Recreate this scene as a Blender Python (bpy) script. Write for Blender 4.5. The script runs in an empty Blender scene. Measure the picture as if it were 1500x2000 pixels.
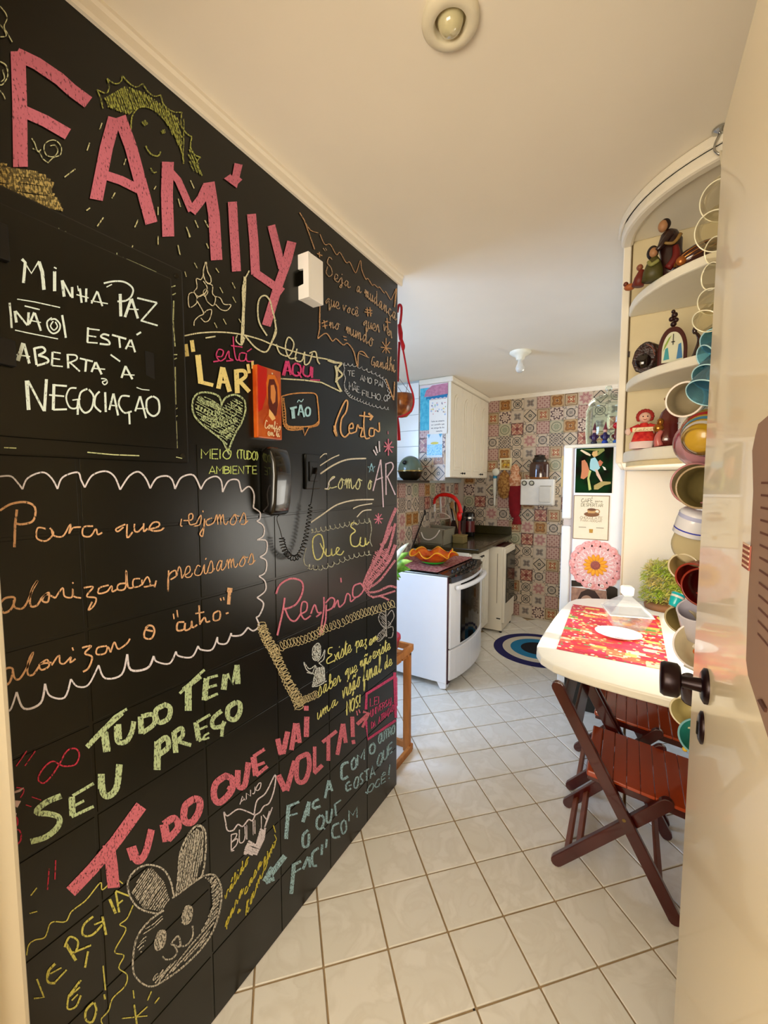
import bpy, math, random
from mathutils import Vector, Matrix
random.seed(7)
R = math.radians
sc = bpy.context.scene
COL = sc.collection

# ---------------------------------------------------------------- camera (measured from the floor-tile lattice)
FPX, CX, CY, VX, HY, CAMH = 800.0, 750.0, 1000.0, 1230.0, 943.0, 1.5
_d = Vector((VX-CX, CY-HY, FPX)).normalized()             # world Y in camera axes (right, up, forward)
_u = Vector((0, FPX, -(CY-HY))).normalized()              # world Z
_x = -_d.cross(_u)                                        # world X
ROWS = Matrix((_x, _d, _u))
cam_d = bpy.data.cameras.new('camera'); cam = bpy.data.objects.new('camera', cam_d); COL.objects.link(cam)
cam_d.sensor_fit = 'VERTICAL'; cam_d.sensor_height = 36.0; cam_d.lens = 36.0*FPX/2000.0; cam_d.clip_start = .01
right = Vector([ROWS[i][0] for i in range(3)]); upv = Vector([ROWS[i][1] for i in range(3)]); fwd = Vector([ROWS[i][2] for i in range(3)])
mw = Matrix((right, upv, -fwd)).transposed().to_4x4(); mw.translation = (0, 0, CAMH)
cam.matrix_world = mw
sc.camera = cam
def at(px, py, X=None, Y=None, Z=None):
    """world point where the sight line of a photo pixel meets a real plane X=, Y= or Z="""
    r = ROWS @ Vector((px-CX, CY-py, FPX))
    t = X/r.x if X is not None else (Y/r.y if Y is not None else (Z-CAMH)/r.z)
    return r*t + Vector((0, 0, CAMH))

# ---------------------------------------------------------------- view, world, sun, lights
sc.view_settings.view_transform = 'Standard'; sc.view_settings.look = 'None'
sc.view_settings.gamma = 1.0; sc.view_settings.use_curve_mapping = False
sc.view_settings.exposure = 0.56
W = bpy.data.worlds.new('daylight'); sc.world = W; W.use_nodes = True
W.node_tree.nodes['Background'].inputs[0].default_value = (.78, .88, 1.0, 1)
W.node_tree.nodes['Background'].inputs[1].default_value = 1.6
def light(name, kind, loc, energy, color, target=None, **kw):
    l = bpy.data.lights.new(name, kind); o = bpy.data.objects.new(name, l); COL.objects.link(o)
    l.energy = energy; l.color = color; o.location = loc
    for k, v in kw.items(): setattr(l, k, v)
    if target is not None: o.rotation_euler = (Vector(target)-Vector(loc)).to_track_quat('-Z', 'Y').to_euler()
    return o
light('sun', 'SUN', (-6, 0, 5), 4.6, (1, .95, .86), target=Vector((-6, 0, 5))+Vector((2.85, .58, -.90)), angle=R(.8))
light('window_light', 'AREA', (-2.70, 1.35, 1.80), 56, (.36, .58, 1.0), target=(-1.0, 2.1, 1.2), shape='RECTANGLE', size=1.2, size_y=1.1)
light('hall_light', 'AREA', (-.3, -1.1, 1.55), 39, (1, .90, .73), target=(-.3, 1.4, 2.35), shape='RECTANGLE', size=1.2, size_y=1.2)

light('added_table_light', 'AREA', (.345, 2.02, 1.15), 4.6, (1, .93, .80), target=(-1.0, 2.0, 1.10), shape='RECTANGLE', size=.62, size_y=.55)  # added light, no known source: throws a glare onto the blackboard
light('added_side_light', 'AREA', (.335, 4.15, 1.75), 6.5, (1, .92, .78), target=(-1.0, 4.0, 1.75), shape='RECTANGLE', size=.75, size_y=.8)  # added light, no known source: brightens back wall, cabinet doors and ceiling

# ---------------------------------------------------------------- materials
def lin(h):
    c = [int(h[i:i+2], 16)/255 for i in (0, 2, 4)]
    return tuple((x/12.92 if x <= .04045 else ((x+.055)/1.055)**2.4) for x in c)+(1,)
MC = {}
def mat(hexc, rough=.5, metal=0, var=.06, scale=18, bump=0, key='', trans=0, ior=1.45, alpha=1, coat=0, emit=0, spec=.5, stretch=None, hex2=None):
    k = (hexc, rough, metal, var, scale, bump, key, trans, alpha, coat, emit, spec, stretch, hex2)
    if k in MC: return MC[k]
    m = bpy.data.materials.new('m_'+(key or hexc)); m.use_nodes = True; nt = m.node_tree; b = nt.nodes['Principled BSDF']
    c = lin(hexc)
    b.inputs['Roughness'].default_value = rough; b.inputs['Metallic'].default_value = metal
    b.inputs['IOR'].default_value = ior; b.inputs['Specular IOR Level'].default_value = spec
    b.inputs['Transmission Weight'].default_value = trans; b.inputs['Alpha'].default_value = alpha
    b.inputs['Coat Weight'].default_value = coat
    b.inputs['Base Color'].default_value = c
    if var or bump:
        tc = nt.nodes.new('ShaderNodeTexCoord'); mp = nt.nodes.new('ShaderNodeMapping'); nz = nt.nodes.new('ShaderNodeTexNoise')
        nz.inputs['Scale'].default_value = scale; nz.inputs['Detail'].default_value = 4
        if stretch: mp.inputs['Scale'].default_value = stretch
        nt.links.new(tc.outputs['Object'], mp.inputs[0]); nt.links.new(mp.outputs[0], nz.inputs['Vector'])
        if var:
            mx = nt.nodes.new('ShaderNodeMix'); mx.data_type = 'RGBA'
            c2 = lin(hex2) if hex2 else tuple(x*(1-2.2*var) for x in c[:3])+(1,)
            mx.inputs['A'].default_value = c if hex2 else tuple(min(1, x*(1+var)) for x in c[:3])+(1,); mx.inputs['B'].default_value = c2
            nt.links.new(nz.outputs['Fac'], mx.inputs['Factor']); nt.links.new(mx.outputs['Result'], b.inputs['Base Color'])
            if hex2:
                rp = nt.nodes.new('ShaderNodeMapRange'); rp.inputs[1].default_value = .38; rp.inputs[2].default_value = .62
                nt.links.new(nz.outputs['Fac'], rp.inputs[0]); nt.links.new(rp.outputs[0], mx.inputs['Factor'])
        if bump:
            bp = nt.nodes.new('ShaderNodeBump'); bp.inputs['Strength'].default_value = bump; bp.inputs['Distance'].default_value = .01
            nt.links.new(nz.outputs['Fac'], bp.inputs['Height']); nt.links.new(bp.outputs['Normal'], b.inputs['Normal'])
    if emit:
        b.inputs['Emission Color'].default_value = c; b.inputs['Emission Strength'].default_value = emit
    MC[k] = m; return m
def chalk_mat(hexc, cover=.5):
    k = ('chalk', hexc, cover)
    if k in MC: return MC[k]
    m = bpy.data.materials.new('chalk_'+hexc); m.use_nodes = True; nt = m.node_tree; n = nt.nodes
    b = n['Principled BSDF']; b.inputs['Base Color'].default_value = lin(hexc); b.inputs['Roughness'].default_value = .95; b.inputs['Specular IOR Level'].default_value = .1
    tr = n.new('ShaderNodeBsdfTransparent'); mx = n.new('ShaderNodeMixShader'); out = n['Material Output']
    tc = n.new('ShaderNodeTexCoord'); nz = n.new('ShaderNodeTexNoise'); nz.inputs['Scale'].default_value = 210; nz.inputs['Detail'].default_value = 6; mpc = n.new('ShaderNodeMapping'); mpc.inputs['Scale'].default_value = (1, 1.6, .7)
    rp = n.new('ShaderNodeMapRange'); rp.inputs[1].default_value = .5-cover*.25; rp.inputs[2].default_value = .62-cover*.25; rp.inputs[3].default_value = .22
    nt.links.new(tc.outputs['Object'], mpc.inputs[0]); nt.links.new(mpc.outputs[0], nz.inputs['Vector']); nt.links.new(nz.outputs['Fac'], rp.inputs[0]); nt.links.new(rp.outputs[0], mx.inputs[0])
    nt.links.new(tr.outputs[0], mx.inputs[1]); nt.links.new(b.outputs[0], mx.inputs[2]); nt.links.new(mx.outputs[0], out.inputs[0])
    MC[k] = m; return m
def field_mat(key, base, layers, half=.066, rough=.35, axes='XZ'):
    """printed tile pattern: layers are (field, low, high, hex); fields are worked out from the tile's own coordinates"""
    m = bpy.data.materials.new('tile_'+key); m.use_nodes = True; nt = m.node_tree; n = nt.nodes; L = nt.links.new
    b = n['Principled BSDF']; b.inputs['Roughness'].default_value = rough
    tc = n.new('ShaderNodeTexCoord'); sp = n.new('ShaderNodeSeparateXYZ'); L(tc.outputs['Object'], sp.inputs[0])
    def ma(op, a, c=None, d=None):
        q = n.new('ShaderNodeMath'); q.operation = op
        for i, s in enumerate((a, c, d)):
            if s is None: continue
            if isinstance(s, (int, float)): q.inputs[i].default_value = s
            else: L(s, q.inputs[i])
        return q.outputs[0]
    x = ma('DIVIDE', sp.outputs[axes[0]], half); y = ma('DIVIDE', sp.outputs[axes[1]], half)
    ux = ma('ABSOLUTE', x); uy = ma('ABSOLUTE', y)
    F = {}
    def fld(k):
        if k in F: return F[k]
        if k == 'r': v = ma('SQRT', ma('ADD', ma('MULTIPLY', x, x), ma('MULTIPLY', y, y)))
        elif k == 'd': v = ma('ADD', ux, uy)
        elif k == 'm': v = ma('MAXIMUM', ux, uy)
        elif k == 'c':
            a = ma('SUBTRACT', 1, ux); c = ma('SUBTRACT', 1, uy); v = ma('SQRT', ma('ADD', ma('MULTIPLY', a, a), ma('MULTIPLY', c, c)))
        elif k == 'x': v = ma('ABSOLUTE', ma('SUBTRACT', ux, uy))
        elif k[0] == 'p':
            v = ma('ADD', fld('r'), ma('MULTIPLY', ma('COSINE', ma('MULTIPLY', ma('ARCTAN2', y, x), int(k[1:]))), .16))
        elif k[0] == 'l':
            f = float(k[1:]); v = ma('MULTIPLY', ma('SINE', ma('MULTIPLY', x, f)), ma('SINE', ma('MULTIPLY', y, f)))
        F[k] = v; return v
    col = None
    for k, lo, hi, hx in layers:
        mk = ma('COMPARE', fld(k), (lo+hi)/2, (hi-lo)/2)
        mx = n.new('ShaderNodeMix'); mx.data_type = 'RGBA'; L(mk, mx.inputs['Factor'])
        if col is None: mx.inputs['A'].default_value = lin(base)
        else: L(col, mx.inputs['A'])
        mx.inputs['B'].default_value = lin(hx); col = mx.outputs['Result']
    L(col, b.inputs['Base Color'])
    return m

WHITE = mat('F2EEE4', .35, key='white_lacquer', var=.02)
CREAM = mat('EFE6D2', .45, key='cream_lacquer', var=.02)
PLASTER = mat('F3E9D6', .9, key='warm_white_plaster', var=.03, scale=3, bump=.05)
BLACKBOARD = mat('0C0B03', .27, key='blackboard_paint', var=.12, scale=5, bump=.06, spec=.5)
BLACK = mat('0C0A08', .25, key='black_plastic', var=0)
def thin_glass(key, tint, refl=1.0, diff=0.0):
    m = bpy.data.materials.new('glass_'+key); m.use_nodes = True; nt = m.node_tree; n = nt.nodes; L = nt.links.new
    n.remove(n['Principled BSDF']); tr = n.new('ShaderNodeBsdfTransparent'); tr.inputs[0].default_value = lin(tint)
    gl = n.new('ShaderNodeBsdfGlossy'); gl.inputs['Roughness'].default_value = .04; gl.inputs['Color'].default_value = (1, 1, 1, 1)
    lw = n.new('ShaderNodeLayerWeight'); lw.inputs['Blend'].default_value = .22
    mr = n.new('ShaderNodeMapRange'); mr.inputs[3].default_value = .025; mr.inputs[4].default_value = .55*refl; L(lw.outputs['Fresnel'], mr.inputs[0])
    df = n.new('ShaderNodeBsdfDiffuse'); df.inputs[0].default_value = lin(tint); m0 = n.new('ShaderNodeMixShader'); m0.inputs[0].default_value = diff
    L(tr.outputs[0], m0.inputs[1]); L(df.outputs[0], m0.inputs[2])
    mx = n.new('ShaderNodeMixShader'); L(mr.outputs[0], mx.inputs[0]); L(m0.outputs[0], mx.inputs[1]); L(gl.outputs[0], mx.inputs[2]); L(mx.outputs[0], n['Material Output'].inputs[0])
    return m
GLASS = thin_glass('clear', 'F4FAF6', diff=.0)
WOODRED = mat('480C06', .28, key='mahogany', var=.3, scale=9, stretch=(1, 1, .15), coat=.4)
STEEL = mat('B8B8B4', .25, 1, key='steel', var=0)

# ---------------------------------------------------------------- mesh helpers
ORG = {}
def basis(ax):
    ax = Vector(ax).normalized(); t = Vector((0, 0, 1)) if abs(ax.z) < .9 else Vector((0, 1, 0))
    u = ax.cross(t).normalized(); return u, ax.cross(u).normalized(), ax
def catmull(p, n=5):
    if len(p) < 3: return p
    out = []; q = [p[0]]+list(p)+[p[-1]]
    for i in range(1, len(q)-2):
        a, b, c, d = q[i-1:i+3]
        for j in range(n):
            t = j/n; out.append(.5*((2*b)+(c-a)*t+(2*a-5*b+4*c-d)*t*t+(3*b-a-3*c+d)*t**3))
    out.append(p[-1]); return out
class MB:
    def __init__(s): s.v = []; s.f = []; s.mi = []
    def _add(s, vs, fs, mi=0):
        o = len(s.v); s.v += [Vector(v) for v in vs]; s.f += [tuple(i+o for i in f) for f in fs]; s.mi += [mi]*len(fs); return s
    def box(s, a, b, mi=0):
        x0, y0, z0 = [min(a[i], b[i]) for i in range(3)]; x1, y1, z1 = [max(a[i], b[i]) for i in range(3)]
        return s._add([(x0,y0,z0),(x1,y0,z0),(x1,y1,z0),(x0,y1,z0),(x0,y0,z1),(x1,y0,z1),(x1,y1,z1),(x0,y1,z1)],
                      [(0,3,2,1),(4,5,6,7),(0,1,5,4),(1,2,6,5),(2,3,7,6),(3,0,4,7)], mi)
    def bar(s, a, b, w, h, side=(0, 1, 0)):
        """rectangular bar from a to b; w across (along side), h the other way"""
        a, b = Vector(a), Vector(b); d = (b-a).normalized(); u = Vector(side); u = (u-d*u.dot(d)).normalized(); v = d.cross(u)
        c = [u*(w/2)*i+v*(h/2)*j for i, j in ((-1,-1),(1,-1),(1,1),(-1,1))]
        return s._add([a+k for k in c]+[b+k for k in c], [(3,2,1,0),(4,5,6,7),(0,1,5,4),(1,2,6,5),(2,3,7,6),(3,0,4,7)])
    def prism(s, pts, vec, mi=0):
        n = len(pts); vec = Vector(vec); P = [Vector(p) for p in pts]
        return s._add(P+[p+vec for p in P], [tuple(range(n))[::-1], tuple(range(n, 2*n))]+[(i,(i+1)%n,(i+1)%n+n,i+n) for i in range(n)], mi)
    def lathe(s, prof, c=(0,0,0), ax=(0,0,1), n=24, close=False, mi=0, sx=1, sy=1):
        u, v, a = basis(ax); c = Vector(c); vs = []; fs = []
        for r, z in prof:
            for i in range(n):
                t = 2*math.pi*i/n; vs.append(c+a*z+u*(r*sx*math.cos(t))+v*(r*sy*math.sin(t)))
        m = len(prof)
        for j in range(m-1):
            for i in range(n): fs.append((j*n+i, j*n+(i+1)%n, (j+1)*n+(i+1)%n, (j+1)*n+i))
        if close: fs.append(tuple(range(n))[::-1]); fs.append(tuple(range((m-1)*n, m*n)))
        return s._add(vs, fs, mi)
    def cyl(s, a, b, r, r2=None, n=16):
        a, b = Vector(a), Vector(b); return s.lathe([(r, 0), (r if r2 is None else r2, (b-a).length)], a, b-a, n, True)
    def ball(s, c, r, n=14, m=8):
        if isinstance(r, (int, float)): r = (r, r, r)
        c = Vector(c); vs = []; fs = []
        for j in range(m+1):
            p = math.pi*j/m
            for i in range(n):
                t = 2*math.pi*i/n; vs.append(c+Vector((r[0]*math.sin(p)*math.cos(t), r[1]*math.sin(p)*math.sin(t), -r[2]*math.cos(p))))
        for j in range(m):
            for i in range(n): fs.append((j*n+i, j*n+(i+1)%n, (j+1)*n+(i+1)%n, (j+1)*n+i))
        return s._add(vs, fs)
    def tube(s, pts, r, n=8, smooth=4):
        P = [Vector(p) for p in pts]
        rr = r if isinstance(r, (list, tuple)) else [r]*len(P)
        if smooth > 1 and len(P) > 2:
            k = len(P); Q = catmull(P, smooth); rr = [rr[min(int(i/smooth), k-1)]*(1-(i/smooth) % 1)+rr[min(int(i/smooth)+1, k-1)]*((i/smooth) % 1) for i in range(len(Q))]; P = Q
        vs = []; fs = []; u = None
        for i, p in enumerate(P):
            d = (P[min(i+1, len(P)-1)]-P[max(i-1, 0)])
            d = d.normalized() if d.length > 1e-9 else Vector((0, 0, 1))
            if u is None: u = basis(d)[0]
            u = (u-d*u.dot(d)).normalized(); v = d.cross(u)
            for k in range(n):
                t = 2*math.pi*k/n; vs.append(p+(u*math.cos(t)+v*math.sin(t))*rr[i])
        for i in range(len(P)-1):
            for k in range(n): fs.append((i*n+k, i*n+(k+1)%n, (i+1)*n+(k+1)%n, (i+1)*n+k))
        fs.append(tuple(range(n))[::-1]); fs.append(tuple(range((len(P)-1)*n, len(P)*n)))
        return s._add(vs, fs)
    def ribbon(s, pts, nrm, w):
        P = [Vector(p) for p in pts]; nrm = Vector(nrm).normalized(); vs = []; fs = []
        for i, p in enumerate(P):
            d = P[min(i+1, len(P)-1)]-P[max(i-1, 0)]
            if d.length < 1e-7: d = Vector((0, .3, 1))
            k = nrm.cross(d).normalized()*(w/2); vs += [p+k, p-k]
        for i in range(len(P)-1): fs.append((2*i, 2*i+1, 2*i+3, 2*i+2))
        return s._add(vs, fs)
    def build(s, name, m, parent=None, origin=None, smooth=False, bevel=0, seg=2, label=None, kind=None):
        if parent is not None: o = ORG[parent.name]
        elif origin is not None: o = Vector(origin)
        else:
            o = sum(s.v, Vector())/len(s.v); o.z = min(v.z for v in s.v)
        me = bpy.data.meshes.new(name); me.from_pydata([v-o for v in s.v], [], s.f); me.validate(); me.update()
        for mm in (m if isinstance(m, (list, tuple)) else [m]): me.materials.append(mm)
        if any(s.mi) and len(me.polygons) == len(s.mi):
            for p, i in zip(me.polygons, s.mi): p.material_index = i
        if smooth:
            for p in me.polygons: p.use_smooth = True
        ob = bpy.data.objects.new(name, me); COL.objects.link(ob)
        if parent is not None: ob.parent = parent
        else: ob.location = o
        ORG[ob.name] = o
        if bevel:
            bm = ob.modifiers.new('bevel', 'BEVEL'); bm.width = bevel; bm.segments = seg; bm.limit_method = 'ANGLE'; bm.angle_limit = R(40)
        if smooth == 'auto':
            pass
        if label: ob['label'] = label
        if kind: ob['kind'] = kind
        return ob
def thing(name, label, cat, loc=(0,0,0), group=None):
    o = bpy.data.objects.new(name, None); COL.objects.link(o); o.empty_display_size = .02; o.location = loc; ORG[o.name] = Vector(loc)
    o['label'] = label; o['category'] = cat
    if group: o['group'] = group
    return o
def tag(o, label, cat, group=None):
    o['label'] = label; o['category'] = cat
    if group: o['group'] = group
    return o
def struct(mb, name, m, parent=None, **k): return mb.build(name, m, parent, kind='structure', **k)
def boxo(name, a, b, m, parent=None, **k): return MB().box(a, b).build(name, m, parent, **k)
def dup(root, off, label=None):
    r = root.copy(); COL.objects.link(r); r.location = root.location+Vector(off)
    if label: r['label'] = label
    for ch in root.children:
        c = ch.copy(); COL.objects.link(c); c.parent = r
        for g in ch.children: d = g.copy(); COL.objects.link(d); d.parent = c
    return r

# stroke fonts: points as two base-17 digits (x, y); upper case baseline 0 / top a, lower case baseline 4 / x-height a / ascender g
UP = dict(A='00 5a a0|23 83', B='00 0a|~0a 59 78 56 05|~05 75 83 61 00', C='~88 5a 27 04 21 60 83', D='00 0a|~0a 59 97 93 51 00', E='7a 0a 00 70|05 65', F='7a 0a 00|05 65',
  G='~89 4a 16 12 50 82 85|85 55', H='00 0a|80 8a|05 85', I='00 0a', J='~6a 63 40 12', L='0a 00 70', M='00 0a 54 aa a0', N='00 0a 80 8a', O='~5a 17 03 40 82 98 5a',
  P='00 0a|~0a 69 87 65 04', Q='~5a 17 03 40 82 98 5a|53 90', R='00 0a|~0a 69 87 65 05|45 80', S='~89 5a 28 45 73 51 11', T='0a aa|5a 50', U='~0a 02 40 72 7a', V='0a 50 aa',
  Y='0a 45|8a 20', Z='0a 8a 00 80')
LO = dict(a='~89 5a 26 44 78|~8a 75 94 c6', b='~05 4c 4g 2f 25 64 87 6a 48', c='~89 5a 26 44 84 a6', d='~89 5a 26 44 78|~8g 86 94 c6', e='~05 67 6a 3a 16 34 74 96',
  f='~05 4c 5g 3f 20 42 45 85', g='~89 5a 26 44 78|~8a 81 50 32 a6', h='~05 4e 4g 2e 14|~16 3a 69 64 86', i='~06 2a 25 44 66|~3d 4e', j='~06 4a 41 10 22 76|~4d 5e', l='~05 4c 4g 2f 25 44 76',
  m='~06 2a 34|~37 5a 64|~67 8a 95 b4 d6', n='~06 2a 34|~37 6a 75 84 a6', o='~6a 26 34 64 87 6a 99 b9', p='~06 3a 30|~38 7a 86 54 35', q='~7a 27 35 68|~8a 80 b4', r='~06 2b 49 54 76',
  s='~05 4b 67 54 14|~54 86', t='~05 3g 34 65|~1c 6d', u='~1a 15 34 68|~6a 64 86', v='~0a 24 6a 9a', x='~0a 64|~7a 04', z='~19 5a 26 53 30 13', S='~8e 5g 2d 59 74 34 05', P='00 2e|~0d 5g 9e 89 48',
  E='~9f 4g 1c 49|~49 05 44 96', Q='~8f 3e 07 24 74 cc 8f|46 b2', R='10 2e|~0d 5g be 99 48|~48 75 94 b6', C='~9e 5g 18 24 74 97', L='~1e 35 44 85', N='04 0g 84 8g', O='~5g 08 34 77 8f 5g', G='~8e 3e 06 34 77 78 48|78 72')
ACC = {'Ã': ('A', '~1c 4e 6c 9e'), 'Á': ('A', '5c 8f'), 'À': ('A', '3f 6c'), 'Ç': ('C', 'ced'), 'Ê': ('E', '1c 4e 7c'), 'É': ('E', '3c 6f'), 'Ó': ('O', '4c 7f'), 'ã': ('a', '~2c 5e 7c 9e'), 'á': ('a', '5d 8g'), 'ê': ('e', '1c 4e 7c'), 'ç': ('c', '54 50'), 'ó': ('o', '4d 7g')}
DIG = {c: i for i, c in enumerate('0123456789abcdefg')}
def glyph(ch, low):
    F = LO if low else UP; extra = None
    if ch in ACC: ch, extra = ACC[ch]
    if ch in '!': s = '2a 13|10 11'
    elif ch == '"': s = '0a 07|3a 37'
    elif ch == ',': s = '20 0d' if 0 else '21 10'
    elif ch == '.': s = '10 11'
    elif ch == '(': s = '~4a 15 40'
    elif ch == ')': s = '~0a 35 00'
    elif ch == '-': s = '05 55'
    elif ch in F: s = F[ch]
    else: s = UP.get(ch.upper(), '00 0a')
    if low and ch in '!",.()-': s = s.replace('0', '4') if 0 else s
    out = []
    for st in s.split('|'):
        cur = st[0] == '~'; st = st.lstrip('~')
        if ch in '!",.()-': pts = [(DIG[p[0]]/10, DIG[p[1]]/10) for p in st.split()]
        elif low and ch in LO: pts = [(DIG[p[0]]/12, (DIG[p[1]]-4)/12) for p in st.split()]
        else: pts = [(DIG[p[0]]/10, DIG[p[1]]/10) for p in st.split()]
        out.append((cur, pts))
    if extra == 'ced': out.append((False, [(.5, 0), (.5, -.12), (.4, -.25)]))
    elif extra:
        cur = extra[0] == '~'; pts = [(DIG[p[0]]/10, DIG[p[1]]/10 if not low else (DIG[p[1]]-4)/12) for p in extra.lstrip('~').split()]
        out.append((cur, pts))
    w = max(x for c, p in out for x, y in p)
    return out, max(w, .12)
def text_lines(txt, low=False, gap=.22):
    """list of (curved, points) in units of letter height, and total width"""
    x = 0; out = []
    for ch in txt:
        if ch == ' ': x += .5; continue
        g, w = glyph(ch, low)
        for c, p in g: out.append((c, [(x+a, b) for a, b in p]))
        x += w+(0.0 if low and ch.isalpha() else gap)
    return out, x-gap*(not low)
def write(mb, txt, o, ux, uz, h, w, nrm, low=False, width=None):
    L, tot = text_lines(txt, low); k = h if width is None else width/tot
    o, ux, uz = Vector(o), Vector(ux), Vector(uz)
    for c, p in L:
        P = [o+ux*(a*k)+uz*(b*h) for a, b in p]
        mb.ribbon(catmull(P, 4) if c else P, nrm, w)

# ================================================================ THE SETTING
XL, XR, XK, YB, CEIL = -.945, .36, -1.75, 4.64, 2.45
struct(MB().box((-2.6, -2.6, -.08), (2.0, YB+.1, -.006)), 'floor', mat('B39A76', .8, key='grout', var=.1, scale=30))
floor = bpy.data.objects['floor']
FT = []
def floor_tile_mat():
    m = bpy.data.materials.new('floor_tile'); m.use_nodes = True; nt = m.node_tree; n = nt.nodes; L = nt.links.new; b = n['Principled BSDF']
    b.inputs['Roughness'].default_value = .28
    tc = n.new('ShaderNodeTexCoord'); oi = n.new('ShaderNodeObjectInfo'); ad = n.new('ShaderNodeVectorMath'); ad.operation = 'ADD'
    L(tc.outputs['Object'], ad.inputs[0]); cx = n.new('ShaderNodeCombineXYZ')
    mu = n.new('ShaderNodeMath'); mu.operation = 'MULTIPLY'; mu.inputs[1].default_value = 40; L(oi.outputs['Random'], mu.inputs[0]); L(mu.outputs[0], cx.inputs[0]); L(cx.outputs[0], ad.inputs[1])
    nz = n.new('ShaderNodeTexNoise'); nz.inputs['Scale'].default_value = 7; nz.inputs['Detail'].default_value = 5; nz.inputs['Distortion'].default_value = 1.5; L(ad.outputs[0], nz.inputs['Vector'])
    cr = n.new('ShaderNodeValToRGB'); e = cr.color_ramp.elements; e[0].position = .42; e[0].color = lin('E9E5DA'); e[1].position = .6; e[1].color = lin('EEEAE0')
    k = cr.color_ramp.elements.new(.5); k.color = lin('E5E0D4')
    L(nz.outputs['Fac'], cr.inputs[0]); L(cr.outputs[0], b.inputs['Base Color']); return m
ftm = floor_tile_mat()
S_ = .2072; hh = S_/2-.0030
fme = None; cnt = 0
base = Vector((-.444, 1.062)); s2 = S_/math.sqrt(2)
# lattice corner measured at photo pixel (1170, 1733+...)
c0 = at(400+875/1.5, 1400+582/1.5, Z=0)
for i in range(-30, 31):
    for j in range(-30, 31):
        cx_ = c0.x+(i-j)*s2; cy_ = c0.y+(i+j+1)*s2
        ok = (-1.07 < cx_ < .42 and .40 < cy_ < 4.68) or (-1.75 < cx_ <= -1.07 and 1.55 < cy_ < 3.0) or (-1.32 < cx_ <= -1.07 and cy_ < 4.68 and cy_ > 3)
        if cy_ > 3.3 and cx_ < -1.32: ok = False
        if cy_ > 3.1 and cx_ > -.25: ok = False
        if cx_ > .25 and cy_ < 1.0: ok = False
        if cy_ < 2.6-2.2*(cx_+.95)*0 and cx_ < -.9 and cy_ < .55: ok = False
        if not ok: continue
        if fme is None:
            t = MB().box((-hh, -hh, -.006), (hh, hh, 0)).build('tile', ftm, floor, bevel=.0018, seg=1); 
            for v in t.data.vertices: v.co += ORG['floor']
            fme = t.data
        else:
            t = bpy.data.objects.new('tile', fme); COL.objects.link(t); t.parent = floor
            b_ = t.modifiers.new('bevel', 'BEVEL'); b_.width = .0018; b_.segments = 1
        t.rotation_euler.z = R(45+random.uniform(-.15, .15)); t.location = Vector((cx_, cy_, random.uniform(-.0006, .0002)))-ORG['floor']; cnt += 1
print('floor tiles', cnt)
# dark worn strip of missing grout by the camera
for k, (a, b) in enumerate(((at(898, 1888, Z=.0), at(916, 1950, Z=.0)), (at(922, 1960, Z=.0), at(936, 2000, Z=.0)))):
    MB().ribbon([a+Vector((0, 0, -.003)), (a+b)/2+Vector((.001, 0, -.003)), b+Vector((0, 0, -.003))], (0, 0, 1), .0055).build('worn_grout', mat('1A0E08', .9, key='dirt'), floor)

struct(MB().box((-2.6, -2.6, CEIL), (2.0, YB+.1, CEIL+.1)), 'ceiling', PLASTER)
# blackboard wall: white core, black painted face with relief of old tiles
wl = MB().box((-1.085, -.2, 0), (XL, 1.70, CEIL)); wl.mi[3] = 0
wall_left = struct(wl, 'wall_left', mat('EFE8DC', .7, key='wall_white', var=.03), origin=(XL, 0, 0))
skin = MB().box((XL, .05, 0), (XL+.0012, 1.697, 2.405)).build('blackboard_panel', BLACKBOARD, wall_left, label='matt black painted blackboard skin of the wall')
wtm = None
for i in range(7):
    for j in range(8):
        y0 = .13+.26*i; z0 = .2*j
        y1 = min(y0+.2595, 1.697)
        if y1-y0 < .02: continue
        MB().box((XL+.0012, y0+.003, z0+.003), (XL+.0030, y1-.003, z0+.197)).build('tile', BLACKBOARD, wall_left, bevel=.0014, seg=2)
struct(MB().box((XL, -.05, 0), (-.898, .252, 2.12)), 'trim_1', mat('E9DFC6', .45, key='door_frame_paint', var=.04, scale=4), bevel=.008)
struct(MB().box((-.915, .02, 0), (-.88, .20, 2.12)), 'trim_2', mat('E9DFC6', .45, key='door_frame_paint', var=.04, scale=4), bevel=.004)
# cornice
def cornice(name, pts, nrm, z0=2.405, z1=CEIL, dep=.018, zz=None):
    a, b = Vector(pts[0]), Vector(pts[1]); n = Vector(nrm)
    prof = [(0, z0), (dep*.55, z0), (dep*.7, z0+.008), (dep*.7, z1-.016), (dep, z1-.009), (dep, z1), (0, z1)]
    P = [a+n*p+Vector((0, 0, z)) for p, z in prof]
    return struct(MB().prism(P, b-a), name, PLASTER)
cornice('trim_3', ((XL, .0, 0), (XL, 1.725, 0)), (1, 0, 0))
cornice('trim_4', ((-1.39, YB, 0), (XR, YB, 0)), (0, -1, 0), z0=2.412, dep=.03)
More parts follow.
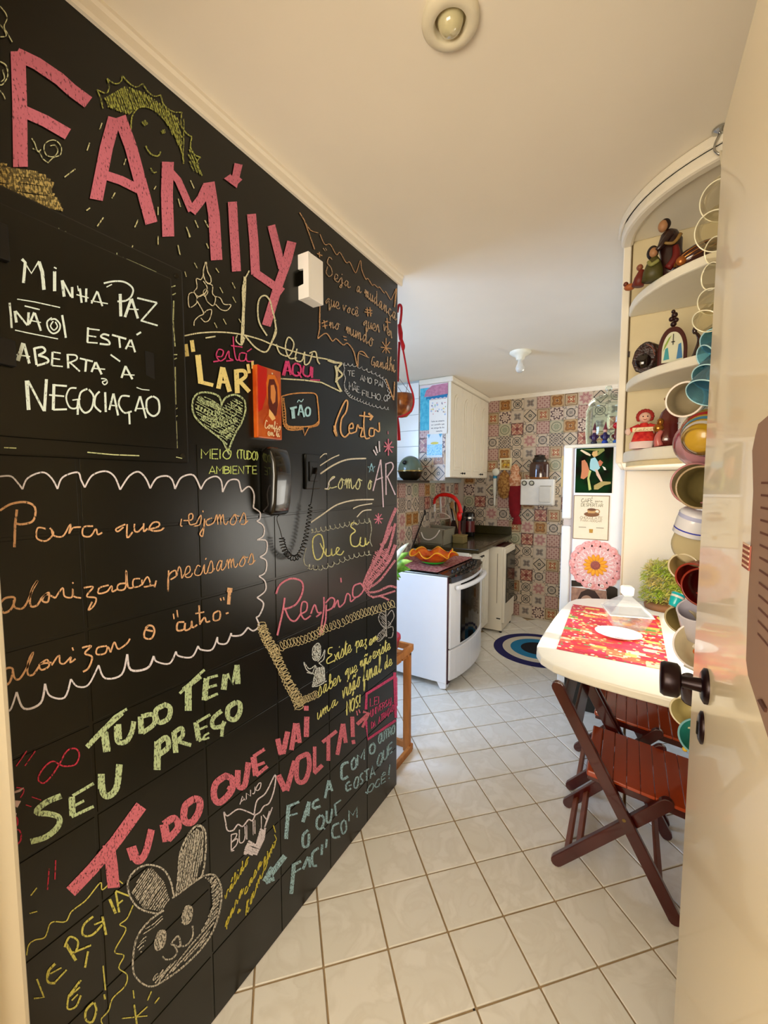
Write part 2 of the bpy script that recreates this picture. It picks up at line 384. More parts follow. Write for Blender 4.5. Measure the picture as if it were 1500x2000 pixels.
# kitchen walls
wall_back = struct(MB().box((-2.6, YB, 0), (XR+.1, YB+.1, CEIL)), 'wall_back', mat('CFC3B0', .8, key='wall_grout', var=.05))
wall_kitchen = struct(MB().box((-1.90, 2.55, 0), (XK, YB, 1.50)), 'wall_low', mat('CFC3B0', .8, key='wall_grout', var=.05))
wall_right = struct(MB().box((XR, .10, 0), (XR+.1, YB, CEIL)), 'wall_right', PLASTER)
sill = struct(MB().box((-1.93, 2.55, 1.5), (-1.60, 3.50, 1.522)), 'trim_5', mat('241C12', .3, key='dark_ledge', var=.1))
wt = struct(MB().box((-2.6, 3.50, 1.50), (-1.712, YB, CEIL)), 'wall_duct', mat('B9C0BC', .6, key='pale_grout', var=.02))
for k in range(8):
    z0 = 2.378-.135*k*1.0
    if k*1.0 >= 0:
        zt = 2.43-.147*k
        if zt-.145 < 1.5: break
        for q, (x0, x1) in enumerate(((-2.1, -1.714),)):
            MB().box((x0, 3.494, zt-.1445), (x1, 3.50, zt-.001)).build('tile', mat('F4F6F2', .18, key='white_wall_tile', var=.01), wt, bevel=.002)
# laundry room beyond: floor and walls with a window opening shaped for the sun patches
struct(MB().box((-2.6, -.2, 0), (-2.5, .75, CEIL)).box((-2.6, 2.08, 0), (-2.5, YB, CEIL)).box((-2.6, .75, 0), (-2.5, 2.08, 1.38)).box((-2.6, .75, 2.28), (-2.5, 2.08, CEIL)), 'wall_laundry', PLASTER)
win = struct(MB().box((-2.57, .75, 1.38), (-2.53, .79, 2.28)).box((-2.57, 2.04, 1.38), (-2.53, 2.08, 2.28)).box((-2.57, .75, 1.38), (-2.53, 2.08, 1.42)).box((-2.57, .75, 2.24), (-2.53, 2.08, 2.28)), 'window_1', mat('D8D8D4', .4, .6, key='aluminium', var=0))
MB().box((-2.56, 1.335, 1.42), (-2.54, 1.365, 2.24)).build('mullion', mat('D8D8D4', .4, .6, key='aluminium', var=0), win)
for z in (1.62, 1.95): MB().box((-2.558, .79, z), (-2.542, 2.04, z+.02)).build('added_glazing_bar', mat('D8D8D4', .4, .6, key='aluminium', var=0), win)  # bars added to break the sunlight into streaks
struct(MB().box((-2.6, -.3, 0), (-1.085, -.2, CEIL)), 'wall_laundry_front', PLASTER)
w2 = struct(MB().box((XR-.02, 3.74, 1.30), (XR, 3.78, 2.20)).box((XR-.02, 4.52, 1.30), (XR, 4.56, 2.20)).box((XR-.02, 3.74, 1.30), (XR, 4.56, 1.34)).box((XR-.02, 3.74, 2.16), (XR, 4.56, 2.20)), 'added_window_2', mat('D8D8D4', .4, .6, key='aluminium', var=0))  # made-up unseen window, frames the added light behind the fridge
MB().box((XR-.003, 3.78, 1.34), (XR-.001, 4.52, 2.16)).build('pane', mat('DCE8F0', .1, key='added_frosted_pane', var=0), w2)
w3 = struct(MB().box((XR-.02, 1.68, .85), (XR, 1.71, 1.47)).box((XR-.02, 2.33, .85), (XR, 2.36, 1.47)).box((XR-.02, 1.68, .85), (XR, 2.36, .88)).box((XR-.02, 1.68, 1.44), (XR, 2.36, 1.47)), 'added_window_3', mat('D8D8D4', .4, .6, key='aluminium', var=0))  # made-up unseen window over the table, frames the added glare light
MB().box((XR-.003, 1.71, .88), (XR-.001, 2.33, 1.44)).build('pane', mat('DCE8F0', .1, key='added_frosted_pane', var=0), w3)
# hall behind the camera
struct(MB().box((-.945, -2.6, 0), (2.0, -2.5, CEIL)).box((1.9, -2.5, 0), (2.0, .1, CEIL)).box((-1.0, -2.5, 0), (-.945, -.2, CEIL)), 'wall_hall', mat('EBD9B8', .8, key='hall_paint', var=.03))
struct(MB().box((.16, -.02, 0), (2.0, .10, CEIL)).box((-.945, -.02, 2.14), (.16, .08, CEIL)), 'wall_front', mat('EBD9B8', .8, key='hall_paint', var=.03))

# ---------------- patterned wall tiles
TD = [
 field_mat('rings_teal', 'CBB9A2', [('c', 0, .34, '504C44'), ('c', 0, .22, 'CBB9A2'), ('r', .62, .74, '4C4842'), ('r', .3, .42, '5E564E'), ('x', -.1, .09, '7A7064'), ('r', -1, .16, '3B3F3C')]),
 field_mat('petals_pink', 'CDB8A2', [('p8', .25, .78, 'B98882'), ('p8', .3, .5, 'A8706C'), ('r', 0, .2, 'C9A49A'), ('c', 0, .2, 'A98F80')]),
 field_mat('diamond_dark', 'CBB8A0', [('d', .8, 1.02, '4A463E'), ('d', .52, .6, '7C8070'), ('r', 0, .28, '5B5A4E'), ('r', 0, .1, 'CBB8A0'), ('c', 0, .3, '9A8C7C')]),
 field_mat('square_ochre', 'CCB48E', [('m', .78, .9, '6B4C2C'), ('m', .55, .64, '8A6236'), ('p4', .2, .5, 'A4552C'), ('r', 0, .14, 'E0C9A0')]),
 field_mat('ring_plum', 'D0BAA6', [('p8', .6, .84, '4C2E32'), ('r', .3, .36, '8A6A66'), ('r', 0, .1, 'A4837C'), ('c', 0, .26, '7C6660')]),
 field_mat('ochre_flower', 'BA9A6E', [('p4', .2, .8, '8C5A22'), ('p4', .35, .5, 'B4762C'), ('r', 0, .16, '6E4018'), ('c', 0, .3, '9C8058')]),
 field_mat('lattice_rose', 'C6AA98', [('l9', .25, 1, '9C6A64'), ('l9', -1, -.4, 'B98E84'), ('m', .93, 1, '8A6A60')]),
 field_mat('star_grey', 'C8B8A4', [('p4', 0, .55, '8E857C'), ('p4', 0, .3, '6E5F58'), ('c', 0, .22, 'B8A498')]),
 field_mat('red_cross', 'A8685A', [('x', -.1, .12, 'CCB094'), ('r', 0, .3, '7A342C'), ('m', .85, 1, '5A2A28'), ('d', .95, 1.05, 'CCA480')]),
 field_mat('ring_scroll', 'CCBAA4', [('r', .5, .68, '4A443C'), ('r', 0, .22, '4A443C'), ('x', -.1, .1, '9A8E84'), ('r', .3, .4, 'A79A8E'), ('c', 0, .4, '8A7D72'), ('c', 0, .25, 'CCBAA4')]),
 field_mat('dark_scroll', 'B8A692', [('l12', .1, 1, '4E4640'), ('r', 0, .5, 'B8A692'), ('r', .26, .36, '3A342E'), ('r', 0, .12, '3A342E')]),
 field_mat('green_round', 'BCB294', [('r', .66, .78, '6A7058'), ('r', .1, .5, 'A8A88C'), ('p8', .1, .3, '7C8064'), ('c', 0, .3, '8E9078')])]
PAT = [[0,7,6,5,0,7,6,5,3,1,2],[7,2,3,4,7,2,3,4,9,6,0],[8,9,6,11,8,9,6,11,5,4,7],[0,1,9,10,0,1,9,10,2,8,3],[0,7,6,5,0,7,6,3,1,5,9],[7,4,3,4,2,2,10,11,8,1,6]]
TH = .0662; TP = .1335
tmesh = []
for k, m in enumerate(TD):
    me = bpy.data.meshes.new('tile'); a = TH-.0012; b = a-.0025
    v = [(-a, 0, -a), (a, 0, -a), (a, 0, a), (-a, 0, a), (-a, -.003, -a), (a, -.003, -a), (a, -.003, a), (-a, -.003, a), (-b, -.005, -b), (b, -.005, -b), (b, -.005, b), (-b, -.005, b)]
    f = [(8, 9, 10, 11)]+[(i, (i+1)%4, (i+1)%4+4, i+4) for i in range(4)]+[(i+4, (i+1)%4+4, (i+1)%4+8, i+8) for i in range(4)]
    me.from_pydata(v, [], f); me.materials.append(m); me.validate(); tmesh.append(me)
def wall_tile(k, loc, parent, rot=0, sc_=1):
    t = bpy.data.objects.new('tile', tmesh[k]); COL.objects.link(t); t.parent = parent
    t.location = Vector(loc)-ORG[parent.name]; t.rotation_euler.z = rot
    t.rotation_euler.y = random.choice((0, math.pi/2, math.pi, -math.pi/2))*0
    if sc_ != 1: t.scale = (sc_,)*3
    return t
n_ = 0
for j in range(18):
    for i in range(-2, 12):
        x = -1.345+TP*i; z = 2.352-TP*j
        if x > -.34 and z < 1.7: continue
        if x > .02 or z < .02: continue
        if z < .85 and x < -1.1: continue
        wall_tile(PAT[j % 6][(i+2+3*(j//6)) % 11], (x, YB, z), wall_back); n_ += 1
for j in range(5):
    for i in range(12):
        wall_tile(PAT[(j+2) % 6][(i*5+j) % 11], (XK, 4.57-TP*i, 1.43-TP*j), wall_kitchen, rot=R(90)); n_ += 1
print('wall tiles', n_)

# ================================================================ UPPER CABINET
x0, x1, y0 = -1.708, -1.395, 3.50
cab = thing('upper_cabinet', 'white wall cabinet with arched panel doors, its side clad in patterned tiles', 'cabinet', ((x0+x1)/2, 4.0, 1.55))
MB().box((x0, y0, 1.55), (x1-.018, YB-.006, 2.40)).build('body', CREAM, cab)
MB().box((x1-.028, y0-.006, 1.55), (x1-.0, y0+.02, 2.40)).build('front_stile', CREAM, cab, bevel=.003)
MB().prism([(x0-.0, y0-.022, 2.398), (x1+.022, y0-.022, 2.398), (x1+.022, YB-.006, 2.398), (x0, YB-.006, 2.398)], (0, 0, .05)).build('crown', CREAM, cab, bevel=.012)
ys = [3.52, 3.79, 4.07, 4.35, YB-.012]
def arched_door(name, X, ya, yb, za, zb, parent, knob_y, m=CREAM, arch=True, knob_z=None):
    d = MB().box((X-.018, ya+.002, za), (X, yb-.002, zb)).build(name, m, parent, bevel=.003)
    w = (yb-ya)/2; c = (ya+yb)/2; ym = w-.055
    def outline(k, zin):
        P = [(c-k, za+.06+zin), (c+k, za+.06+zin)]
        top = zb-.08-zin
        if arch: P += [(c+k, top-.09)]+[(c+k*math.cos(R(a)), top-.09+.09*math.sin(R(a))) for a in (25, 50, 75, 90, 105, 130, 155)]+[(c-k, top-.09)]
        else: P += [(c+k, top), (c-k, top)]
        return P
    MB().prism([(X, y, z) for y, z in outline(ym, 0)], (.007, 0, 0)).build('panel', m, d, bevel=.005, seg=3)
    MB().prism([(X+.007, y, z) for y, z in outline(ym-.03, .03)], (.005, 0, 0)).build('raised_field', m, d, bevel=.004, seg=2)
    MB().lathe([(.004, 0), (.004, .012), (.010, .016), (.010, .024), (0, .027)], (X, knob_y, knob_z if knob_z else za+.035), (1, 0, 0), 10).build('knob', BLACK, d, smooth=True)
    return d
for k in range(4):
    arched_door('door', x1, ys[k], ys[k+1], 1.555, 2.395, cab, ys[k+1]-.03 if k % 2 == 0 else ys[k]+.03)
for j in range(7):
    for i in range(3):
        if j == 0: continue
        if x0+.052+.101*i+.05 > x1-.025: continue
        wall_tile(PAT[(j+1) % 6][(i*4+j*2) % 11], (x0+.05+.1335*i*.98+.017, y0, 2.37-TP*j*.98), cab)
for i in range(2): wall_tile([8, 9][i], (x0+.067+.131*i, y0, 1.605), cab)
# papers taped on its side
pz = mat('F6F1E6', .8, key='paper', var=.02)
def flat_thing(name, label, cat, a, b, y, m, th=.0015, **k):
    o = MB().box((a[0], y-th, a[1]), (b[0], y, b[1])).build(name, m, **k); return tag(o, label, cat)
Yc = y0-.0060
pt = thing('poster', 'blue and pink poster taped to the top of the cabinet side', 'poster', (-1.55, Yc, 2.0))
A = at(821, 752, Y=Yc); B = at(879, 804, Y=Yc)
MB().box((A.x, Yc-.001, 1.985), (A.x+.105, Yc, 2.37)).build('backing_sheet', mat('38A8C8', .6, key='blue_paper', hex2='5CC4D8', scale=30), pt)
MB().box((A.x+.0, Yc-.0008, 2.26), (x1-.03, Yc, 2.395)).build('top_sheet', mat('EEDDDD', .7, key='pale_paper'), pt)
MB().prism([(A.x+.04, Yc-.0015, 2.29), (x1-.03, Yc-.0015, 2.285), (x1-.03, Yc-.0015, 2.39), (A.x+.12, Yc-.0015, 2.385), (A.x+.06, Yc-.0015, 2.345)], (0, -.0006, 0)).build('pink_band', mat('CC8AA2', .7, key='pink_paper', hex2='B87890', scale=40), pt)
MB().prism([(A.x+.06, Yc-.002, 2.285)]+[(A.x+.06+.0205*i, Yc-.002, 2.262+.008*(i % 2)) for i in range(11)]+[(x1-.03, Yc-.002, 2.295)], (0, -.0006, 0)).build('blue_strip', mat('1E78A8', .6, key='deep_blue_paper'), pt)
pg = thing('printed_page', 'white printed page with small drawings and lines of writing', 'paper', (-1.5, Yc, 1.93))
q0 = at(839, 775, Y=Yc); 
MB().box((q0.x-.0, Yc-.0042, 1.945), (x1-.032, Yc-.003, 2.255)).build('sheet', pz, pg)
for i in range(26):
    cx_ = random.uniform(q0.x+.02, x1-.05); cz_ = random.uniform(2.10, 2.24)
    MB().lathe([(0, 0), (.008, 0), (.006, .0006)], (cx_, Yc-.0043, cz_), (0, -1, 0), 7, sx=random.uniform(.5, 1.3), sy=random.uniform(.5, 1.3)).build('drawing', mat(random.choice(['E8A8A0', 'E8D48C', 'A8D0A8', 'B8C8E0', 'D8A8C8', '8C7C8C']), .8), pg)
mbt = MB()
for k, s in enumerate(('Nada se compara', 'ao carinho que', 'um amigo te da', 'sempre')):
    write(mbt, s, (q0.x+.02+(.05 if k == 3 else 0), Yc-.0046, 2.055-.030*k), (1, 0, 0), (0, 0, 1), .014, .0018, (0, -1, 0), low=True, width=(.13 if k < 3 else .06))
mbt.build('writing', mat('4A3A3A', .8, key='ink'), pg)
st = thing('sticker', 'blue glittery sticker with a yellow stripe on the cabinet side', 'sticker', (-1.53, Yc, 1.75))
q1 = at(834, 848, Y=Yc); q2 = at(864, 893, Y=Yc)
MB().box((q1.x, Yc-.002, q2.z), (q2.x, Yc, q1.z)).build('backing', mat('D8E8EC', .4, key='pale_sticker'), st)
MB().box((q1.x+.004, Yc-.003, q2.z+.02), (q2.x-.004, Yc-.002, (q1.z+q2.z)/2+.01)).build('blue_field', mat('3C9CC8', .3, key='blue_glitter', hex2='A8DCEC', scale=120), st)
for s in (0, 1): MB().prism([(q1.x+.004+s*(q2.x-q1.x-.04), Yc-.003, q1.z-.004), (q1.x+.036+s*(q2.x-q1.x-.04), Yc-.003, q1.z-.004), (q1.x+.02+s*(q2.x-q1.x-.04), Yc-.003, q1.z-.04)], (0, -.0008, 0)).build('blue_corner', mat('2C94B8', .3), st)
MB().lathe([(0, 0), (.04, 0), (.038, .001)], ((q1.x+q2.x)/2, Yc-.0032, (q1.z+q2.z)/2+.022), (0, -1, 0), 14, sx=1, sy=.28).build('yellow_stripe', mat('E0D030', .4), st)

# ================================================================ LOWER UNITS
ct = mat('3A3418', .22, key='dark_green_granite', var=.35, scale=160, coat=.3)
o = thing('countertop', 'dark olive granite worktop with raised rim against the tiled wall', 'countertop', (-1.4, 4.0, .88))
MB().box((XK+.005, 3.45, .88), (-1.105, YB-.006, .918)).build('slab', ct, o, bevel=.006)
MB().box((XK+.005, YB-.03, .918), (-1.11, YB-.006, 1.012)).build('upstand', ct, o, bevel=.006)
MB().box((-1.135, 3.46, .918), (-1.108, YB-.03, .925)).build('rim', ct, o, bevel=.003)
bc = thing('base_cabinet', 'white base cabinet with moulded door below the granite worktop', 'cabinet', (-1.45, 3.75, 0))
MB().box((XK+.005, 3.45, .08), (-1.19, 4.0, .88)).build('body', CREAM, bc)
MB().box((XK+.005, 3.45, 0), (-1.24, 4.0, .08)).build('plinth', CREAM, bc)
arched_door('door', -1.172, 3.455, 3.72, .10, .87, bc, 3.70, knob_z=.815)
arched_door('door', -1.172, 3.722, 3.99, .10, .87, bc, 3.75, knob_z=.815)
dw = thing('dishwasher', 'white slim dishwasher with a dark glass front next to the tiled wall', 'dishwasher', (-1.35, 4.22, 0))
MB().box((-1.70, 4.03, .02), (-1.045, 4.43, .862)).build('body', CREAM, dw, bevel=.008)
MB().box((-1.045, 4.035, .10), (-1.022, 4.425, .85)).build('door', CREAM, dw, bevel=.006)
MB().box((-1.0225, 4.07, .30), (-1.016, 4.40, .80)).build('window', mat('101408', .08, key='dark_glass', var=0), dw, bevel=.004)
MB().box((-1.17, 4.08, .8622), (-1.04, 4.40, .868)).build('control_strip', mat('3A0E0E', .3, key='dark_red_plastic'), dw, bevel=.003)
MB().box((-1.10, 4.0285, .30), (-1.096, 4.031, .80)).build('seam', mat('5A4A30', .8), dw)
MB().box((-1.10, 4.0285, .14), (-1.06, 4.031, .15)).build('kick_slot', BLACK, dw)
for y in (4.05, 4.40): MB().cyl((-1.06, y, 0), (-1.06, y, .022), .012).build('foot', BLACK, dw)

# ================================================================ STOVE
SX0, SX1, SY0, SY1 = -1.64, -1.062, 2.68, 3.42
enamel = mat('F1F1F3', .25, key='white_enamel', var=.01)
sv = thing('stove', 'white freestanding gas stove with a dark glass oven door', 'stove', ((SX0+SX1)/2, (SY0+SY1)/2, 0))
MB().prism([(SX0, SY0, .05), (SX1-.02, SY0, .05), (SX1-.02, SY0, .83), (SX0, SY0, .83)], (0, SY1-SY0, 0)).build('body', enamel, sv, bevel=.006)
for x in (SX0+.04, SX1-.06):
    for y in (SY0+.035, SY1-.035):
        MB().prism([(x-.04, y-.03, .055), (x+.035, y-.03, .055), (x+.035, y-.03, .012), (x-.01, y-.03, .0)], (0, .06, 0)).build('foot', enamel, sv, bevel=.004)
def bulge(za, zb, xb, depth, m, name, t=.02, yi=.012, n=12, parent=None, **k):
    P = []
    for i in range(n+1):
        f = i/n; P.append((xb+depth*math.sin(math.pi*f)**.8*1.0, SY0+yi+(SY1-SY0-2*yi)*f))
    pts = [(x, y, za) for x, y in P]+[(xb-t, SY1-yi, za), (xb-t, SY0+yi, za)]
    return MB().prism(pts[::-1], (0, 0, zb-za)).build(name, m, parent or sv, **k)
MB().box((SX1-.021, SY0+.003, .05), (SX1-.012, SY1-.003, .83)).build('seam', mat('3A1018', .6, key='dark_seam'), sv)
bulge(.075, .30, SX1+.002, .055, enamel, 'drawer', bevel=.005)
door = bulge(.31, .785, SX1+.002, .045, enamel, 'oven_door', bevel=.004)
bulge(.322, .765, SX1+.006, .046, mat('0A0805', .07, key='oven_glass', var=0, spec=.35), 'oven_window', yi=.05, parent=door, t=.01)
hp = [(SX1+.03+.055*math.sin(math.pi*i/12)**.6, SY0+.05+(SY1-SY0-.1)*i/12, .752) for i in range(13)]
MB().tube(hp, .018, 8).build('handle', enamel, door, smooth=True)
bulge(.79, .822, SX1+.004, .05, mat('2A2018', .15, key='control_glass', var=0, coat=1), 'control_panel', bevel=.003)
pr = MB()
prof = []
n = 12
for i in range(n+1):
    f = i/n; prof.append((SX1+.004+.05*math.sin(math.pi*f)**.8, SY0+.01+(SY1-SY0-.02)*f))
top = MB().prism([(x, y, .822) for x, y in prof][::-1][:0]+[(SX0, SY0+.002, .83), (SX1-.01, SY0+.002, .83), (SX1-.01, SY1-.002, .83), (SX0, SY1-.002, .83)], (0, 0, .014)).build('cooktop', mat('7A7468', .25, .9, key='brushed_steel', var=.05), sv, bevel=.006)
MB().prism(([(x, y, .823) for x, y in prof]+[(SX1-.10, SY1-.02, .846), (SX1-.10, SY0+.02, .846)])[::-1], (0, 0, .006)).build('knob_shelf', mat('1E1812', .15, key='control_glass', var=0, coat=1), sv)
for i in range(6):
    y = SY0+.12+i*.095
    MB().lathe([(.019, 0), (.016, .018), (.014, .022), (0, .022)], (SX1-.028+.012*math.sin(math.pi*(i+1)/7), y, .845), (.25, 0, 1), 14).build('knob', mat('1A1614', .3, .4, key='knob_dark', var=0), sv, smooth=True)
MB().box((SX0+.02, SY0+.03, .846), (SX1-.115, SY1-.03, .857)).build('glass_lid', mat('2A1410', .05, key='lid_glass', var=0, coat=1), sv, bevel=.003)
mt = mat('8A3038', .75, key='stove_mat', hex2='C08C80', scale=45)
t_ = MB()
q = [at(778, 1083, Z=.86), at(866, 1101, Z=.86), at(926, 1072, Z=.86), at(832, 1062, Z=.86)]
q = [(SX0+.0, SY0+.012, .858), (SX1-.10, SY0+.006, .858), (SX1-.075, SY1-.03, .858), (SX0+.0, SY1-.03, .858)]
tag(t_.prism(q, (0, 0, .003)).build('cloth_mat', mt), 'dark red patterned cloth mat covering the stove top', 'mat')

# ruffled bowl
def ruffled(name, c, label):
    b = thing(name, label, 'bowl', c)
    n = 72; rings = [(.045, 0), (.075, .004), (.105, .025), (.125, .052), (.15, .075), (.169, .083), (.178, .087)]
    def surf(th, cols, r0, r1):
        mb = MB(); vs = []; fs = []
        for j in range(r0, r1):
            r, z = rings[j]; a = max(0, (j-2))*.0060
            for i in range(n):
                t = 2*math.pi*i/n; vs.append(Vector(c)+Vector(((r+a*.8*math.sin(7*t))*math.cos(t), (r+a*.8*math.sin(7*t))*math.sin(t), z+a*math.cos(7*t+.6)+th)))
        for j in range(r1-r0-1):
            for i in range(n): fs.append((j*n+i, j*n+(i+1) % n, (j+1)*n+(i+1) % n, (j+1)*n+i))
        if r0 == 0: fs.append(tuple(range(n))[::-1])
        return mb._add(vs, fs)
    def bld(mb, nm, m):
        o = mb.build(nm, m, b, smooth=True); s = o.modifiers.new('t', 'SOLIDIFY'); s.thickness = .006; return o
    bld(surf(0, 0, 0, 3), 'base', mat('3CC83C', .15, key='green_glass', trans=.3))
    bld(surf(0, 0, 2, 6), 'wall', mat('C82408', .15, key='red_glass', hex2='E06A10', scale=14))
    bld(surf(0, 0, 5, 7), 'rim', mat('F0A01C', .15, key='orange_glass'))
    return b
ruffled('ruffled_bowl', (-1.31, 2.95, .865), 'orange, red and green glass bowl with a wavy ruffled rim on the stove')

# counter things
o = thing('utensil_rack', 'pale plastic dish drainer standing on the worktop behind the bowl', 'rack', (-1.58, 3.62, .918))
pl = thin_glass('smoky', 'B4AE98', diff=.45)
MB().prism([(-1.70, 3.52, .92), (-1.48, 3.52, .92), (-1.45, 3.52, 1.07), (-1.71, 3.52, 1.08)], (0, .012, 0)).build('front_panel', pl, o, bevel=.003)
MB().prism([(-1.70, 3.78, .92), (-1.48, 3.78, .92), (-1.45, 3.78, 1.07), (-1.71, 3.78, 1.08)], (0, .012, 0)).build('rear_panel', pl, o, bevel=.003)
MB().box((-1.70, 3.52, .918), (-1.48, 3.79, .93)).build('base', pl, o)
MB().box((-1.475, 3.52, .92), (-1.463, 3.79, 1.06)).build('side_panel', pl, o)
MB().tube([(-1.69, 3.515, 1.03), (-1.66, 3.51, .975), (-1.60, 3.51, .965), (-1.54, 3.51, 1.0), (-1.50, 3.51, 1.06)], .006).build('handle', mat('E8E0D4', .3), o, smooth=True)
kb = thing('knife_block', 'dark block full of knives and utensils under the cabinet', 'knife block', (-1.56, 4.12, .918))
MB().prism([(-1.63, 4.02, .92), (-1.47, 4.02, .92), (-1.50, 4.12, 1.10), (-1.62, 4.12, 1.10)], (0, .12, .02)).build('block', mat('2A1410', .4), kb, bevel=.005)
for k, (dx, c, h, w) in enumerate(((-.10, 'C8C4BC', .30, .02), (-.07, '17120F', .33, .016), (-.045, 'D8D4CC', .32, .022), (-.02, '20140F', .34, .018), (.0, 'B08850', .33, .022), (.022, '18120E', .31, .016), (.045, 'D0CCC4', .30, .018), (.066, '241812', .29, .016))):
    a = Vector((-1.555+dx*.5, 4.13, 1.05)); b = a+Vector((dx*.7, -.01, h*.72)); MB().bar(a, b, w*1.4, .006, (1, 0, 0)).build('utensil', mat(c, .35, .3 if c[0] in 'CD' else 0), kb, bevel=.002)
sp = thing('spatula', 'pale wooden spoon leaning in front of the knives', 'spoon', (-1.46, 3.95, .918))
MB().bar((-1.42, 3.90, .925), (-1.56, 4.0, 1.24), .022, .007, (1, 0, 0)).build('shaft', mat('B48C54', .6), sp, bevel=.002)
MB().ball((-1.575, 4.01, 1.27), (.024, .006, .04), 12, 8).build('blade', mat('B48C54', .6), sp, smooth=True)
hg = thing('masher', 'pale plastic crescent-handled masher hanging before the knives', 'utensil', (-1.60, 3.82, 1.1))
MB().tube([(-1.68, 3.8, 1.135), (-1.655, 3.8, 1.185), (-1.60, 3.8, 1.20), (-1.55, 3.8, 1.185), (-1.52, 3.8, 1.15), (-1.68, 3.8, 1.135)], .007).build('head', mat('CDB8A8', .4), hg, smooth=True)
MB().tube([(-1.61, 3.8, 1.20), (-1.63, 3.82, 1.36)], [.008, .014]).build('handle', mat('C8C2BA', .35), hg, smooth=True)
rl = thing('red_whip', 'bright red curved ladle arching over the knives', 'ladle', (-1.46, 3.9, .918))
cv = [at(px, py, Y=3.88) for px, py in ((848, 985), (850, 974), (858, 968), (870, 966), (884, 970), (893, 979), (898, 990), (900, 1002))]
MB().tube(cv, [.013, .016, .018, .020, .020, .018, .020, .023]).build('arch', mat('E01408', .3, key='red_plastic', var=0), rl, smooth=True)
e = at(897, 1010, Y=3.88); MB().ball((e.x, e.y, e.z+.01), (.026, .022, .055), 14, 10).build('bowl', mat('E01408', .3, key='red_plastic', var=0), rl, smooth=True)
g0 = at(849, 984, Y=3.88); MB().cyl((g0.x, 3.88, g0.z), (g0.x, 3.88, g0.z-.08), .011).build('white_grip', mat('E8E4E0', .4), rl)
MB().cyl((e.x+.004, e.y, .919), (e.x+.002, e.y, e.z-.03), .012).build('stem', mat('700C06', .4), rl)
tf = thing('thermos', 'black flask with a dark red band and chrome ring on the worktop', 'flask', (-1.49, 4.3, .918))
MB().lathe([(.055, 0), (.062, .01), (.062, .25), (.05, .262), (0, .265)], (-1.49, 4.3, .918), n=28, close=False).build('body', BLACK, tf, smooth=True)
MB().lathe([(.0635, .05), (.0635, .17)], (-1.49, 4.3, .918), n=28).build('red_band', mat('5A0A0A', .2, coat=1), tf, smooth=True)
MB().lathe([(.0638, .195), (.0638, .215)], (-1.49, 4.3, .918), n=28).build('chrome_ring', STEEL, tf, smooth=True)
ck = thing('jug', 'black coffee jug standing left of the red-banded flask', 'jug', (-1.60, 4.25, .918))
MB().lathe([(.05, 0), (.058, .03), (.05, .19), (.04, .21), (0, .215)], (-1.645, 4.32, .9185), n=24).build('body', mat('0E0C0C', .2, var=0), ck, smooth=True)
MB().tube([(-1.60, 4.29, 1.09), (-1.575, 4.27, 1.06), (-1.59, 4.29, .99)], .008).build('handle', BLACK, ck, smooth=True)
bd = thing('wooden_box', 'small olive wooden box on the worktop beside the drainer', 'box', (-1.47, 3.9, .918))
MB().box((-1.452, 3.72, .9185), (-1.345, 3.84, .985)).build('body', mat('7A6A3C', .6), bd, bevel=.004)
MB().box((-1.456, 3.716, .985), (-1.341, 3.844, .995)).build('lid', mat('8E7C48', .6), bd, bevel=.002)
sk = thing('skewer', 'long dark ladle leaning on the tiled side wall', 'ladle', (-1.70, 3.3, .86))
s1 = at(808, 1072, Y=3.44); s2_ = at(829, 1003, Y=3.7)
MB().tube([(s1.x, 3.40, .875), (s2_.x, s2_.y, s2_.z)], .007).build('shaft', mat('20120C', .5), sk)
MB().ball(s2_+Vector((0, 0, .01)), (.018, .01, .03), 10, 8).build('tip', mat('20120C', .5), sk, smooth=True)

# ================================================================ LEDGE, PAN, STAND, PLANT, HANGING POT
pn = thing('frying_pan', 'dark pan with a glass lid standing on the ledge of the low wall', 'pan', (-1.72, 3.33, 1.522))
MB().lathe([(0, 0), (.06, 0), (.095, .03), (.112, .075), (.116, .082), (.108, .078), (.09, .035), (0, .008)], (-1.715, 3.33, 1.5225), n=32).build('body', mat('2A2010', .22, .3, key='bronze_pan', var=.1), pn, smooth=True)
MB().lathe([(.117, 0), (.119, .006), (.113, .012)], (-1.715, 3.33, 1.602), n=32).build('lid_rim', mat('A08850', .2, 1, key='brass', var=0), pn, smooth=True)
lp = [(.113*math.cos(R(a)), .135*math.sin(R(a))) for a in range(0, 91, 10)]
MB().lathe(lp, (-1.715, 3.33, 1.61), n=32).build('lid', mat('6E7C68', .08, key='smoked_glass', var=0, trans=.35), pn, smooth=True)
MB().lathe([(.008, 0), (.02, .008), (.02, .018), (0, .024)], (-1.715, 3.232, 1.675), (0, -1, .5), 14).build('lid_knob', BLACK, pn, smooth=True)

pine = mat('C8803C', .55, key='pine', var=.25, scale=10, stretch=(4, 4, .6))
cr = thing('crate_stand', 'orange pine crate standing upright behind the end of the blackboard wall', 'crate', (-1.12, 1.86, 0))
for x in (-1.235, -1.02):
    for y in (1.755, 1.955): MB().box((x-.02, y-.012, 0), (x+.02, y+.012, .585)).build('post', pine, cr, bevel=.002)
for k, z in enumerate((.0, .575)):
    for y in (1.735, 1.975): MB().box((-1.26, y-.009, z+.0), (-.995, y+.009, z+.035)).build('rail', pine, cr, bevel=.002)
    for x in (-1.25, -1.0): MB().box((x-.009, 1.745, z), (x+.009, 1.966, z+.035)).build('rail', pine, cr, bevel=.002)
for k in range(4): MB().box((-1.245, 1.75+.057*k, .555), (-1.0, 1.75+.057*k+.045, .567)).build('slat', pine, cr, bevel=.001)
pp = thing('potted_plant', 'green and white striped leafy plant in a red pot on the crate', 'plant', (-1.09, 1.86, .6))
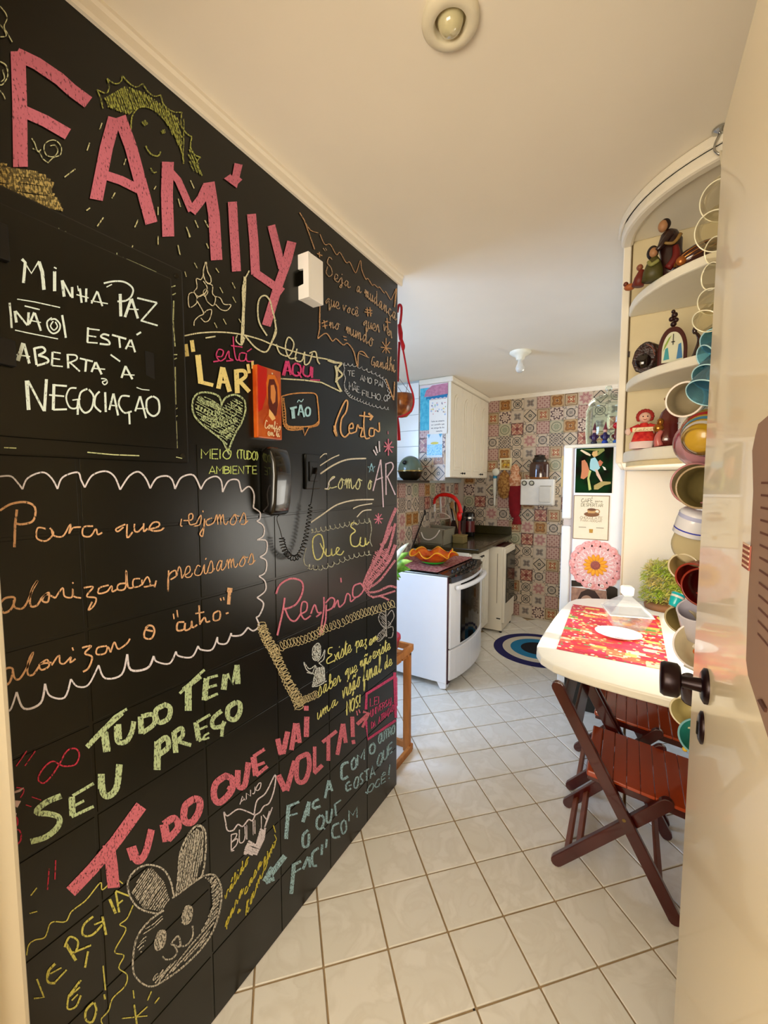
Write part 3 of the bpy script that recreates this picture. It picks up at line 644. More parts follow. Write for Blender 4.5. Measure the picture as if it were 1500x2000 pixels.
MB().lathe([(0, 0), (.05, 0), (.078, .11), (.082, .11), (.08, .125), (.07, .125), (.065, .10), (0, .1)], (-1.085, 1.83, .568), n=20).build('pot', mat('C0283C', .35, key='red_pot'), pp, smooth=True)
MB().cyl((-1.085, 1.83, .66), (-1.085, 1.83, .672), .066).build('soil', mat('2A1A10', .95), pp)
lg = mat('4E9A1C', .4, key='leaf_green', hex2='A8D068', scale=22)
lw = mat('E4EEDC', .4, key='leaf_white')
def leaf(base, tip, w, m, sag=.03, name='leaf'):
    b, t = Vector(base), Vector(tip); mb = MB(); vs = []; fs = []; n = 8
    d = t-b; side = d.cross(Vector((0, -1, .3))).normalized()
    for i in range(n+1):
        f = i/n; c = b+d*f+Vector((0, 0, sag*math.sin(math.pi*f))); k = w*math.sin(math.pi*min(1, .12+f*.88))**.8
        vs += [c-side*k+Vector((0, -.004, 0)), c, c+side*k+Vector((0, -.004, 0))]
    for i in range(n):
        for j in (0, 1): fs.append((3*i+j, 3*i+j+1, 3*i+j+4, 3*i+j+3))
    o = mb._add(vs, fs).build(name, m, pp, smooth=True); s = o.modifiers.new('t', 'SOLIDIFY'); s.thickness = .0015; return o
MB().tube([(-1.085, 1.83, .66), (-1.09, 1.84, .85), (-1.10, 1.86, 1.02)], .010).build('stem', mat('5A8A30', .6), pp)
for k, (tip, w, mm) in enumerate((((-.955, 1.885, 1.095), .020, lg), ((-.972, 1.90, 1.045), .024, lg), ((-.985, 1.90, 1.185), .016, lw), ((-1.0, 1.93, 1.13), .022, lg), ((-1.03, 1.88, .985), .022, lg), ((-1.2, 1.83, 1.15), .025, lg), ((-1.22, 1.9, 1.02), .024, lg), ((-1.12, 1.98, 1.2), .022, lg), ((-1.14, 1.76, 1.12), .022, lg), ((-1.0, 1.84, 1.01), .020, lg))):
    leaf((-1.10+.0, 1.86, .99 if k < 5 else 1.0), tip, w, mm)

hp_ = thing('hanging_planter', 'brown coconut bowl hanging in red braided cords beside the blackboard', 'hanging pot', (-.98, 1.76, 2.31))
red = mat('A80C1C', .8, key='red_cord', var=.2, scale=60)
def A2(px, py, Y=1.765): return at(px, py, Y=Y)
MB().tube([A2(776, 610), A2(779, 596), A2(784, 600), A2(783, 622), A2(780, 640)], .006).build('loop', red, hp_, smooth=True)
MB().tube([A2(780, 634), A2(782, 650), A2(783, 664)], [.009, .012, .009]).build('knot', red, hp_, smooth=True)
MB().tube([A2(783, 662), A2(787, 676), A2(787, 684)], [.008, .011, .006]).build('knot', red, hp_, smooth=True)
MB().tube([A2(787, 682), A2(793, 715), A2(798, 745), A2(806, 768), A2(808, 786), A2(803, 802), A2(790, 811), A2(776, 815)], .0045).build('cord', red, hp_, smooth=True)
MB().tube([A2(780, 668), A2(778, 710), A2(777, 745)], .006).build('cord', red, hp_, smooth=True)
MB().tube([A2(776, 815), A2(778, 835), A2(779, 860)], [.006, .008, .010]).build('tassel', red, hp_, smooth=True)
for a, b in (((780, 740), (800, 766)), ((797, 746), (793, 766)), ((777, 755), (784, 766))): MB().tube([A2(*a), A2(*b)], .0012, smooth=1).build('wire', mat('5A4030', .5), hp_)
cb = A2(781, 768)
MB().lathe([(.001, -.112), (.03, -.106), (.055, -.08), (.066, -.04), (.062, 0), (.056, 0), (.06, -.04), (.05, -.075), (.001, -.10)], (cb.x-.012, 1.80, cb.z), n=26).build('coconut_bowl', mat('9A5A1C', .35, key='coconut', hex2='5A2A0C', scale=26, coat=.3), hp_, smooth=True)

# ================================================================ CEILING LIGHTS
def A3(z, px, py): return at(px, py, Z=z)
c = Vector((-.35, .85, CEIL))
l1 = thing('ceiling_light', 'round cream ceiling light with frosted globe above the blackboard', 'ceiling light', c)
MB().lathe([(.058, 0), (.059, -.008), (.054, -.014), (.036, -.018), (.033, -.014), (.031, 0)], c, n=40).build('ring', mat('E6DCC0', .4, key='aged_cream'), l1, smooth=True)
MB().lathe([(.0, -.030), (.012, -.028), (.021, -.021), (.026, -.010), (.027, 0)], c, n=28).build('globe', mat('CFC69C', .12, key='frosted_globe', var=0, coat=1), l1, smooth=True)
MB().lathe([(.033, -.002), (.0, -.002)], c, n=28).build('recess', mat('8A7A50', .6, key='lamp_recess'), l1)
c = Vector((-.717, 3.13, CEIL))
l2 = thing('ceiling_bulb', 'bare bulb in a white round rose on the kitchen ceiling', 'ceiling light', c)
MB().lathe([(.075, 0), (.076, -.008), (.06, -.022), (.035, -.034), (.028, -.055), (.024, -.058), (0, -.058)], c, n=30).build('rose', mat('F4F0DC', .4), l2, smooth=True)
MB().lathe([(.016, -.055), (.018, -.075), (.030, -.105), (.032, -.12), (.026, -.138), (.012, -.148), (0, -.150)], c, n=24).build('bulb', mat('EDEDE6', .1, key='bulb_glass', trans=.5, var=0), l2, smooth=True)

# ================================================================ THINGS ON THE BACK WALL
Yb = YB-.0055
wf = thing('water_purifier', 'white wall-mounted water purifier with two dials', 'water filter', (-.85, Yb, 1.25))
a_ = at(1018, 936, Y=4.56); b_ = at(1082, 988, Y=4.56)
MB().box((a_.x, 4.53, b_.z), (b_.x, Yb, a_.z)).build('body', mat('F0EEE8', .3), wf, bevel=.012, seg=3)
for k in (0, 1):
    MB().lathe([(.027, 0), (.027, .008), (.020, .014), (0, .014)], (a_.x+.04+.075*k, 4.531, a_.z-.042), (0, -1, 0), 20).build('dial', mat('4A4A44', .3, .5), wf, smooth=True)
    MB().lathe([(.018, 0), (.014, .006), (0, .006)], (a_.x+.04+.075*k, 4.517, a_.z-.042), (0, -1, 0), 20).build('dial_cap', mat('C8C8B8', .3), wf)
MB().box((a_.x+.20, 4.522, a_.z-.078), (a_.x+.31, 4.531, a_.z-.068)).build('spout_slot', mat('9A9488', .4), wf, bevel=.003)
MB().box((a_.x+.19, 4.515, a_.z-.075), (b_.x-.03, 4.531, b_.z+.035)).build('recess_panel', mat('DCD8CE', .3), wf, bevel=.008)
MB().box((a_.x+.19, 4.50, b_.z+.012), (b_.x-.02, 4.531, b_.z+.026)).build('drip_tray', mat('D8D4CC', .3), wf, bevel=.003)
jc = thing('brown_canister', 'dark brown glazed jar with a scalloped black cap on the water purifier', 'jar', (-.85, 4.60, a_.z))
cc = (at(1053, 935, Y=4.585).x, 4.582, a_.z+.001)
MB().lathe([(0, 0), (.048, 0), (.052, .01), (.052, .022)], cc, n=28, sx=1.9, sy=1).build('amber_foot', mat('8A5010', .2, coat=1), jc, smooth=True)
MB().lathe([(.052, .022), (.053, .15), (.046, .175), (.038, .18)], cc, n=28, sx=1.9, sy=1).build('body', mat('3A1408', .12, key='brown_glaze', coat=1), jc, smooth=True)
MB().lathe([(.040, .178), (.043, .20), (.030, .235), (.034, .25), (0, .262)], cc, n=16, sx=1.7, sy=1).build('cap', mat('120A08', .25, coat=.5), jc)
rb = thing('bag_holder', 'red cloth bag holder with a patterned frill hanging left of the water purifier', 'cloth bag', (-1.05, 4.6, 1.1))
def hang(pts, z, c, name, m, parent, n=20):
    MB().lathe([(r, dz) for r, dz in pts], c, n=n, sx=1, sy=.45).build(name, m, parent, smooth=True)
rx = at(1010, 940, Y=4.59).x
hang([(.001, -.06), (.035, -.05), (.055, 0), (.068, .10), (.07, .22), (.06, .30), (.045, .33), (0, .34)], 0, (rx-.02, 4.598, 1.17), 'bag', mat('8E1420', .9, key='red_cloth', var=.2), rb)
hang([(.02, .0), (.03, -.01), (.045, -.06), (.052, -.085), (.045, -.09), (0, -.07)], 0, (rx+.005, 4.598, 1.135), 'frill', mat('8E1420', .9, key='red_cloth', var=.2), rb)
hang([(.06, 0), (.07, .03), (.066, .09), (.04, .14), (.052, .17), (.04, .21), (.015, .235), (0, .24)], 0, (rx-.025, 4.596, 1.465), 'printed_frill', mat('C07850', .9, key='floral_cloth', hex2='E8C0A0', scale=50), rb)
oc = thing('oven_cloth', 'brown patterned cloth hanging from a hook beside the small picture', 'cloth', (-1.2, 4.6, 1.33))
ox = at(985, 940, Y=4.6).x
hang([(.001, 0), (.045, .02), (.072, .10), (.075, .19), (.05, .27), (.012, .315), (0, .32)], 0, (ox, 4.60, 1.32), 'cloth', mat('7A4A1C', .9, key='brown_cloth', hex2='B88A4C', scale=40), oc)
br = thing('bottle_brush', 'white long-handled brush with a blue band hanging on the tiles', 'brush', (-1.30, 4.6, 1.25))
bx_ = at(966, 950, Y=4.6).x
MB().tube([(bx_, 4.61, 1.24), (bx_, 4.61, 1.34), (bx_, 4.61, 1.42), (bx_, 4.61, 1.55)], [.011, .013, .024, .020]).build('handle', mat('E8E8DC', .4), br, smooth=True)
MB().cyl((bx_, 4.61, 1.55), (bx_, 4.61, 1.578), .022).build('blue_band', mat('1C84B0', .4), br)
MB().ball((bx_+.01, 4.605, 1.62), (.042, .03, .045), 14, 8).build('bristles', mat('E4E4D8', .9), br, smooth=True)
MB().cyl((bx_-.06, 4.61, 1.435), (bx_, 4.61, 1.435), .008).build('hook_arm', mat('D8DCB8', .4), br)
pc = thing('small_picture', 'tiny cream-framed picture of yellow flowers on the tiled wall', 'picture', (-1.19, Yb, 1.64))
p1 = at(976, 895, Y=4.62); p2 = at(999, 918, Y=4.62)
MB().box((p1.x, 4.622, p2.z), (p2.x, Yb, p1.z)).build('frame', mat('EDE2B8', .6), pc, bevel=.003)
MB().box((p1.x+.02, 4.6195, p2.z+.02), (p2.x-.02, 4.622, p1.z-.02)).build('print', mat('D8C070', .6, key='yellow_print', hex2='8A5A14', scale=30), pc)
for k in range(5): MB().ball((p1.x+.045+.013*k, 4.619, p2.z+.05+.014*math.sin(k*2.2)), (.012, .002, .012), 8, 5).build('flower', mat(['C8941C', 'E0B830', '9A5A10'][k % 3], .6), pc)
bo = thing('memo_board', 'thin pale wooden board stuck on the freezer door edge', 'board', (-.4, 3.3, 1.47))
MB().box((-.416, 3.12, 1.47), (-.3955, 3.46, 1.69)).build('board', mat('D8B878', .6, key='beech', var=.1), bo, bevel=.003)
MB().tube([(-.44, 3.13, 1.52), (-.414, 3.15, 1.55)], .003).build('pin', mat('D8D8C8', .4), bo)

# ================================================================ FRIDGE
fm = mat('ECEAE4', .3, key='fridge_white', var=.02)
FY = 3.05
fr = thing('fridge', 'white two-door fridge covered in magnets beside the tiled wall', 'fridge', (-.03, 3.35, 0))
MB().box((-.325, FY, .03), (.33, 3.66, 1.735)).build('body', fm, fr, bevel=.008)
MB().box((-.395, FY+.004, 1.252), (-.335, 3.655, 1.752)).build('freezer_door', fm, fr, bevel=.010, seg=3)
MB().box((-.395, FY+.004, .09), (-.335, 3.655, 1.205)).build('fridge_door', fm, fr, bevel=.010, seg=3)
MB().box((-.385, FY+.02, 1.205), (-.325, 3.64, 1.252)).build('hinge_strip', mat('C8BCB4', .4), fr)
MB().box((-.336, FY+.008, .1), (-.324, 3.65, 1.745)).build('door_seal', mat('B8A8A0', .7), fr)
MB().box((-.39, FY+.0, 1.735), (.33, 3.66, 1.757)).build('top_cap', mat('E8DFC8', .4), fr, bevel=.004)
MB().box((-.30, FY+.02, 0), (.30, 3.63, .03)).build('plinth', BLACK, fr)
Ym = FY-.001
def onf(px, py): return at(px, py, Y=FY)
a_ = onf(1126, 876); b_ = onf(1195, 963)
fp = thing('fairy_picture', 'dark green picture of a winged dancing figure on the fridge side', 'picture', (-.2, Ym, 1.43))
MB().box((a_.x, Ym-.003, b_.z), (b_.x, Ym, a_.z)).build('sheet', mat('0A3212', .9, key='dark_green_print', hex2='120C04', scale=9, spec=.1), fp)
def pic(pts, col, name, parent, y, closed=True):
    P = [at(px, py, Y=y) for px, py in pts]
    return MB().prism([(p.x, y, p.z) for p in P][::-1], (0, -.0006, 0)).build(name, mat(col, .5), parent)
y = Ym-.0032
for nm, col, pts in (('orange_wing', 'C87848', [(1136, 900), (1142, 898), (1147, 905), (1151, 918), (1148, 930), (1140, 936), (1134, 934), (1136, 920)]),
    ('orange_wing', 'B86038', [(1163, 907), (1172, 898), (1178, 903), (1174, 910), (1165, 912)]),
    ('branch', '8A8C3C', [(1138, 878), (1180, 876), (1181, 880), (1168, 890), (1164, 888), (1170, 881)]),
    ('raised_arm', 'E0C8A0', [(1136, 878), (1148, 884), (1154, 888), (1153, 891), (1145, 888), (1133, 880)]),
    ('pale_dress', '9CC8C8', [(1154, 896), (1162, 893), (1167, 900), (1172, 914), (1164, 922), (1152, 916), (1152, 906)]),
    ('leg', 'E0B898', [(1162, 916), (1167, 918), (1178, 942), (1176, 945), (1165, 928)]),
    ('leg', 'B8C068', [(1151, 918), (1155, 920), (1151, 934), (1155, 956), (1150, 958), (1147, 935)]),
    ('hair', 'D8A860', [(1158, 882), (1167, 880), (1167, 890), (1160, 893), (1156, 888)]),
    ('mossy_branch', 'A89450', [(1160, 948), (1175, 940), (1193, 941), (1193, 945), (1180, 948), (1168, 956), (1160, 956)]),
    ('foot', 'EFE0C8', [(1176, 910), (1182, 913), (1184, 918), (1180, 918)])):
    pic(pts, col, nm, fp, y-.0006)
    y -= .00005
cs = thing('coffee_sign', 'cream tin sign with rounded corners showing a coffee cup', 'sign', (-.2, Ym, 1.13))
a_ = onf(1121, 967); b_ = onf(1188, 1056)
MB().box((a_.x, Ym-.004, b_.z), (b_.x, Ym, a_.z)).build('brown_edge', mat('8A6A48', .4), cs)
MB().box((a_.x+.005, Ym-.006, b_.z+.005), (b_.x-.005, Ym-.004, a_.z-.005)).build('plate', mat('EADCBC', .4), cs)
sw = b_.x-a_.x; sh = a_.z-b_.z; nY = Ym-.0066
def sgn(txt, fx, fz, wfrac, h, low, w, col):
    m_ = MB(); write(m_, txt, (a_.x+sw*fx, nY, b_.z+sh*fz), (1, 0, 0), (0, 0, 1), h, w, (0, -1, 0), low=low, width=sw*wfrac); m_.build('lettering', mat(col, .5), cs)
sgn('CAFÉ', .22, .84, .32, .026, False, .004, '8E8468'); sgn('para', .60, .85, .22, .018, True, .002, '8E8468')
sgn('DESPERTAR', .22, .745, .60, .022, False, .0035, '9A9070')
sgn('CHOCOLATE', .20, .465, .62, .018, False, .003, 'B09A78'); sgn('para ADOÇAR', .22, .405, .58, .014, False, .0022, 'B09A78')
cxs = a_.x+sw*.52
MB().lathe([(0, 0), (.046, .0005), (.044, .001)], (cxs, nY, b_.z+sh*.575), (0, -1, 0), 20, sx=1, sy=.36).build('saucer_print', mat('7A4A20', .5), cs)
MB().prism([(cxs-.028, nY-.001, b_.z+sh*.68), (cxs-.022, nY-.001, b_.z+sh*.60), (cxs+.018, nY-.001, b_.z+sh*.60), (cxs+.026, nY-.001, b_.z+sh*.68)], (0, -.0005, 0)).build('cup_print', mat('C89A5C', .5), cs)
MB().lathe([(0, 0), (.026, .0002), (.025, .0006)], (cxs, nY-.0016, b_.z+sh*.68), (0, -1, 0), 16, sx=1, sy=.35).build('coffee_print', mat('6A3814', .5), cs)
MB().lathe([(.011, 0), (.016, .0004)], (cxs+.032, nY-.001, b_.z+sh*.64), (0, -1, 0), 14).build('cup_handle_print', mat('9A6A34', .5), cs)
MB().prism([(cxs-.012, nY, b_.z+sh*.24), (cxs+.012, nY, b_.z+sh*.24), (cxs+.010, nY, b_.z+sh*.155), (cxs-.010, nY, b_.z+sh*.155)], (0, -.0006, 0)).build('mug_print', mat('B8862C', .5), cs)
for s in (-1, 1): MB().ribbon([(cxs+s*.03, nY, b_.z+sh*.275), (cxs+s*.075, nY, b_.z+sh*.275)], (0, -1, 0), .004).build('arrow_print', mat('8A7A60', .5), cs)
sf = thing('crochet_flower', 'pink crocheted doily with an orange daisy centre on the fridge side', 'doily', (-.2, Ym, .98))
fc = onf(1163, 1104); rad = .162
for k in range(16):
    t = 2*math.pi*k/16
    MB().lathe([(0, .004), (.03, .004), (.042, .001)], (fc.x+.122*math.cos(t), Ym-.001, fc.z+.128*math.sin(t)), (0, -1, 0), 12).build('scallop', mat('E08C84', .9, key='pink_yarn', hex2='F0B8B0', scale=80), sf)
MB().lathe([(0, .005), (.125, .005), (.128, .001)], (fc.x, Ym-.001, fc.z), (0, -1, 0), 40).build('pink_disc', mat('E09A94', .9, key='pink_yarn_light', hex2='E8C4BC', scale=110), sf)
for k in range(24):
    t = 2*math.pi*k/24
    MB().ribbon([(fc.x+.082*math.cos(t), Ym-.0066, fc.z+.082*math.sin(t)), (fc.x+.108*math.cos(t), Ym-.0066, fc.z+.108*math.sin(t))], (0, -1, 0), .007).build('stitch', mat('F0DCD4', .9), sf)
for k in range(14):
    t = 2*math.pi*k/14
    b_r = MB().ball((0, 0, 0), (.024, .004, .0115), 12, 6); 
    ca, sa = math.cos(t), math.sin(t)
    b_r.v = [Vector((fc.x+(v.x+.051)*ca-v.z*sa, Ym-.008+v.y, fc.z+(v.x+.051)*sa+v.z*ca)) for v in b_r.v]
    b_r.build('petal', mat('F0A024', .8, key='orange_yarn'), sf, smooth=True)
MB().ball((fc.x, Ym-.008, fc.z), (.028, .008, .028), 18, 8).build('centre', mat('A85A4C', .9, key='rust_yarn', var=.3, scale=90), sf, smooth=True)
pt_ = thing('portrait_print', 'sepia print of a dark-haired face, half hidden behind the table', 'picture', (-.25, Ym, .7))
a_ = onf(1116, 1146); b_ = onf(1182, 1230)
MB().box((a_.x, Ym-.003, b_.z), (b_.x, Ym, a_.z-.0)).build('sheet', mat('B08468', .6, key='sepia', hex2='8A6450', scale=30), pt_)
MB().prism([(q.x, Ym-.0032, q.z) for q in [onf(*p) for p in ((1129, 1200), (1128, 1170), (1135, 1156), (1148, 1150), (1162, 1154), (1172, 1168), (1176, 1200))]][::-1], (0, -.0006, 0)).build('hair', mat('3A2418', .7), pt_)
MB().lathe([(0, .0005), (.040, .0005), (.041, 0)], (onf(1146, 1177).x, Ym-.004, onf(1146, 1177).z), (0, -1, 0), 22, sx=1, sy=1.25).build('face', mat('B88E70', .7), pt_)
for px in (1139, 1152): MB().lathe([(0, .0004), (.010, .0004), (.010, 0)], (onf(px, 1171).x, Ym-.0048, onf(px, 1171).z), (0, -1, 0), 12, sx=1, sy=.4).build('eye', mat('2A1810', .7), pt_)
bk = thing('tablet_sleeve', 'black strip and dark card behind the sepia print', 'card', (-.15, Ym, .75))
MB().prism([(q.x, Ym-.0005, q.z) for q in [onf(*p) for p in ((1116, 1133), (1150, 1136), (1200, 1146), (1206, 1150), (1206, 1172), (1186, 1172), (1183, 1146), (1116, 1145))]][::-1], (0, -.002, 0)).build('dark_card', mat('1E1408', .35), bk)
for px, py in ((1152, 1142), (1176, 1144)): MB().lathe([(.004, .004), (.011, .004), (.012, 0)], (onf(px, py).x, Ym-.010, onf(px, py).z), (0, -1, 0), 16).build('button', mat('E8E0D4', .4), sf)

# glass drinks jar and figurines on the fridge
gj = thing('drinks_jar', 'large clear glass jar with domed lid on the fridge', 'jar', (-.13, 3.34, 1.757))
jx = at(1185, 860, Y=3.36).x
JC = (jx, 3.36, 1.758)
MB().lathe([(0, .004), (.115, .004), (.135, .03), (.14, .10), (.14, .26), (.125, .29), (.120, .30), (.117, .30), (.135, .26), (.135, .10), (.13, .03), (0, .010)], JC, n=40).build('glass_body', GLASS, gj, smooth=True)
MB().lathe([(.128, .302), (.128, .315), (.10, .345), (.05, .368), (.016, .376), (.016, .385), (.024, .40), (.02, .425), (0, .43)], JC, n=40).build('glass_lid', GLASS, gj, smooth=True)
figs = (((1160, 872), 'dark purple figurine with a pointed hat on the fridge, leftmost of three', '3A1C44', '2A2030', .0, '5A1C2C'),
        ((1181, 872), 'blue-footed figurine with a pointed hat on the fridge, between its two neighbours', '2C2050', '1C3C9C', .0, '7A2C34'),
        ((1203, 871), 'figurine with a red ball head on a tall neck, nearest the shelf panel', '6A2C20', '2C5C9C', .03, 'A01C24'))
for k, ((px, py), lab, c1, c2, ex, c3) in enumerate(figs):
    g = at(px, py, Y=3.10); f = thing('figurine', lab, 'figurine', (g.x, 3.10, 1.757))
    o = (g.x, 3.10, 1.758)
    MB().lathe([(0, 0), (.018, 0), (.02, .012), (.012, .024)], o, n=14).build('base', mat(c2, .3), f, smooth=True)
    MB().lathe([(.012, .022), (.020, .04), (.014, .062), (.008, .075+ex)], o, n=14).build('torso', mat(c1, .3), f, smooth=True)
    for s in (-1, 1): MB().tube([(o[0]+s*.010, o[1], o[2]+.058), (o[0]+s*.024, o[1]-.004, o[2]+.05), (o[0]+s*.018, o[1]-.014, o[2]+.038)], .005).build('arm', mat(c1, .3), f, smooth=True)
    MB().ball((o[0], o[1], o[2]+.085+ex), .013+ex*.3, 12, 8).build('head', mat('D8A890' if k < 2 else 'C0101C', .4), f, smooth=True)
    if k < 2: MB().cyl((o[0], o[1], o[2]+.092), (o[0]+.002, o[1], o[2]+.145), .013, .001).build('hat', mat(c3, .4), f)

# ================================================================ TALL WHITE UNIT BETWEEN FRIDGE AND TABLE, WALL CABINET WITH END SHELVES
UX = -.052
tp = thing('side_panel', 'tall cream panel standing behind the table next to the fridge', 'panel', (.17, 3.0, 0))
MB().box((-.022, 3.0, 0), (XR-.003, 3.022, 1.575)).build('board', mat('F0DFC0', .45, key='cream_panel', var=.03, scale=3), tp, bevel=.003)
MB().box((-.030, 2.996, 0), (-.022, 3.026, 1.575)).build('edge_strip', mat('E8D0B0', .5), tp)
su = thing('wall_cabinet', 'white wall cabinet over the table with open quarter-round end shelves', 'cabinet', (.15, 2.4, 1.575))
MB().box((UX+.02, 1.885, 1.577), (XR-.003, 2.99, 2.448)).build('carcass', CREAM, su)
for k in range(3): MB().box((UX, 1.89+.366*k, 1.58), (UX+.019, 1.89+.366*(k+1)-.004, 2.42)).build('door', CREAM, su, bevel=.004)
MB().box((UX+.004, 1.862, 1.577), (XR-.003, 1.885, 2.448)).build('end_panel', mat('DCCCA4', .5, key='cream_inside', var=.03), su)
MB().box((UX, 1.855, 1.577), (UX+.026, 1.887, 2.42)).build('front_edge', CREAM, su, bevel=.004)
MB().box((UX+.027, 1.857, 1.60), (UX+.031, 1.862, 2.40)).build('shadow_gap', mat('5A4420', .8), su)
MB().box((UX+.027, 1.853, 1.98), (UX+.034, 1.862, 2.0)).build('clip', mat('2A1408', .6), su)
SC = Vector((XR-.004, 1.862)); SR = SC.x-(UX+.026)
def quarter(r, z0, z1, name, m, inner=0, bevel=.006, sq=1.0):
    out = [(SC.x-r*math.cos(R(a)), SC.y-r*sq*math.sin(R(a)), z0) for a in range(0, 91, 5)]
    inn = [(SC.x, SC.y, z0)] if not inner else [(SC.x-inner*math.cos(R(a)), SC.y-inner*sq*math.sin(R(a)), z0) for a in range(90, -1, -5)]
    return MB().prism(out+inn, (0, 0, z1-z0)).build(name, m, su, bevel=bevel)
SHZ = [(1.577, 1.617), (1.848, 1.878), (2.128, 2.158)]
for z0, z1 in SHZ: quarter(SR, z0, z1, 'shelf', mat('F2ECDA', .4, key='shelf_white', var=.02))
quarter(SR+.01, 2.40, 2.447, 'top_shelf', CREAM)
quarter(SR+.035, 2.385, 2.449, 'curved_fascia', CREAM, inner=SR-.006, bevel=.010)
quarter(SR+.045, 2.418, 2.449, 'fascia_moulding', CREAM, inner=SR+.034, bevel=.006)
quarter(SR-.01, 1.56, 1.577, 'under_trim', mat('EBD8A8', .5), inner=SR-.04, bevel=.003)

def SP(px, py, Y): return at(px, py, Y=Y)
# shelf 1: holy family + oval box
hf = thing('family_statue', 'dark carved statue of a robed man bending over a kneeling woman and child, top shelf', 'statue', (.085, 1.67, 2.158))
dk = mat('2E120C', .35, key='dark_carved', var=.3, scale=60, coat=.3); sk_ = mat('A87850', .5, key='carved_skin')
b = SP(1318, 560, 1.64); bx0 = b.x-.004; zb = 2.1585
MB().lathe([(0, 0), (.034, 0), (.036, .03), (.030, .08), (.034, .115), (.022, .145), (.009, .155)], (bx0, 1.655, zb), (-.12, 0, 1), 18, sx=1, sy=.8).build('robed_man', dk, hf, smooth=True)
h = Vector((bx0-.035, 1.645, zb+.165))
MB().ball(h, (.014, .014, .018), 14, 9).build('head', sk_, hf, smooth=True)
MB().ball(h+Vector((.006, .006, .006)), (.016, .015, .018), 14, 9).build('hair', mat('1E0C06', .5), hf, smooth=True)
MB().tube([(bx0-.012, 1.635, zb+.135), (bx0-.035, 1.625, zb+.10), (bx0-.05, 1.625, zb+.085)], [.012, .010, .006]).build('arm', dk, hf, smooth=True)
MB().tube([(bx0+.012, 1.628, zb+.12), (bx0-.005, 1.622, zb+.095), (bx0-.03, 1.62, zb+.10)], [.006, .005, .004]).build('sash', mat('8A6A34', .5), hf, smooth=True)
MB().tube([(bx0+.0, 1.625, zb+.085), (bx0+.002, 1.622, zb+.05), (bx0-.018, 1.622, zb+.02)], [.008, .012, .012]).build('red_fold', mat('6A140C', .5), hf, smooth=True)
wx = bx0-.058
MB().lathe([(0, 0), (.030, 0), (.028, .03), (.018, .06), (.008, .075)], (wx, 1.64, zb), (.05, 0, 1), 16, sx=1, sy=.8).build('kneeling_woman', mat('4A4418', .5), hf, smooth=True)
MB().ball((wx, 1.635, zb+.085), (.013, .013, .016), 12, 8).build('head', sk_, hf, smooth=True)
MB().ball((wx-.002, 1.642, zb+.088), (.017, .016, .022), 12, 8).build('veil', mat('1E1008', .5), hf, smooth=True)
MB().tube([(wx-.012, 1.625, zb+.055), (wx-.004, 1.615, zb+.04), (wx+.014, 1.618, zb+.05)], .006).build('arm', mat('8A8848', .5), hf, smooth=True)
ls = thing('kneeling_figure', 'small reddish kneeling figure at the tip of the top shelf', 'figurine', (wx-.05, 1.69, 2.158))
MB().lathe([(0, 0), (.018, 0), (.016, .025), (.008, .05)], (wx-.040, 1.66, zb), (.2, 0, 1), 14).build('robe', mat('6A2010', .5), ls, smooth=True)
MB().ball((wx-.036, 1.658, zb+.058), .010, 10, 7).build('head', mat('8A5034', .5), ls, smooth=True)
bb = thing('baby_figure', 'tiny orange-brown crib figure at the left tip of the top shelf', 'figurine', (wx-.075, 1.72, 2.158))
MB().ball((wx-.063, 1.685, zb+.012), (.018, .013, .011), 12, 7).build('crib', mat('A85A28', .5), bb, smooth=True)
MB().ball((wx-.075, 1.68, zb+.022), .008, 10, 7).build('head', mat('6A3018', .5), bb, smooth=True)
ov = thing('carved_egg', 'dark red carved oval lying on the top shelf behind the hanging glasses', 'ornament', (.16, 1.62, 2.158))
b = SP(1362, 500, 1.61)
q_ = MB().ball((0, 0, 0), (.062, .030, .030), 24, 14); rot = Matrix.Rotation(R(-22), 3, 'Y')
q_.v = [rot @ v+Vector((b.x, 1.61, 2.196)) for v in q_.v]
q_.build('shell', mat('3A0E08', .18, key='lacquer_red', coat=1, var=.2), ov, smooth=True)
for k in range(3):
    pts = []
    for a in range(0, 181, 15):
        t = R(a); th_ = .5+.4*k; v = rot @ Vector((.0625*math.cos(t), -.0315*math.sin(t)*math.cos(th_-.8), .0315*math.sin(t)*math.sin(th_-.8))); pts.append(v+Vector((b.x, 1.61, 2.196)))
    MB().tube(pts, .0012, 5).build('gold_line', mat('B87830', .3, .7), ov)
e1 = rot @ Vector((-.045, -.014, 0)); MB().ball(e1+Vector((b.x, 1.604, 2.196)), (.014, .010, .014), 12, 8).build('gold_face', mat('B06830', .3, .6), ov, smooth=True)

# shelf 2
zb = 1.8785
ge = thing('stone_slab', 'dark rough-edged oval stone with a split face on the middle shelf', 'stone', (.02, 1.7, zb))
b = SP(1258, 700, 1.70)
mb = MB(); n = 26
ring = []
for i in range(n):
    t = 2*math.pi*i/n; rr = 1+random.uniform(-.03, .03); ring.append((b.x+.036*rr*math.cos(t)+.006*math.sin(t), 1.70, zb+.052+.052*rr*math.sin(t)))
mb.prism(ring, (.02, .03, 0)).build('stone', mat('1C0A06', .3, key='dark_stone', hex2='3A1810', scale=70, bump=.6), ge, bevel=.004, smooth=False)
MB().tube([(b.x+.004, 1.697, zb+.096), (b.x+.022, 1.697, zb+.082), (b.x+.03, 1.697, zb+.055)], .0016).build('split', mat('8A5A4C', .3), ge)
MB().lathe([(0, .004), (.022, .004), (.024, 0)], (b.x-.002, 1.699, zb+.04), (0, -1, 0), 18).build('polished_face', mat('140806', .1, coat=1, key='polished', var=0), ge, smooth=True)
fa = thing('arched_frame', 'pointed-arch wooden frame with a pale picture and small crucifix, middle shelf', 'frame', (.1, 1.68, zb))
b = SP(1313, 690, 1.66); ax_ = b.x
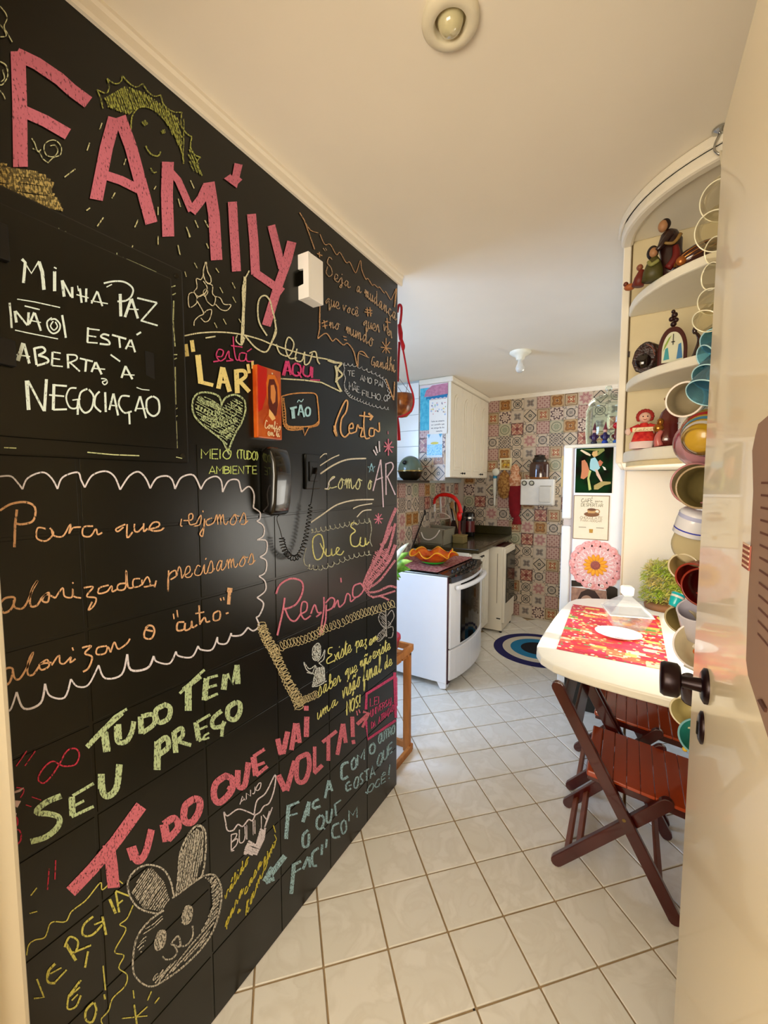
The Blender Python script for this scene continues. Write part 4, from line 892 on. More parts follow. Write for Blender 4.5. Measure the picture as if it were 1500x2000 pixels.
def arch(w, h0, h1, n=9):
    L_ = [(-w, 0), (w, 0)]
    for i in range(n+1): t = i/n; L_.append((w*math.cos(t*math.pi/2)**.85 if i < n else 0, h0+(h1-h0)*math.sin(t*math.pi/2)**1.15))
    return L_+[(-x, z) for x, z in L_[2:-1]][::-1]
MB().prism([(ax_+x, 1.655, zb+z) for x, z in arch(.040, .055, .128)], (0, .026, 0)).build('frame', mat('4A140C', .3, key='frame_wood', coat=.5, var=.2), fa, bevel=.004)
MB().prism([(ax_+x, 1.6545, zb+.014+z) for x, z in arch(.029, .036, .096)], (0, -.0012, 0)).build('picture', mat('DCDCC0', .4, key='pale_print'), fa)
for dx, c, zz in ((-.016, '3C9CA4', .0), (.019, '3C7CB0', .01)):
    MB().prism([(ax_+dx-.008, 1.653, zb+.022), (ax_+dx+.008, 1.653, zb+.024), (ax_+dx+.003, 1.653, zb+.062+zz), (ax_+dx-.004, 1.653, zb+.058+zz)], (0, -.0006, 0)).build('blue_figure', mat(c, .5), fa)
MB().prism([(ax_-.026, 1.653, zb+.05), (ax_-.016, 1.653, zb+.07), (ax_-.004, 1.653, zb+.10), (ax_-.012, 1.653, zb+.092), (ax_-.022, 1.653, zb+.07)], (0, -.0005, 0)).build('green_patch', mat('8CA838', .5), fa)
MB().box((ax_-.001, 1.648, zb+.068), (ax_+.001, 1.650, zb+.102)).box((ax_-.005, 1.648, zb+.076), (ax_+.005, 1.650, zb+.0785)).build('crucifix', mat('1A1008', .4), fa)
for dx, dz, r_ in ((0, .138, .009), (.006, .150, .008), (-.006, .155, .008), (.002, .167, .009), (-.002, .178, .006)): MB().ball((ax_+dx, 1.667, zb+dz), r_, 10, 7).build('finial', mat('2A0C0A', .4), fa, smooth=True)
sf_ = thing('slender_figurine', 'thin polished dark figurine with an oval head, middle shelf beside the glasses', 'figurine', (.17, 1.64, zb))
b = SP(1356, 700, 1.62)
P_ = [SP(1353, 706, 1.62), SP(1357, 690, 1.62), SP(1363, 672, 1.62), SP(1366, 660, 1.62), SP(1360, 650, 1.62)]
P_ = [Vector((p.x, p.y, max(p.z, zb+.0015))) for p in P_]
MB().tube(P_, [.010, .005, .004, .006, .004]).build('body', mat('2A0E08', .1, coat=1, key='polished_wood', var=.1), sf_, smooth=True)
MB().ball(P_[-1]+Vector((-.004, 0, .008)), (.007, .007, .012), 12, 8).build('head', mat('2A0E08', .1, coat=1, key='polished_wood', var=.1), sf_, smooth=True)

# shelf 3
zb = 1.6178
rd = thing('rag_doll', 'rag doll with red hair and red dress holding a cream banner, lowest shelf', 'doll', (.03, 1.7, zb))
b = SP(1257, 850, 1.69); X_ = b.x; Y_ = 1.69
rdm = mat('B8141C', .8, key='doll_red', hex2='E04030', scale=60)
MB().lathe([(0, .002), (.040, .002), (.038, .02), (.030, .05), (.018, .078), (.010, .088)], (X_, Y_, zb), n=22, sx=1, sy=.7).build('dress', rdm, rd, smooth=True)
MB().lathe([(.041, .0), (.042, .018), (.039, .024)], (X_, Y_, zb), n=22, sx=1, sy=.72).build('hem', mat('F0D8D4', .8, key='lace'), rd, smooth=True)
MB().ball((X_+.002, Y_-.004, zb+.106), (.018, .016, .018), 16, 10).build('face', mat('E8B8A0', .7), rd, smooth=True)
for dx in (-.006, .007): MB().ball((X_+.002+dx, Y_-.019, zb+.108), .0022, 8, 6).build('eye', mat('1A1210', .4), rd)
MB().tube([(X_-.003, Y_-.0195, zb+.099), (X_+.002, Y_-.0202, zb+.097), (X_+.007, Y_-.0195, zb+.099)], .0009, 5).build('mouth', mat('A01818', .5), rd)
for k in range(11):
    t = R(-25+23*k); MB().ball((X_+.002+.020*math.cos(t), Y_+.003, zb+.110+.019*math.sin(t)), (.008, .009, .008), 9, 6).build('hair_curl', mat('A02820', .8, key='red_hair'), rd, smooth=True)
MB().tube([(X_-.014, Y_-.006, zb+.078), (X_-.036, Y_-.010, zb+.066), (X_-.044, Y_-.012, zb+.060)], [.008, .009, .006]).build('arm', rdm, rd, smooth=True)
MB().tube([(X_+.014, Y_-.006, zb+.078), (X_+.036, Y_-.010, zb+.070)], [.008, .009]).build('arm', rdm, rd, smooth=True)
MB().ball((X_-.046, Y_-.012, zb+.060), (.010, .009, .013), 10, 8).build('hand', mat('E8C8B8', .7), rd, smooth=True)
MB().box((X_-.034, Y_-.034, zb+.056), (X_+.040, Y_-.031, zb+.070)).build('banner', mat('F0DCB4', .7), rd)
m_ = MB(); write(m_, 'feliz', (X_-.028, Y_-.0345, zb+.058), (1, 0, 0), (0, 0, 1), .010, .001, (0, -1, 0), low=True, width=.05); m_.build('banner_writing', mat('B08850', .7), rd)
qs = thing('crowned_statue', 'deep red robed statue with golden crowned head and child, lowest shelf', 'statue', (.1, 1.67, zb))
b = SP(1303, 850, 1.65); X_ = b.x+.003; Y_ = 1.655
MB().lathe([(0, 0), (.044, 0), (.042, .03), (.032, .08), (.022, .115), (.008, .13)], (X_, Y_, zb), n=20, sx=1, sy=.7).build('robe', mat('5A0C0A', .2, key='ruby_robe', coat=1, var=.2), qs, smooth=True)
gold = mat('B87830', .25, .7, key='antique_gold', var=.3, scale=90)
MB().ball((X_+.0, Y_-.004, zb+.140), (.013, .013, .016), 14, 9).build('head', gold, qs, smooth=True)
for k in range(6):
    t = 2*math.pi*k/6; MB().ball((X_+.011*math.cos(t), Y_-.004+.011*math.sin(t), zb+.157), .0055, 8, 6).build('crown_point', gold, qs, smooth=True)
MB().ball((X_-.024, Y_-.02, zb+.082), (.010, .010, .012), 12, 8).build('child_head', gold, qs, smooth=True)
MB().ball((X_-.028, Y_-.02, zb+.062), (.016, .012, .014), 12, 8).build('child_body', gold, qs, smooth=True)
MB().tube([(X_-.020, Y_-.024, zb+.052), (X_-.030, Y_-.028, zb+.03), (X_-.026, Y_-.026, zb+.004)], [.007, .010, .014]).build('pink_drape', mat('C86A64', .3, coat=.5), qs, smooth=True)
tm = thing('white_tumbler', 'white dotted cylinder cup standing at the right of the lowest shelf', 'cup', (.16, 1.66, zb))
b = SP(1340, 850, 1.63)
MB().lathe([(0, 0), (.024, 0), (.026, .004), (.027, .085), (.025, .085), (.024, .01), (0, .01)], (b.x+.002, 1.60, zb), n=24).build('body', mat('F2F0EC', .3), tm, smooth=True)
for j in range(5):
    for i in range(5):
        t = R(180+32*i+(16 if j % 2 else 0)); MB().ball((b.x+.002+.027*math.cos(t), 1.60+.027*math.sin(t), zb+.014+.014*j), .0018, 6, 4).build('dot', mat('9CA8B8', .4), tm)

# ================================================================ TABLE
TZ = .78
tb = thing('table', 'white half-round drop table fixed to the wall under a red mat', 'table', (.1, 2.3, 0))
out = [(.352, 1.612), (.158, 1.622), (.03, 1.634), (-.087, 1.652), (-.17, 1.672), (-.235, 1.70), (-.29, 1.75), (-.318, 1.81), (-.328, 1.88), (-.330, 2.0), (-.322, 2.3), (-.308, 2.55), (-.292, 2.68), (-.262, 2.76), (-.2, 2.82), (-.10, 2.86), (0, 2.88), (.18, 2.90), (.352, 2.905)]
MB().prism([(x, y, TZ-.034) for x, y in out], (0, 0, .034)).build('tabletop', mat('F4EEDC', .3, key='table_white', var=.02), tb, bevel=.008, seg=3)
for y in (1.95, 2.65): MB().prism([(XR-.004, y, TZ-.036), (XR-.004, y, .42), (XR-.03, y, .42), (.08, y, TZ-.06), (.08, y, TZ-.036)], (0, .03, 0)).build('bracket', WOODRED, tb, bevel=.002)
# patchwork mat
def patch_mat():
    m = bpy.data.materials.new('placemat_print'); m.use_nodes = True; nt = m.node_tree; n = nt.nodes; L = nt.links.new; b = n['Principled BSDF']; b.inputs['Roughness'].default_value = .45
    tc = n.new('ShaderNodeTexCoord'); mp = n.new('ShaderNodeMapping'); L(tc.outputs['Object'], mp.inputs[0]); mp.inputs['Scale'].default_value = (15, 34, 1)
    v = n.new('ShaderNodeTexVoronoi'); v.distance = 'CHEBYCHEV'; v.inputs['Scale'].default_value = 1; v.inputs['Randomness'].default_value = .55; L(mp.outputs[0], v.inputs['Vector'])
    sp = n.new('ShaderNodeSeparateColor'); L(v.outputs['Color'], sp.inputs[0])
    cr = n.new('ShaderNodeValToRGB'); cr.color_ramp.interpolation = 'CONSTANT'; e = cr.color_ramp.elements
    cols = [(0, 'C8203C'), (.2, 'D84030'), (.36, 'C83048'), (.5, 'E07048'), (.62, 'D02850'), (.72, 'E8C060'), (.8, 'B82034'), (.9, 'E8D8A8'), (.95, '6A9C4C')]
    e[0].color = lin(cols[0][1]); e[1].position = cols[1][0]; e[1].color = lin(cols[1][1])
    for p, c in cols[2:]: k = e.new(p); k.color = lin(c)
    L(sp.outputs[0], cr.inputs[0])
    v2 = n.new('ShaderNodeTexVoronoi'); v2.inputs['Scale'].default_value = 42; L(tc.outputs['Object'], v2.inputs['Vector'])
    mr = n.new('ShaderNodeMapRange'); mr.inputs[1].default_value = .28; mr.inputs[2].default_value = .36; L(v2.outputs['Distance'], mr.inputs[0])
    cr2 = n.new('ShaderNodeValToRGB'); cr2.color_ramp.interpolation = 'CONSTANT'; f = cr2.color_ramp.elements
    f[0].color = lin('F0D890'); f[1].position = .35; f[1].color = lin('D83850')
    for p, c in ((.55, 'F0E8D0'), (.75, 'E08030'), (.9, '5A9058')): k = f.new(p); k.color = lin(c)
    s2 = n.new('ShaderNodeSeparateColor'); L(v2.outputs['Color'], s2.inputs[0]); L(s2.outputs[1], cr2.inputs[0])
    mx = n.new('ShaderNodeMix'); mx.data_type = 'RGBA'; L(mr.outputs[0], mx.inputs['Factor']); L(cr2.outputs[0], mx.inputs['A']); L(cr.outputs[0], mx.inputs['B'])
    L(mx.outputs['Result'], b.inputs['Base Color']); return m
q = [at(1119, 1181, Z=TZ), at(1087, 1268, Z=TZ), at(1308, 1311, Z=TZ)]
d2 = q[2]-q[1]; q.append(q[0]+d2*1.05)
o = MB().prism([(p.x, p.y, TZ+.0008) for p in q], (0, 0, .0025)).build('placemat', patch_mat()); tag(o, 'red, pink and orange patchwork mat spread on the white table', 'placemat')
# glass biscuit box
g = at(1222, 1232, Z=TZ); gc = Vector((g.x, g.y+.06, TZ+.0036))
gb = thing('glass_box', 'faceted clear glass dish with pyramid lid, biscuits inside, on the red mat', 'dish', gc)
def sq(c, r, z, rot=0): return [(c.x+r*math.cos(R(45+90*i)+rot), c.y+r*math.sin(R(45+90*i)+rot), c.z+z) for i in range(4)]
def frust(c, levels, rot=.25):
    mb = MB(); vs = []; fs = []
    for r, z in levels: vs += sq(c, r, z, rot)
    m = len(levels)
    for j in range(m-1):
        for i in range(4): fs.append((j*4+i, j*4+(i+1) % 4, (j+1)*4+(i+1) % 4, (j+1)*4+i))
    fs.append((3, 2, 1, 0)); fs.append(tuple(range((m-1)*4, m*4)))
    return mb._add(vs, fs)
BOXG = thin_glass('box', 'FFFFFF', diff=.08)  # white diffuse share puts the sparkle of sunlit glass into the colour
frust(gc, [(.085, 0), (.095, .01), (.13, .075), (.122, .075), (.088, .014), (.08, .012)]).build('glass_base', BOXG, gb, bevel=.004)
frust(gc, [(.132, .077), (.13, .088), (.028, .155), (.024, .155), (.122, .086), (.124, .078)]).build('glass_lid', BOXG, gb, bevel=.003)
frust(gc, [(.134, .0745), (.136, .077), (.134, .0795), (.126, .0795), (.126, .0745)]).build('glass_rim', mat('F8F8EC', .1, key='rim_glass', var=0, coat=1, trans=.4), gb)
frust(gc, [(.022, .155), (.034, .165), (.036, .20), (.026, .205)]).build('lid_knob', mat('F4F6EE', .08, key='knob_glass', var=0, coat=1, trans=.5), gb, bevel=.003)
for k in range(14): MB().ball((gc.x+random.uniform(-.05, .05), gc.y+random.uniform(-.045, .045), gc.z+.026+.012*(k//5)), (.022, .018, .010), 10, 6).build('biscuit', mat(random.choice(['C87828', 'D89838', 'A85C20']), .7), gb, smooth=True)
g = at(1207, 1243, Z=TZ)  # dish and cloth added to stand in for the blown-out sun patch
wp = thing('glare_dish', 'shiny white oval dish glaring in the sunlight at the front of the mat', 'dish', (g.x, g.y, TZ+.004))
MB().lathe([(0, .002), (.055, .002), (.085, .016), (.089, .017), (.086, .013), (.058, 0), (0, 0)], (g.x, g.y, TZ+.0036), n=36, sx=1.1, sy=.95).build('plate', mat('FCFCFC', .1, key='white_glaze', var=0), wp, smooth=True)
MB().ball((g.x, g.y, TZ+.016), (.05, .045, .016), 20, 8).build('glare_cloth', mat('FCFAF6', .6, key='glare_napkin'), wp, smooth=True)
# grassy plant on the table
g = at(1292, 1186, Z=TZ); gp = thing('grass_ornament', 'bushy lime green grass ornament on the far end of the table', 'plant', (g.x, g.y-.02, TZ))
GX, GY = g.x+.005, min(g.y-.03, 2.80)
MB().lathe([(0, 0), (.09, 0), (.095, .02), (.085, .035), (0, .035)], (GX, GY, TZ+.0012), n=24).build('tray', mat('8A5A30', .7, key='brown_tray'), gp, smooth=True)
mb = MB(); random.seed(3)
for k in range(3200):
    t = random.uniform(0, 6.283); rr = .105*math.sqrt(random.random()); z = random.uniform(.04, .27); rr *= 1-.35*max(0, (z-.17)/.1)**2
    p = Vector((GX+rr*math.cos(t), GY+rr*math.sin(t)*.8, TZ+z)); d = Vector((random.uniform(-1, 1)*.6+math.cos(t)*.5, random.uniform(-1, 1)*.6+math.sin(t)*.5, random.uniform(-.2, 1))).normalized()*.035
    s_ = d.cross(Vector((random.random(), random.random(), 1))).normalized()*.0022
    mb._add([p-s_, p+s_, p+d*.6+s_+Vector((0, 0, -.004)), p+d+Vector((0, 0, -.012))], [(0, 1, 2, 3)])
mb.build('blades', mat('9CB430', .6, key='lime_grass', hex2='C8B060', scale=12), gp, kind='stuff')
# ================================================================ CHAIRS
def chair(y0, y1, label):
    c = thing('folding_chair', label, 'chair', (0, (y0+y1)/2, 0), 'folding chairs under the table')
    for y in (y0, y1):
        l = MB(); 
        a, b = Vector((.186, y, .022)), Vector((-.205, y, .735)); d = (b-a).normalized(); n_ = Vector((-d.z, 0, d.x))
        P = []
        for ang in range(-90, 91, 30): P.append(b+(d*math.cos(R(ang))+n_*math.sin(R(ang)))*.021)
        for ang in range(90, 271, 30): P.append(a+(d*math.cos(R(ang))+n_*math.sin(R(ang)))*.021)
        l.prism([p+Vector((0, -.011, 0)) for p in P], (0, .022, 0)).build('long_leg', WOODRED, c, bevel=.003)
    for y in (y0+.026, y1-.026):
        a, b = Vector((-.192, y, .022)), Vector((.150, y, .400)); d = (b-a).normalized(); n_ = Vector((-d.z, 0, d.x)); P = []
        for ang in range(-90, 91, 30): P.append(b+(d*math.cos(R(ang))+n_*math.sin(R(ang)))*.021)
        for ang in range(90, 271, 30): P.append(a+(d*math.cos(R(ang))+n_*math.sin(R(ang)))*.021)
        MB().prism([p+Vector((0, -.011, 0)) for p in P], (0, .022, 0)).build('short_leg', WOODRED, c, bevel=.003)
    ym = (y0+y1)/2
    for f in (.10, .22):
        p = Vector((-.192, 0, .022))+Vector((.342, 0, .378))*f
        MB().bar((p.x, y0+.03, p.z), (p.x, y1-.03, p.z), .026, .012, (1, 0, 1)).build('rung', mat('7A3A1C', .4, key='rung_wood', var=.2), c, bevel=.002)
    for f in (.12,):
        p = Vector((.186, 0, .022))+Vector((-.391, 0, .713))*f
        MB().bar((p.x, y0+.01, p.z), (p.x, y1-.01, p.z), .024, .012, (1, 0, -1)).build('rung', mat('7A3A1C', .4, key='rung_wood', var=.2), c, bevel=.002)
    for k in range(2):
        p = Vector((.186, 0, .022))+Vector((-.391, 0, .713))*(.80+.10*k)
        MB().bar((p.x-.012, y0, p.z), (p.x-.012, y1, p.z), .05, .012, (-.48, 0, .88)).build('back_slat', WOODRED, c, bevel=.002)
    zs = lambda x: .428-.10*(x+.1)
    for y in (y0+.045, y1-.045):
        a, b = Vector((-.095, y, zs(-.095)-.022)), Vector((.29, y, zs(.29)-.022))
        MB().bar(a, b, .022, .036, (0, 1, 0)).build('seat_rail', WOODRED, c, bevel=.004)
    sw_ = mat('B4441A', .2, key='seat_wood', var=.25, scale=8, stretch=(.4, .12, 1), coat=.6)
    xs = -.10
    for k in range(9):
        x0_ = xs+.0435*k; x1_ = x0_+.0425; 
        MB().prism([(x0_, y0+.028, zs(x0_)), (x1_, y0+.028, zs(x1_)), (x1_, y0+.028, zs(x1_)-.012-(.012 if k == 0 else 0)), (x0_, y0+.028, zs(x0_)-.012-(.012 if k == 0 else 0))][::-1], (0, y1-y0-.056, 0)).build('slat', sw_, c, bevel=.0025 if k else .006)
    MB().cyl((.026, y0-.012, .310), (.026, y1+.012, .310), .006).build('pivot_rod', mat('8A7040', .3, .8), c)
    return c
ch = chair(1.618, 2.008, 'near dark red wooden folding chair with slatted seat, pushed under the table')
dup(ch, (-.004, .462, 0), 'far dark red folding chair tucked under the table behind the near one')
bn = thing('waste_bin', 'black bin standing on the floor beneath the far end of the table', 'bin', (-.13, 2.9, 0))
MB().prism([(-.325, 2.90, .0), (-.045, 2.90, .0), (-.04, 2.90, .42), (-.335, 2.90, .42)], (0, .138, 0)).build('body', mat('14120C', .5), bn, bevel=.012, seg=3)
MB().box((-.342, 2.894, .42), (-.036, 3.042, .445)).build('lid', mat('14120C', .45), bn, bevel=.006)
# ================================================================ RUG
rc = Vector((-.66, 3.80, 0)); rg = thing('round_rug', 'round dark blue, white and sky blue eye rug on the tiled floor', 'rug', rc)
for nm, r, z, c in (('dark_blue_ring', .382, .006, '1C1A5C'), ('cream_ring', .305, .0075, 'D8D0C0'), ('sky_blue_ring', .235, .009, '1C7CAC'), ('black_centre', .145, .0105, '0A0C1A')):
    MB().lathe([(0, z), (r-.004, z), (r, z-.003), (r, .0005)], rc, n=72).build(nm, mat(c, .95, key=nm, var=.12, scale=160, bump=.3), rg)

# ================================================================ OPEN DOOR
DX, DY = .114, .93
dpaint = mat('EBDDBE', .28, key='door_gloss_paint', var=.04, scale=3, stretch=(1, 1, .3), coat=.35)
dr = struct(MB().box((DX, .10, .012), (DX+.035, DY, 2.10)), 'door_1', dpaint, bevel=.003, origin=(DX, DY, 0))
bkm = mat('1E0C10', .3, .5, key='dark_bronze', var=.1)
kn = Vector((DX, .782, 1.186))
ro = MB().lathe([(.027, 0), (.027, .004), (.020, .008), (0, .008)], kn, (-1, 0, 0), 24).build('knob_rose', bkm, dr, smooth=True)
MB().lathe([(.011, .006), (.009, .030), (.0095, .040)], kn, (-1, 0, 0), 18).build('knob_neck', bkm, dr, smooth=True)
MB().lathe([(0, .034), (.022, .034), (.0265, .038), (.027, .055), (.024, .060), (0, .061)], kn, (-1, 0, 0), 28).build('knob', bkm, dr, smooth=True)
kh = Vector((DX, .800, 1.110))
MB().lathe([(.020, 0), (.020, .003), (.015, .006), (0, .006)], kh, (-1, 0, 0), 22, sx=1, sy=1.3).build('keyhole_plate', bkm, dr, smooth=True)
MB().box((DX-.008, kh.y-.002, kh.z-.012), (DX-.005, kh.y+.002, kh.z+.008)).build('keyhole', BLACK, dr)
MB().box((DX+.008, DY-.001, 1.05), (DX+.027, DY+.0015, 1.25)).build('latch_plate', mat('8A7A5A', .3, .8), dr)
# papers taped on the door
pp1 = thing('door_paper', 'curling pinkish brown printed sheet taped to the open door', 'paper', (DX, .5, 1.43))
def DP(px, py, X=DX-.002): return at(px, py, X=X)
e_ = [(1484, 828), (1478, 850), (1472, 880), (1474, 960), (1470, 1040), (1467, 1110), (1463, 1180), (1460, 1290), (1464, 1320), (1500, 1400), (1500, 845)]
P = [DP(*p) for p in e_]
far = [Vector((DX-.002, .28, 1.54)), Vector((DX-.002, .28, 1.24))]
MB().prism([P[0], P[1], P[2], P[3], P[4], P[5], P[6], P[7], P[8], Vector((DX-.002, .40, 1.26)), Vector((DX-.002, .26, 1.26)), Vector((DX-.002, .26, 1.58)), Vector((DX-.002, .50, 1.567))], (-.0012, 0, 0)).build('sheet', mat('8C7060', .75, key='brown_paper', var=.05), pp1)
m_ = MB()
for k in range(13):
    z = 1.50-.012*k; m_.ribbon([(DX-.0036, .535-.0018*k, z), (DX-.0036, .40, z), (DX-.0036, .30, z)], (-1, 0, 0), .0022)
m_.build('printed_lines', mat('5A3428', .8, key='brown_ink'), pp1)
a_ = DP(1458, 1060); b_ = DP(1472, 1118)
MB().box((DX-.005, a_.y-.03, b_.z), (DX-.0035, a_.y, a_.z)).build('striped_tag', mat('8A4838', .6), pp1)
for k in range(5): MB().box((DX-.0056, a_.y-.03, b_.z+.003+.0055*k), (DX-.005, a_.y-.002, b_.z+.0055*k+.005)).build('tag_stripe', mat('D8B8A0', .6), pp1)
MB().prism([DP(1462, 1300, DX-.0015), DP(1470, 1340, DX-.0015), DP(1482, 1348, DX-.0015), DP(1500, 1372, DX-.0015), DP(1500, 1395, DX-.0015), DP(1466, 1332, DX-.0015)], (-.001, 0, 0)).build('torn_corner', mat('E8DCC0', .8), pp1)
MB().prism([DP(1484, 1368, DX-.003), DP(1490, 1366, DX-.003), DP(1500, 1384, DX-.003), DP(1498, 1392, DX-.003)], (-.002, 0, 0)).build('dark_fleck', mat('4A2A1C', .7), pp1)

# ================================================================ STRING OF HANGING CUPS AND GLASSES
CYp = 1.20
kx = at(1350, 943, Y=CYp)
PXM = (at(1350, 944, Y=CYp)-at(1350, 943, Y=CYp)).length
hangx = .172
hk = thing('cup_string', 'thin rope hanging from a ceiling hook behind the door edge carrying cups', 'rope', (hangx, 1.235, .7))
MB().tube([(hangx, 1.235, .78), (hangx, 1.235, 1.4), (hangx, 1.24, 1.9), (hangx+.002, 1.30, 2.15), (.176, 1.46, 2.385)], .003).build('rope', mat('E8DCC0', .9, key='rope'), hk)
g = at(1411, 262, Y=1.24)
MB().lathe([(0, 0), (.02, 0), (.02, -.006), (.008, -.012), (0, -.012)], (.176, 1.47, CEIL-.001), n=16).build('ceiling_plate', STEEL, hk)
MB().tube([(.176, 1.47, CEIL-.01), (.166, 1.47, 2.42), (.164, 1.47, 2.40), (.176, 1.47, 2.385), (.186, 1.47, 2.395)], .003).build('hook', STEEL, hk, smooth=True)
def cup(name, label, cat, px, py, rpx, h, odir, cout, cin=None, rb=.75, Y=CYp, group='cups and glasses on the rope', glass=False, handle=True, rough=.2, bands=None, tilt_r=1.0, prof=None, wall=.0035):
    """cup with its rim centre at the photo pixel, opening along odir"""
    c = at(px, py, Y=Y); r = rpx*PXM*(Y/CYp); d = Vector(odir).normalized(); g = thing(name, label, cat, c, None)
    mo = (GLASS if glass == 1 else glass) if glass else mat(cout, rough, key='cup_'+cout, var=.03, coat=.3)
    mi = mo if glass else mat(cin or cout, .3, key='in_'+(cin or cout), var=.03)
    R_ = r
    out_ = [(0, -h), (R_*rb*.85, -h), (R_*rb, -h+.006), (R_*(rb+1)/2*1.03, -h*.5), (R_, -.002), (R_-.0008, .0005)] if not prof else [(R_*a, -h*b) for a, b in prof]
    in_ = [(R_-.0008, .0005), (R_-wall, -.002), (R_*(rb+1)/2*1.03-wall, -h*.5), (R_*rb-wall, -h+.009), (0, -h+.006)]
    if glass:
        MB().lathe(out_+([] if prof else in_), c, d, 32).build('glass_wall', mo, g, smooth=True)
        MB().lathe([(R_-.0022, -.001), (R_-.001, .0012), (R_+.0004, -.001)], c, d, 40).build('rim', mat('F4EED0' if mo is not bluegl else 'BCE4EC', .1, key='glass_rim' if mo is not bluegl else 'blue_rim', var=0, coat=1), g, smooth=True)
    else:
        MB().lathe(out_, c, d, 32).build('body', mo, g, smooth=True)
        MB().lathe(in_, c, d, 32).build('inside', mi, g, smooth=True)
        MB().lathe([(R_-wall-.0003, -.0005), (R_-wall/2, .0012), (R_+.0004, -.0005)], c, d, 36).build('rim', mat(bands[0] if bands else cout, .2), g, smooth=True)
    if bands and len(bands) > 1:
        for k, b in enumerate(bands[1:]):
            f0 = .18+.26*k; rr = lambda f: R_*(1-(1-rb)*f*.85)*1.012
            MB().lathe([(rr(f0), -h*f0), (rr(f0+.16), -h*(f0+.16))], c, d, 32).build('painted_band', mat(b, .25), g, smooth=True)
    if handle:
        u, v, a = basis(d); sd = Vector((1, 0, .1)); sd = (sd-a*sd.dot(a)).normalized()
        p0 = c-a*h*.22+sd*R_*.97; p1 = c-a*h*.78+sd*R_*(rb+1)/2*.97
        MB().tube([p0, p0+sd*.02-a*.004, (p0+p1)/2+sd*.028, p1+sd*.018+a*.004, p1], .0045).build('handle', mo, g, smooth=True)
    return g
gobl = [(.0, 1.0), (.75, 1.0), (.75, .97), (.1, .93), (.08, .62), (.3, .55), (.85, .38), (1.05, .2), (1.0, 0), (.97, 0), (1.02, .2), (.82, .37), (.2, .52), (0, .54)]
clear = thin_glass('stemware', 'FBF9F0', diff=.0)
bluegl = thin_glass('blue', '9CD0E0', diff=.16)
DO = (-.62, -.75, -.22)
cup('wine_glass', 'clear goblet hanging highest on the rope', 'glass', 1408, 392, 36, .13, (-.5, -.6, -.62), '', prof=gobl, glass=clear, handle=False)
cup('wine_glass', 'clear goblet hanging second from the top of the rope', 'glass', 1396, 452, 36, .13, (-.55, -.6, -.58), '', prof=gobl, glass=clear, handle=False, Y=1.17)
cup('water_glass', 'clear tumbler just below the two goblets', 'glass', 1396, 490, 24, .09, (-.8, -.5, -.3), '', glass=clear, handle=False)
cup('water_glass', 'clear tumbler hanging in front of the carved oval, above the cut glasses', 'glass', 1388, 540, 24, .09, (-.85, -.5, -.2), '', glass=clear, handle=False, Y=1.18)
cup('cut_glass', 'ribbed clear glass hanging above the blue glasses', 'glass', 1388, 590, 25, .08, (-.6, -.6, -.5), '', glass=clear, handle=False, rb=.6)
cup('cut_glass', 'small ribbed glass hanging directly above the pale blue glasses', 'glass', 1378, 628, 24, .07, (-.5, -.5, -.7), '', glass=clear, handle=False, rb=.6, Y=1.17)
cup('blue_glass', 'pale blue glass, uppermost of the blue ones', 'glass', 1396, 668, 26, .08, (-.5, -.6, -.6), '', glass=bluegl, handle=False)
cup('blue_glass', 'pale blue glass hanging left beside the slender figurine', 'glass', 1378, 698, 24, .08, (-.85, -.4, -.4), '', glass=bluegl, handle=False, Y=1.19)
cup('blue_glass', 'blue tumbler with a white rim hanging above the painted bowl', 'glass', 1384, 738, 30, .10, (-.5, -.55, -.68), '', glass=bluegl, handle=False, Y=1.17)
cup('blue_glass', 'large blue tumbler, lowest of the blue glasses', 'glass', 1376, 768, 33, .10, (-.45, -.5, -.74), '', glass=bluegl, handle=False, Y=1.14)
cup('dark_cup', 'black cup tucked behind the blue glasses', 'cup', 1402, 702, 17, .06, DO, '14080A', '1A0C0C')
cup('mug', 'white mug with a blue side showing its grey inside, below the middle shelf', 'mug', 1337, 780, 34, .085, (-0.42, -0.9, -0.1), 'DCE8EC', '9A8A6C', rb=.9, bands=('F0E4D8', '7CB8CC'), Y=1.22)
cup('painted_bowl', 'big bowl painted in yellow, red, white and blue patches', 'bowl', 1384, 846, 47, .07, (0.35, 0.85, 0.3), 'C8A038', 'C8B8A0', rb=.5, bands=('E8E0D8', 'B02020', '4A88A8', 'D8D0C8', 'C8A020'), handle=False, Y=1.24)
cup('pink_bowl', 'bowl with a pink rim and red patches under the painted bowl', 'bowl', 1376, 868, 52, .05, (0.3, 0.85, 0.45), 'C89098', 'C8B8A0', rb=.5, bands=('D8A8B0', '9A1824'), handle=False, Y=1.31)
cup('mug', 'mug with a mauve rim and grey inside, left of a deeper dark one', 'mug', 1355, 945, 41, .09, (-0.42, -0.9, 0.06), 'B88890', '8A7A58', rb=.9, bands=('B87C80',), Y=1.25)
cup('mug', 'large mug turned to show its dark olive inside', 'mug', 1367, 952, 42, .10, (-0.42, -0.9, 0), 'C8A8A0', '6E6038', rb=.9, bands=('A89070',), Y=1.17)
cup('mug', 'white mug with a violet blue band around its side', 'mug', 1348, 1042, 30, .06, (-0.2, 0.25, -0.94), 'E4E4EC', 'C0B8B0', rb=.95, bands=('F4F4F4', '3C44B8', '4A50C0', 'B8BCE0'), Y=1.24, handle=False)
cup('tin_mug', 'cream mug seen from its flat bottom, with a printed brown band', 'mug', 1372, 1052, 43, .06, (0.25, 0.9, 0.25), 'C0B28C', 'B0A078', rb=1.0, bands=('C8BC98', '7A4A30'), Y=1.30, handle=False)
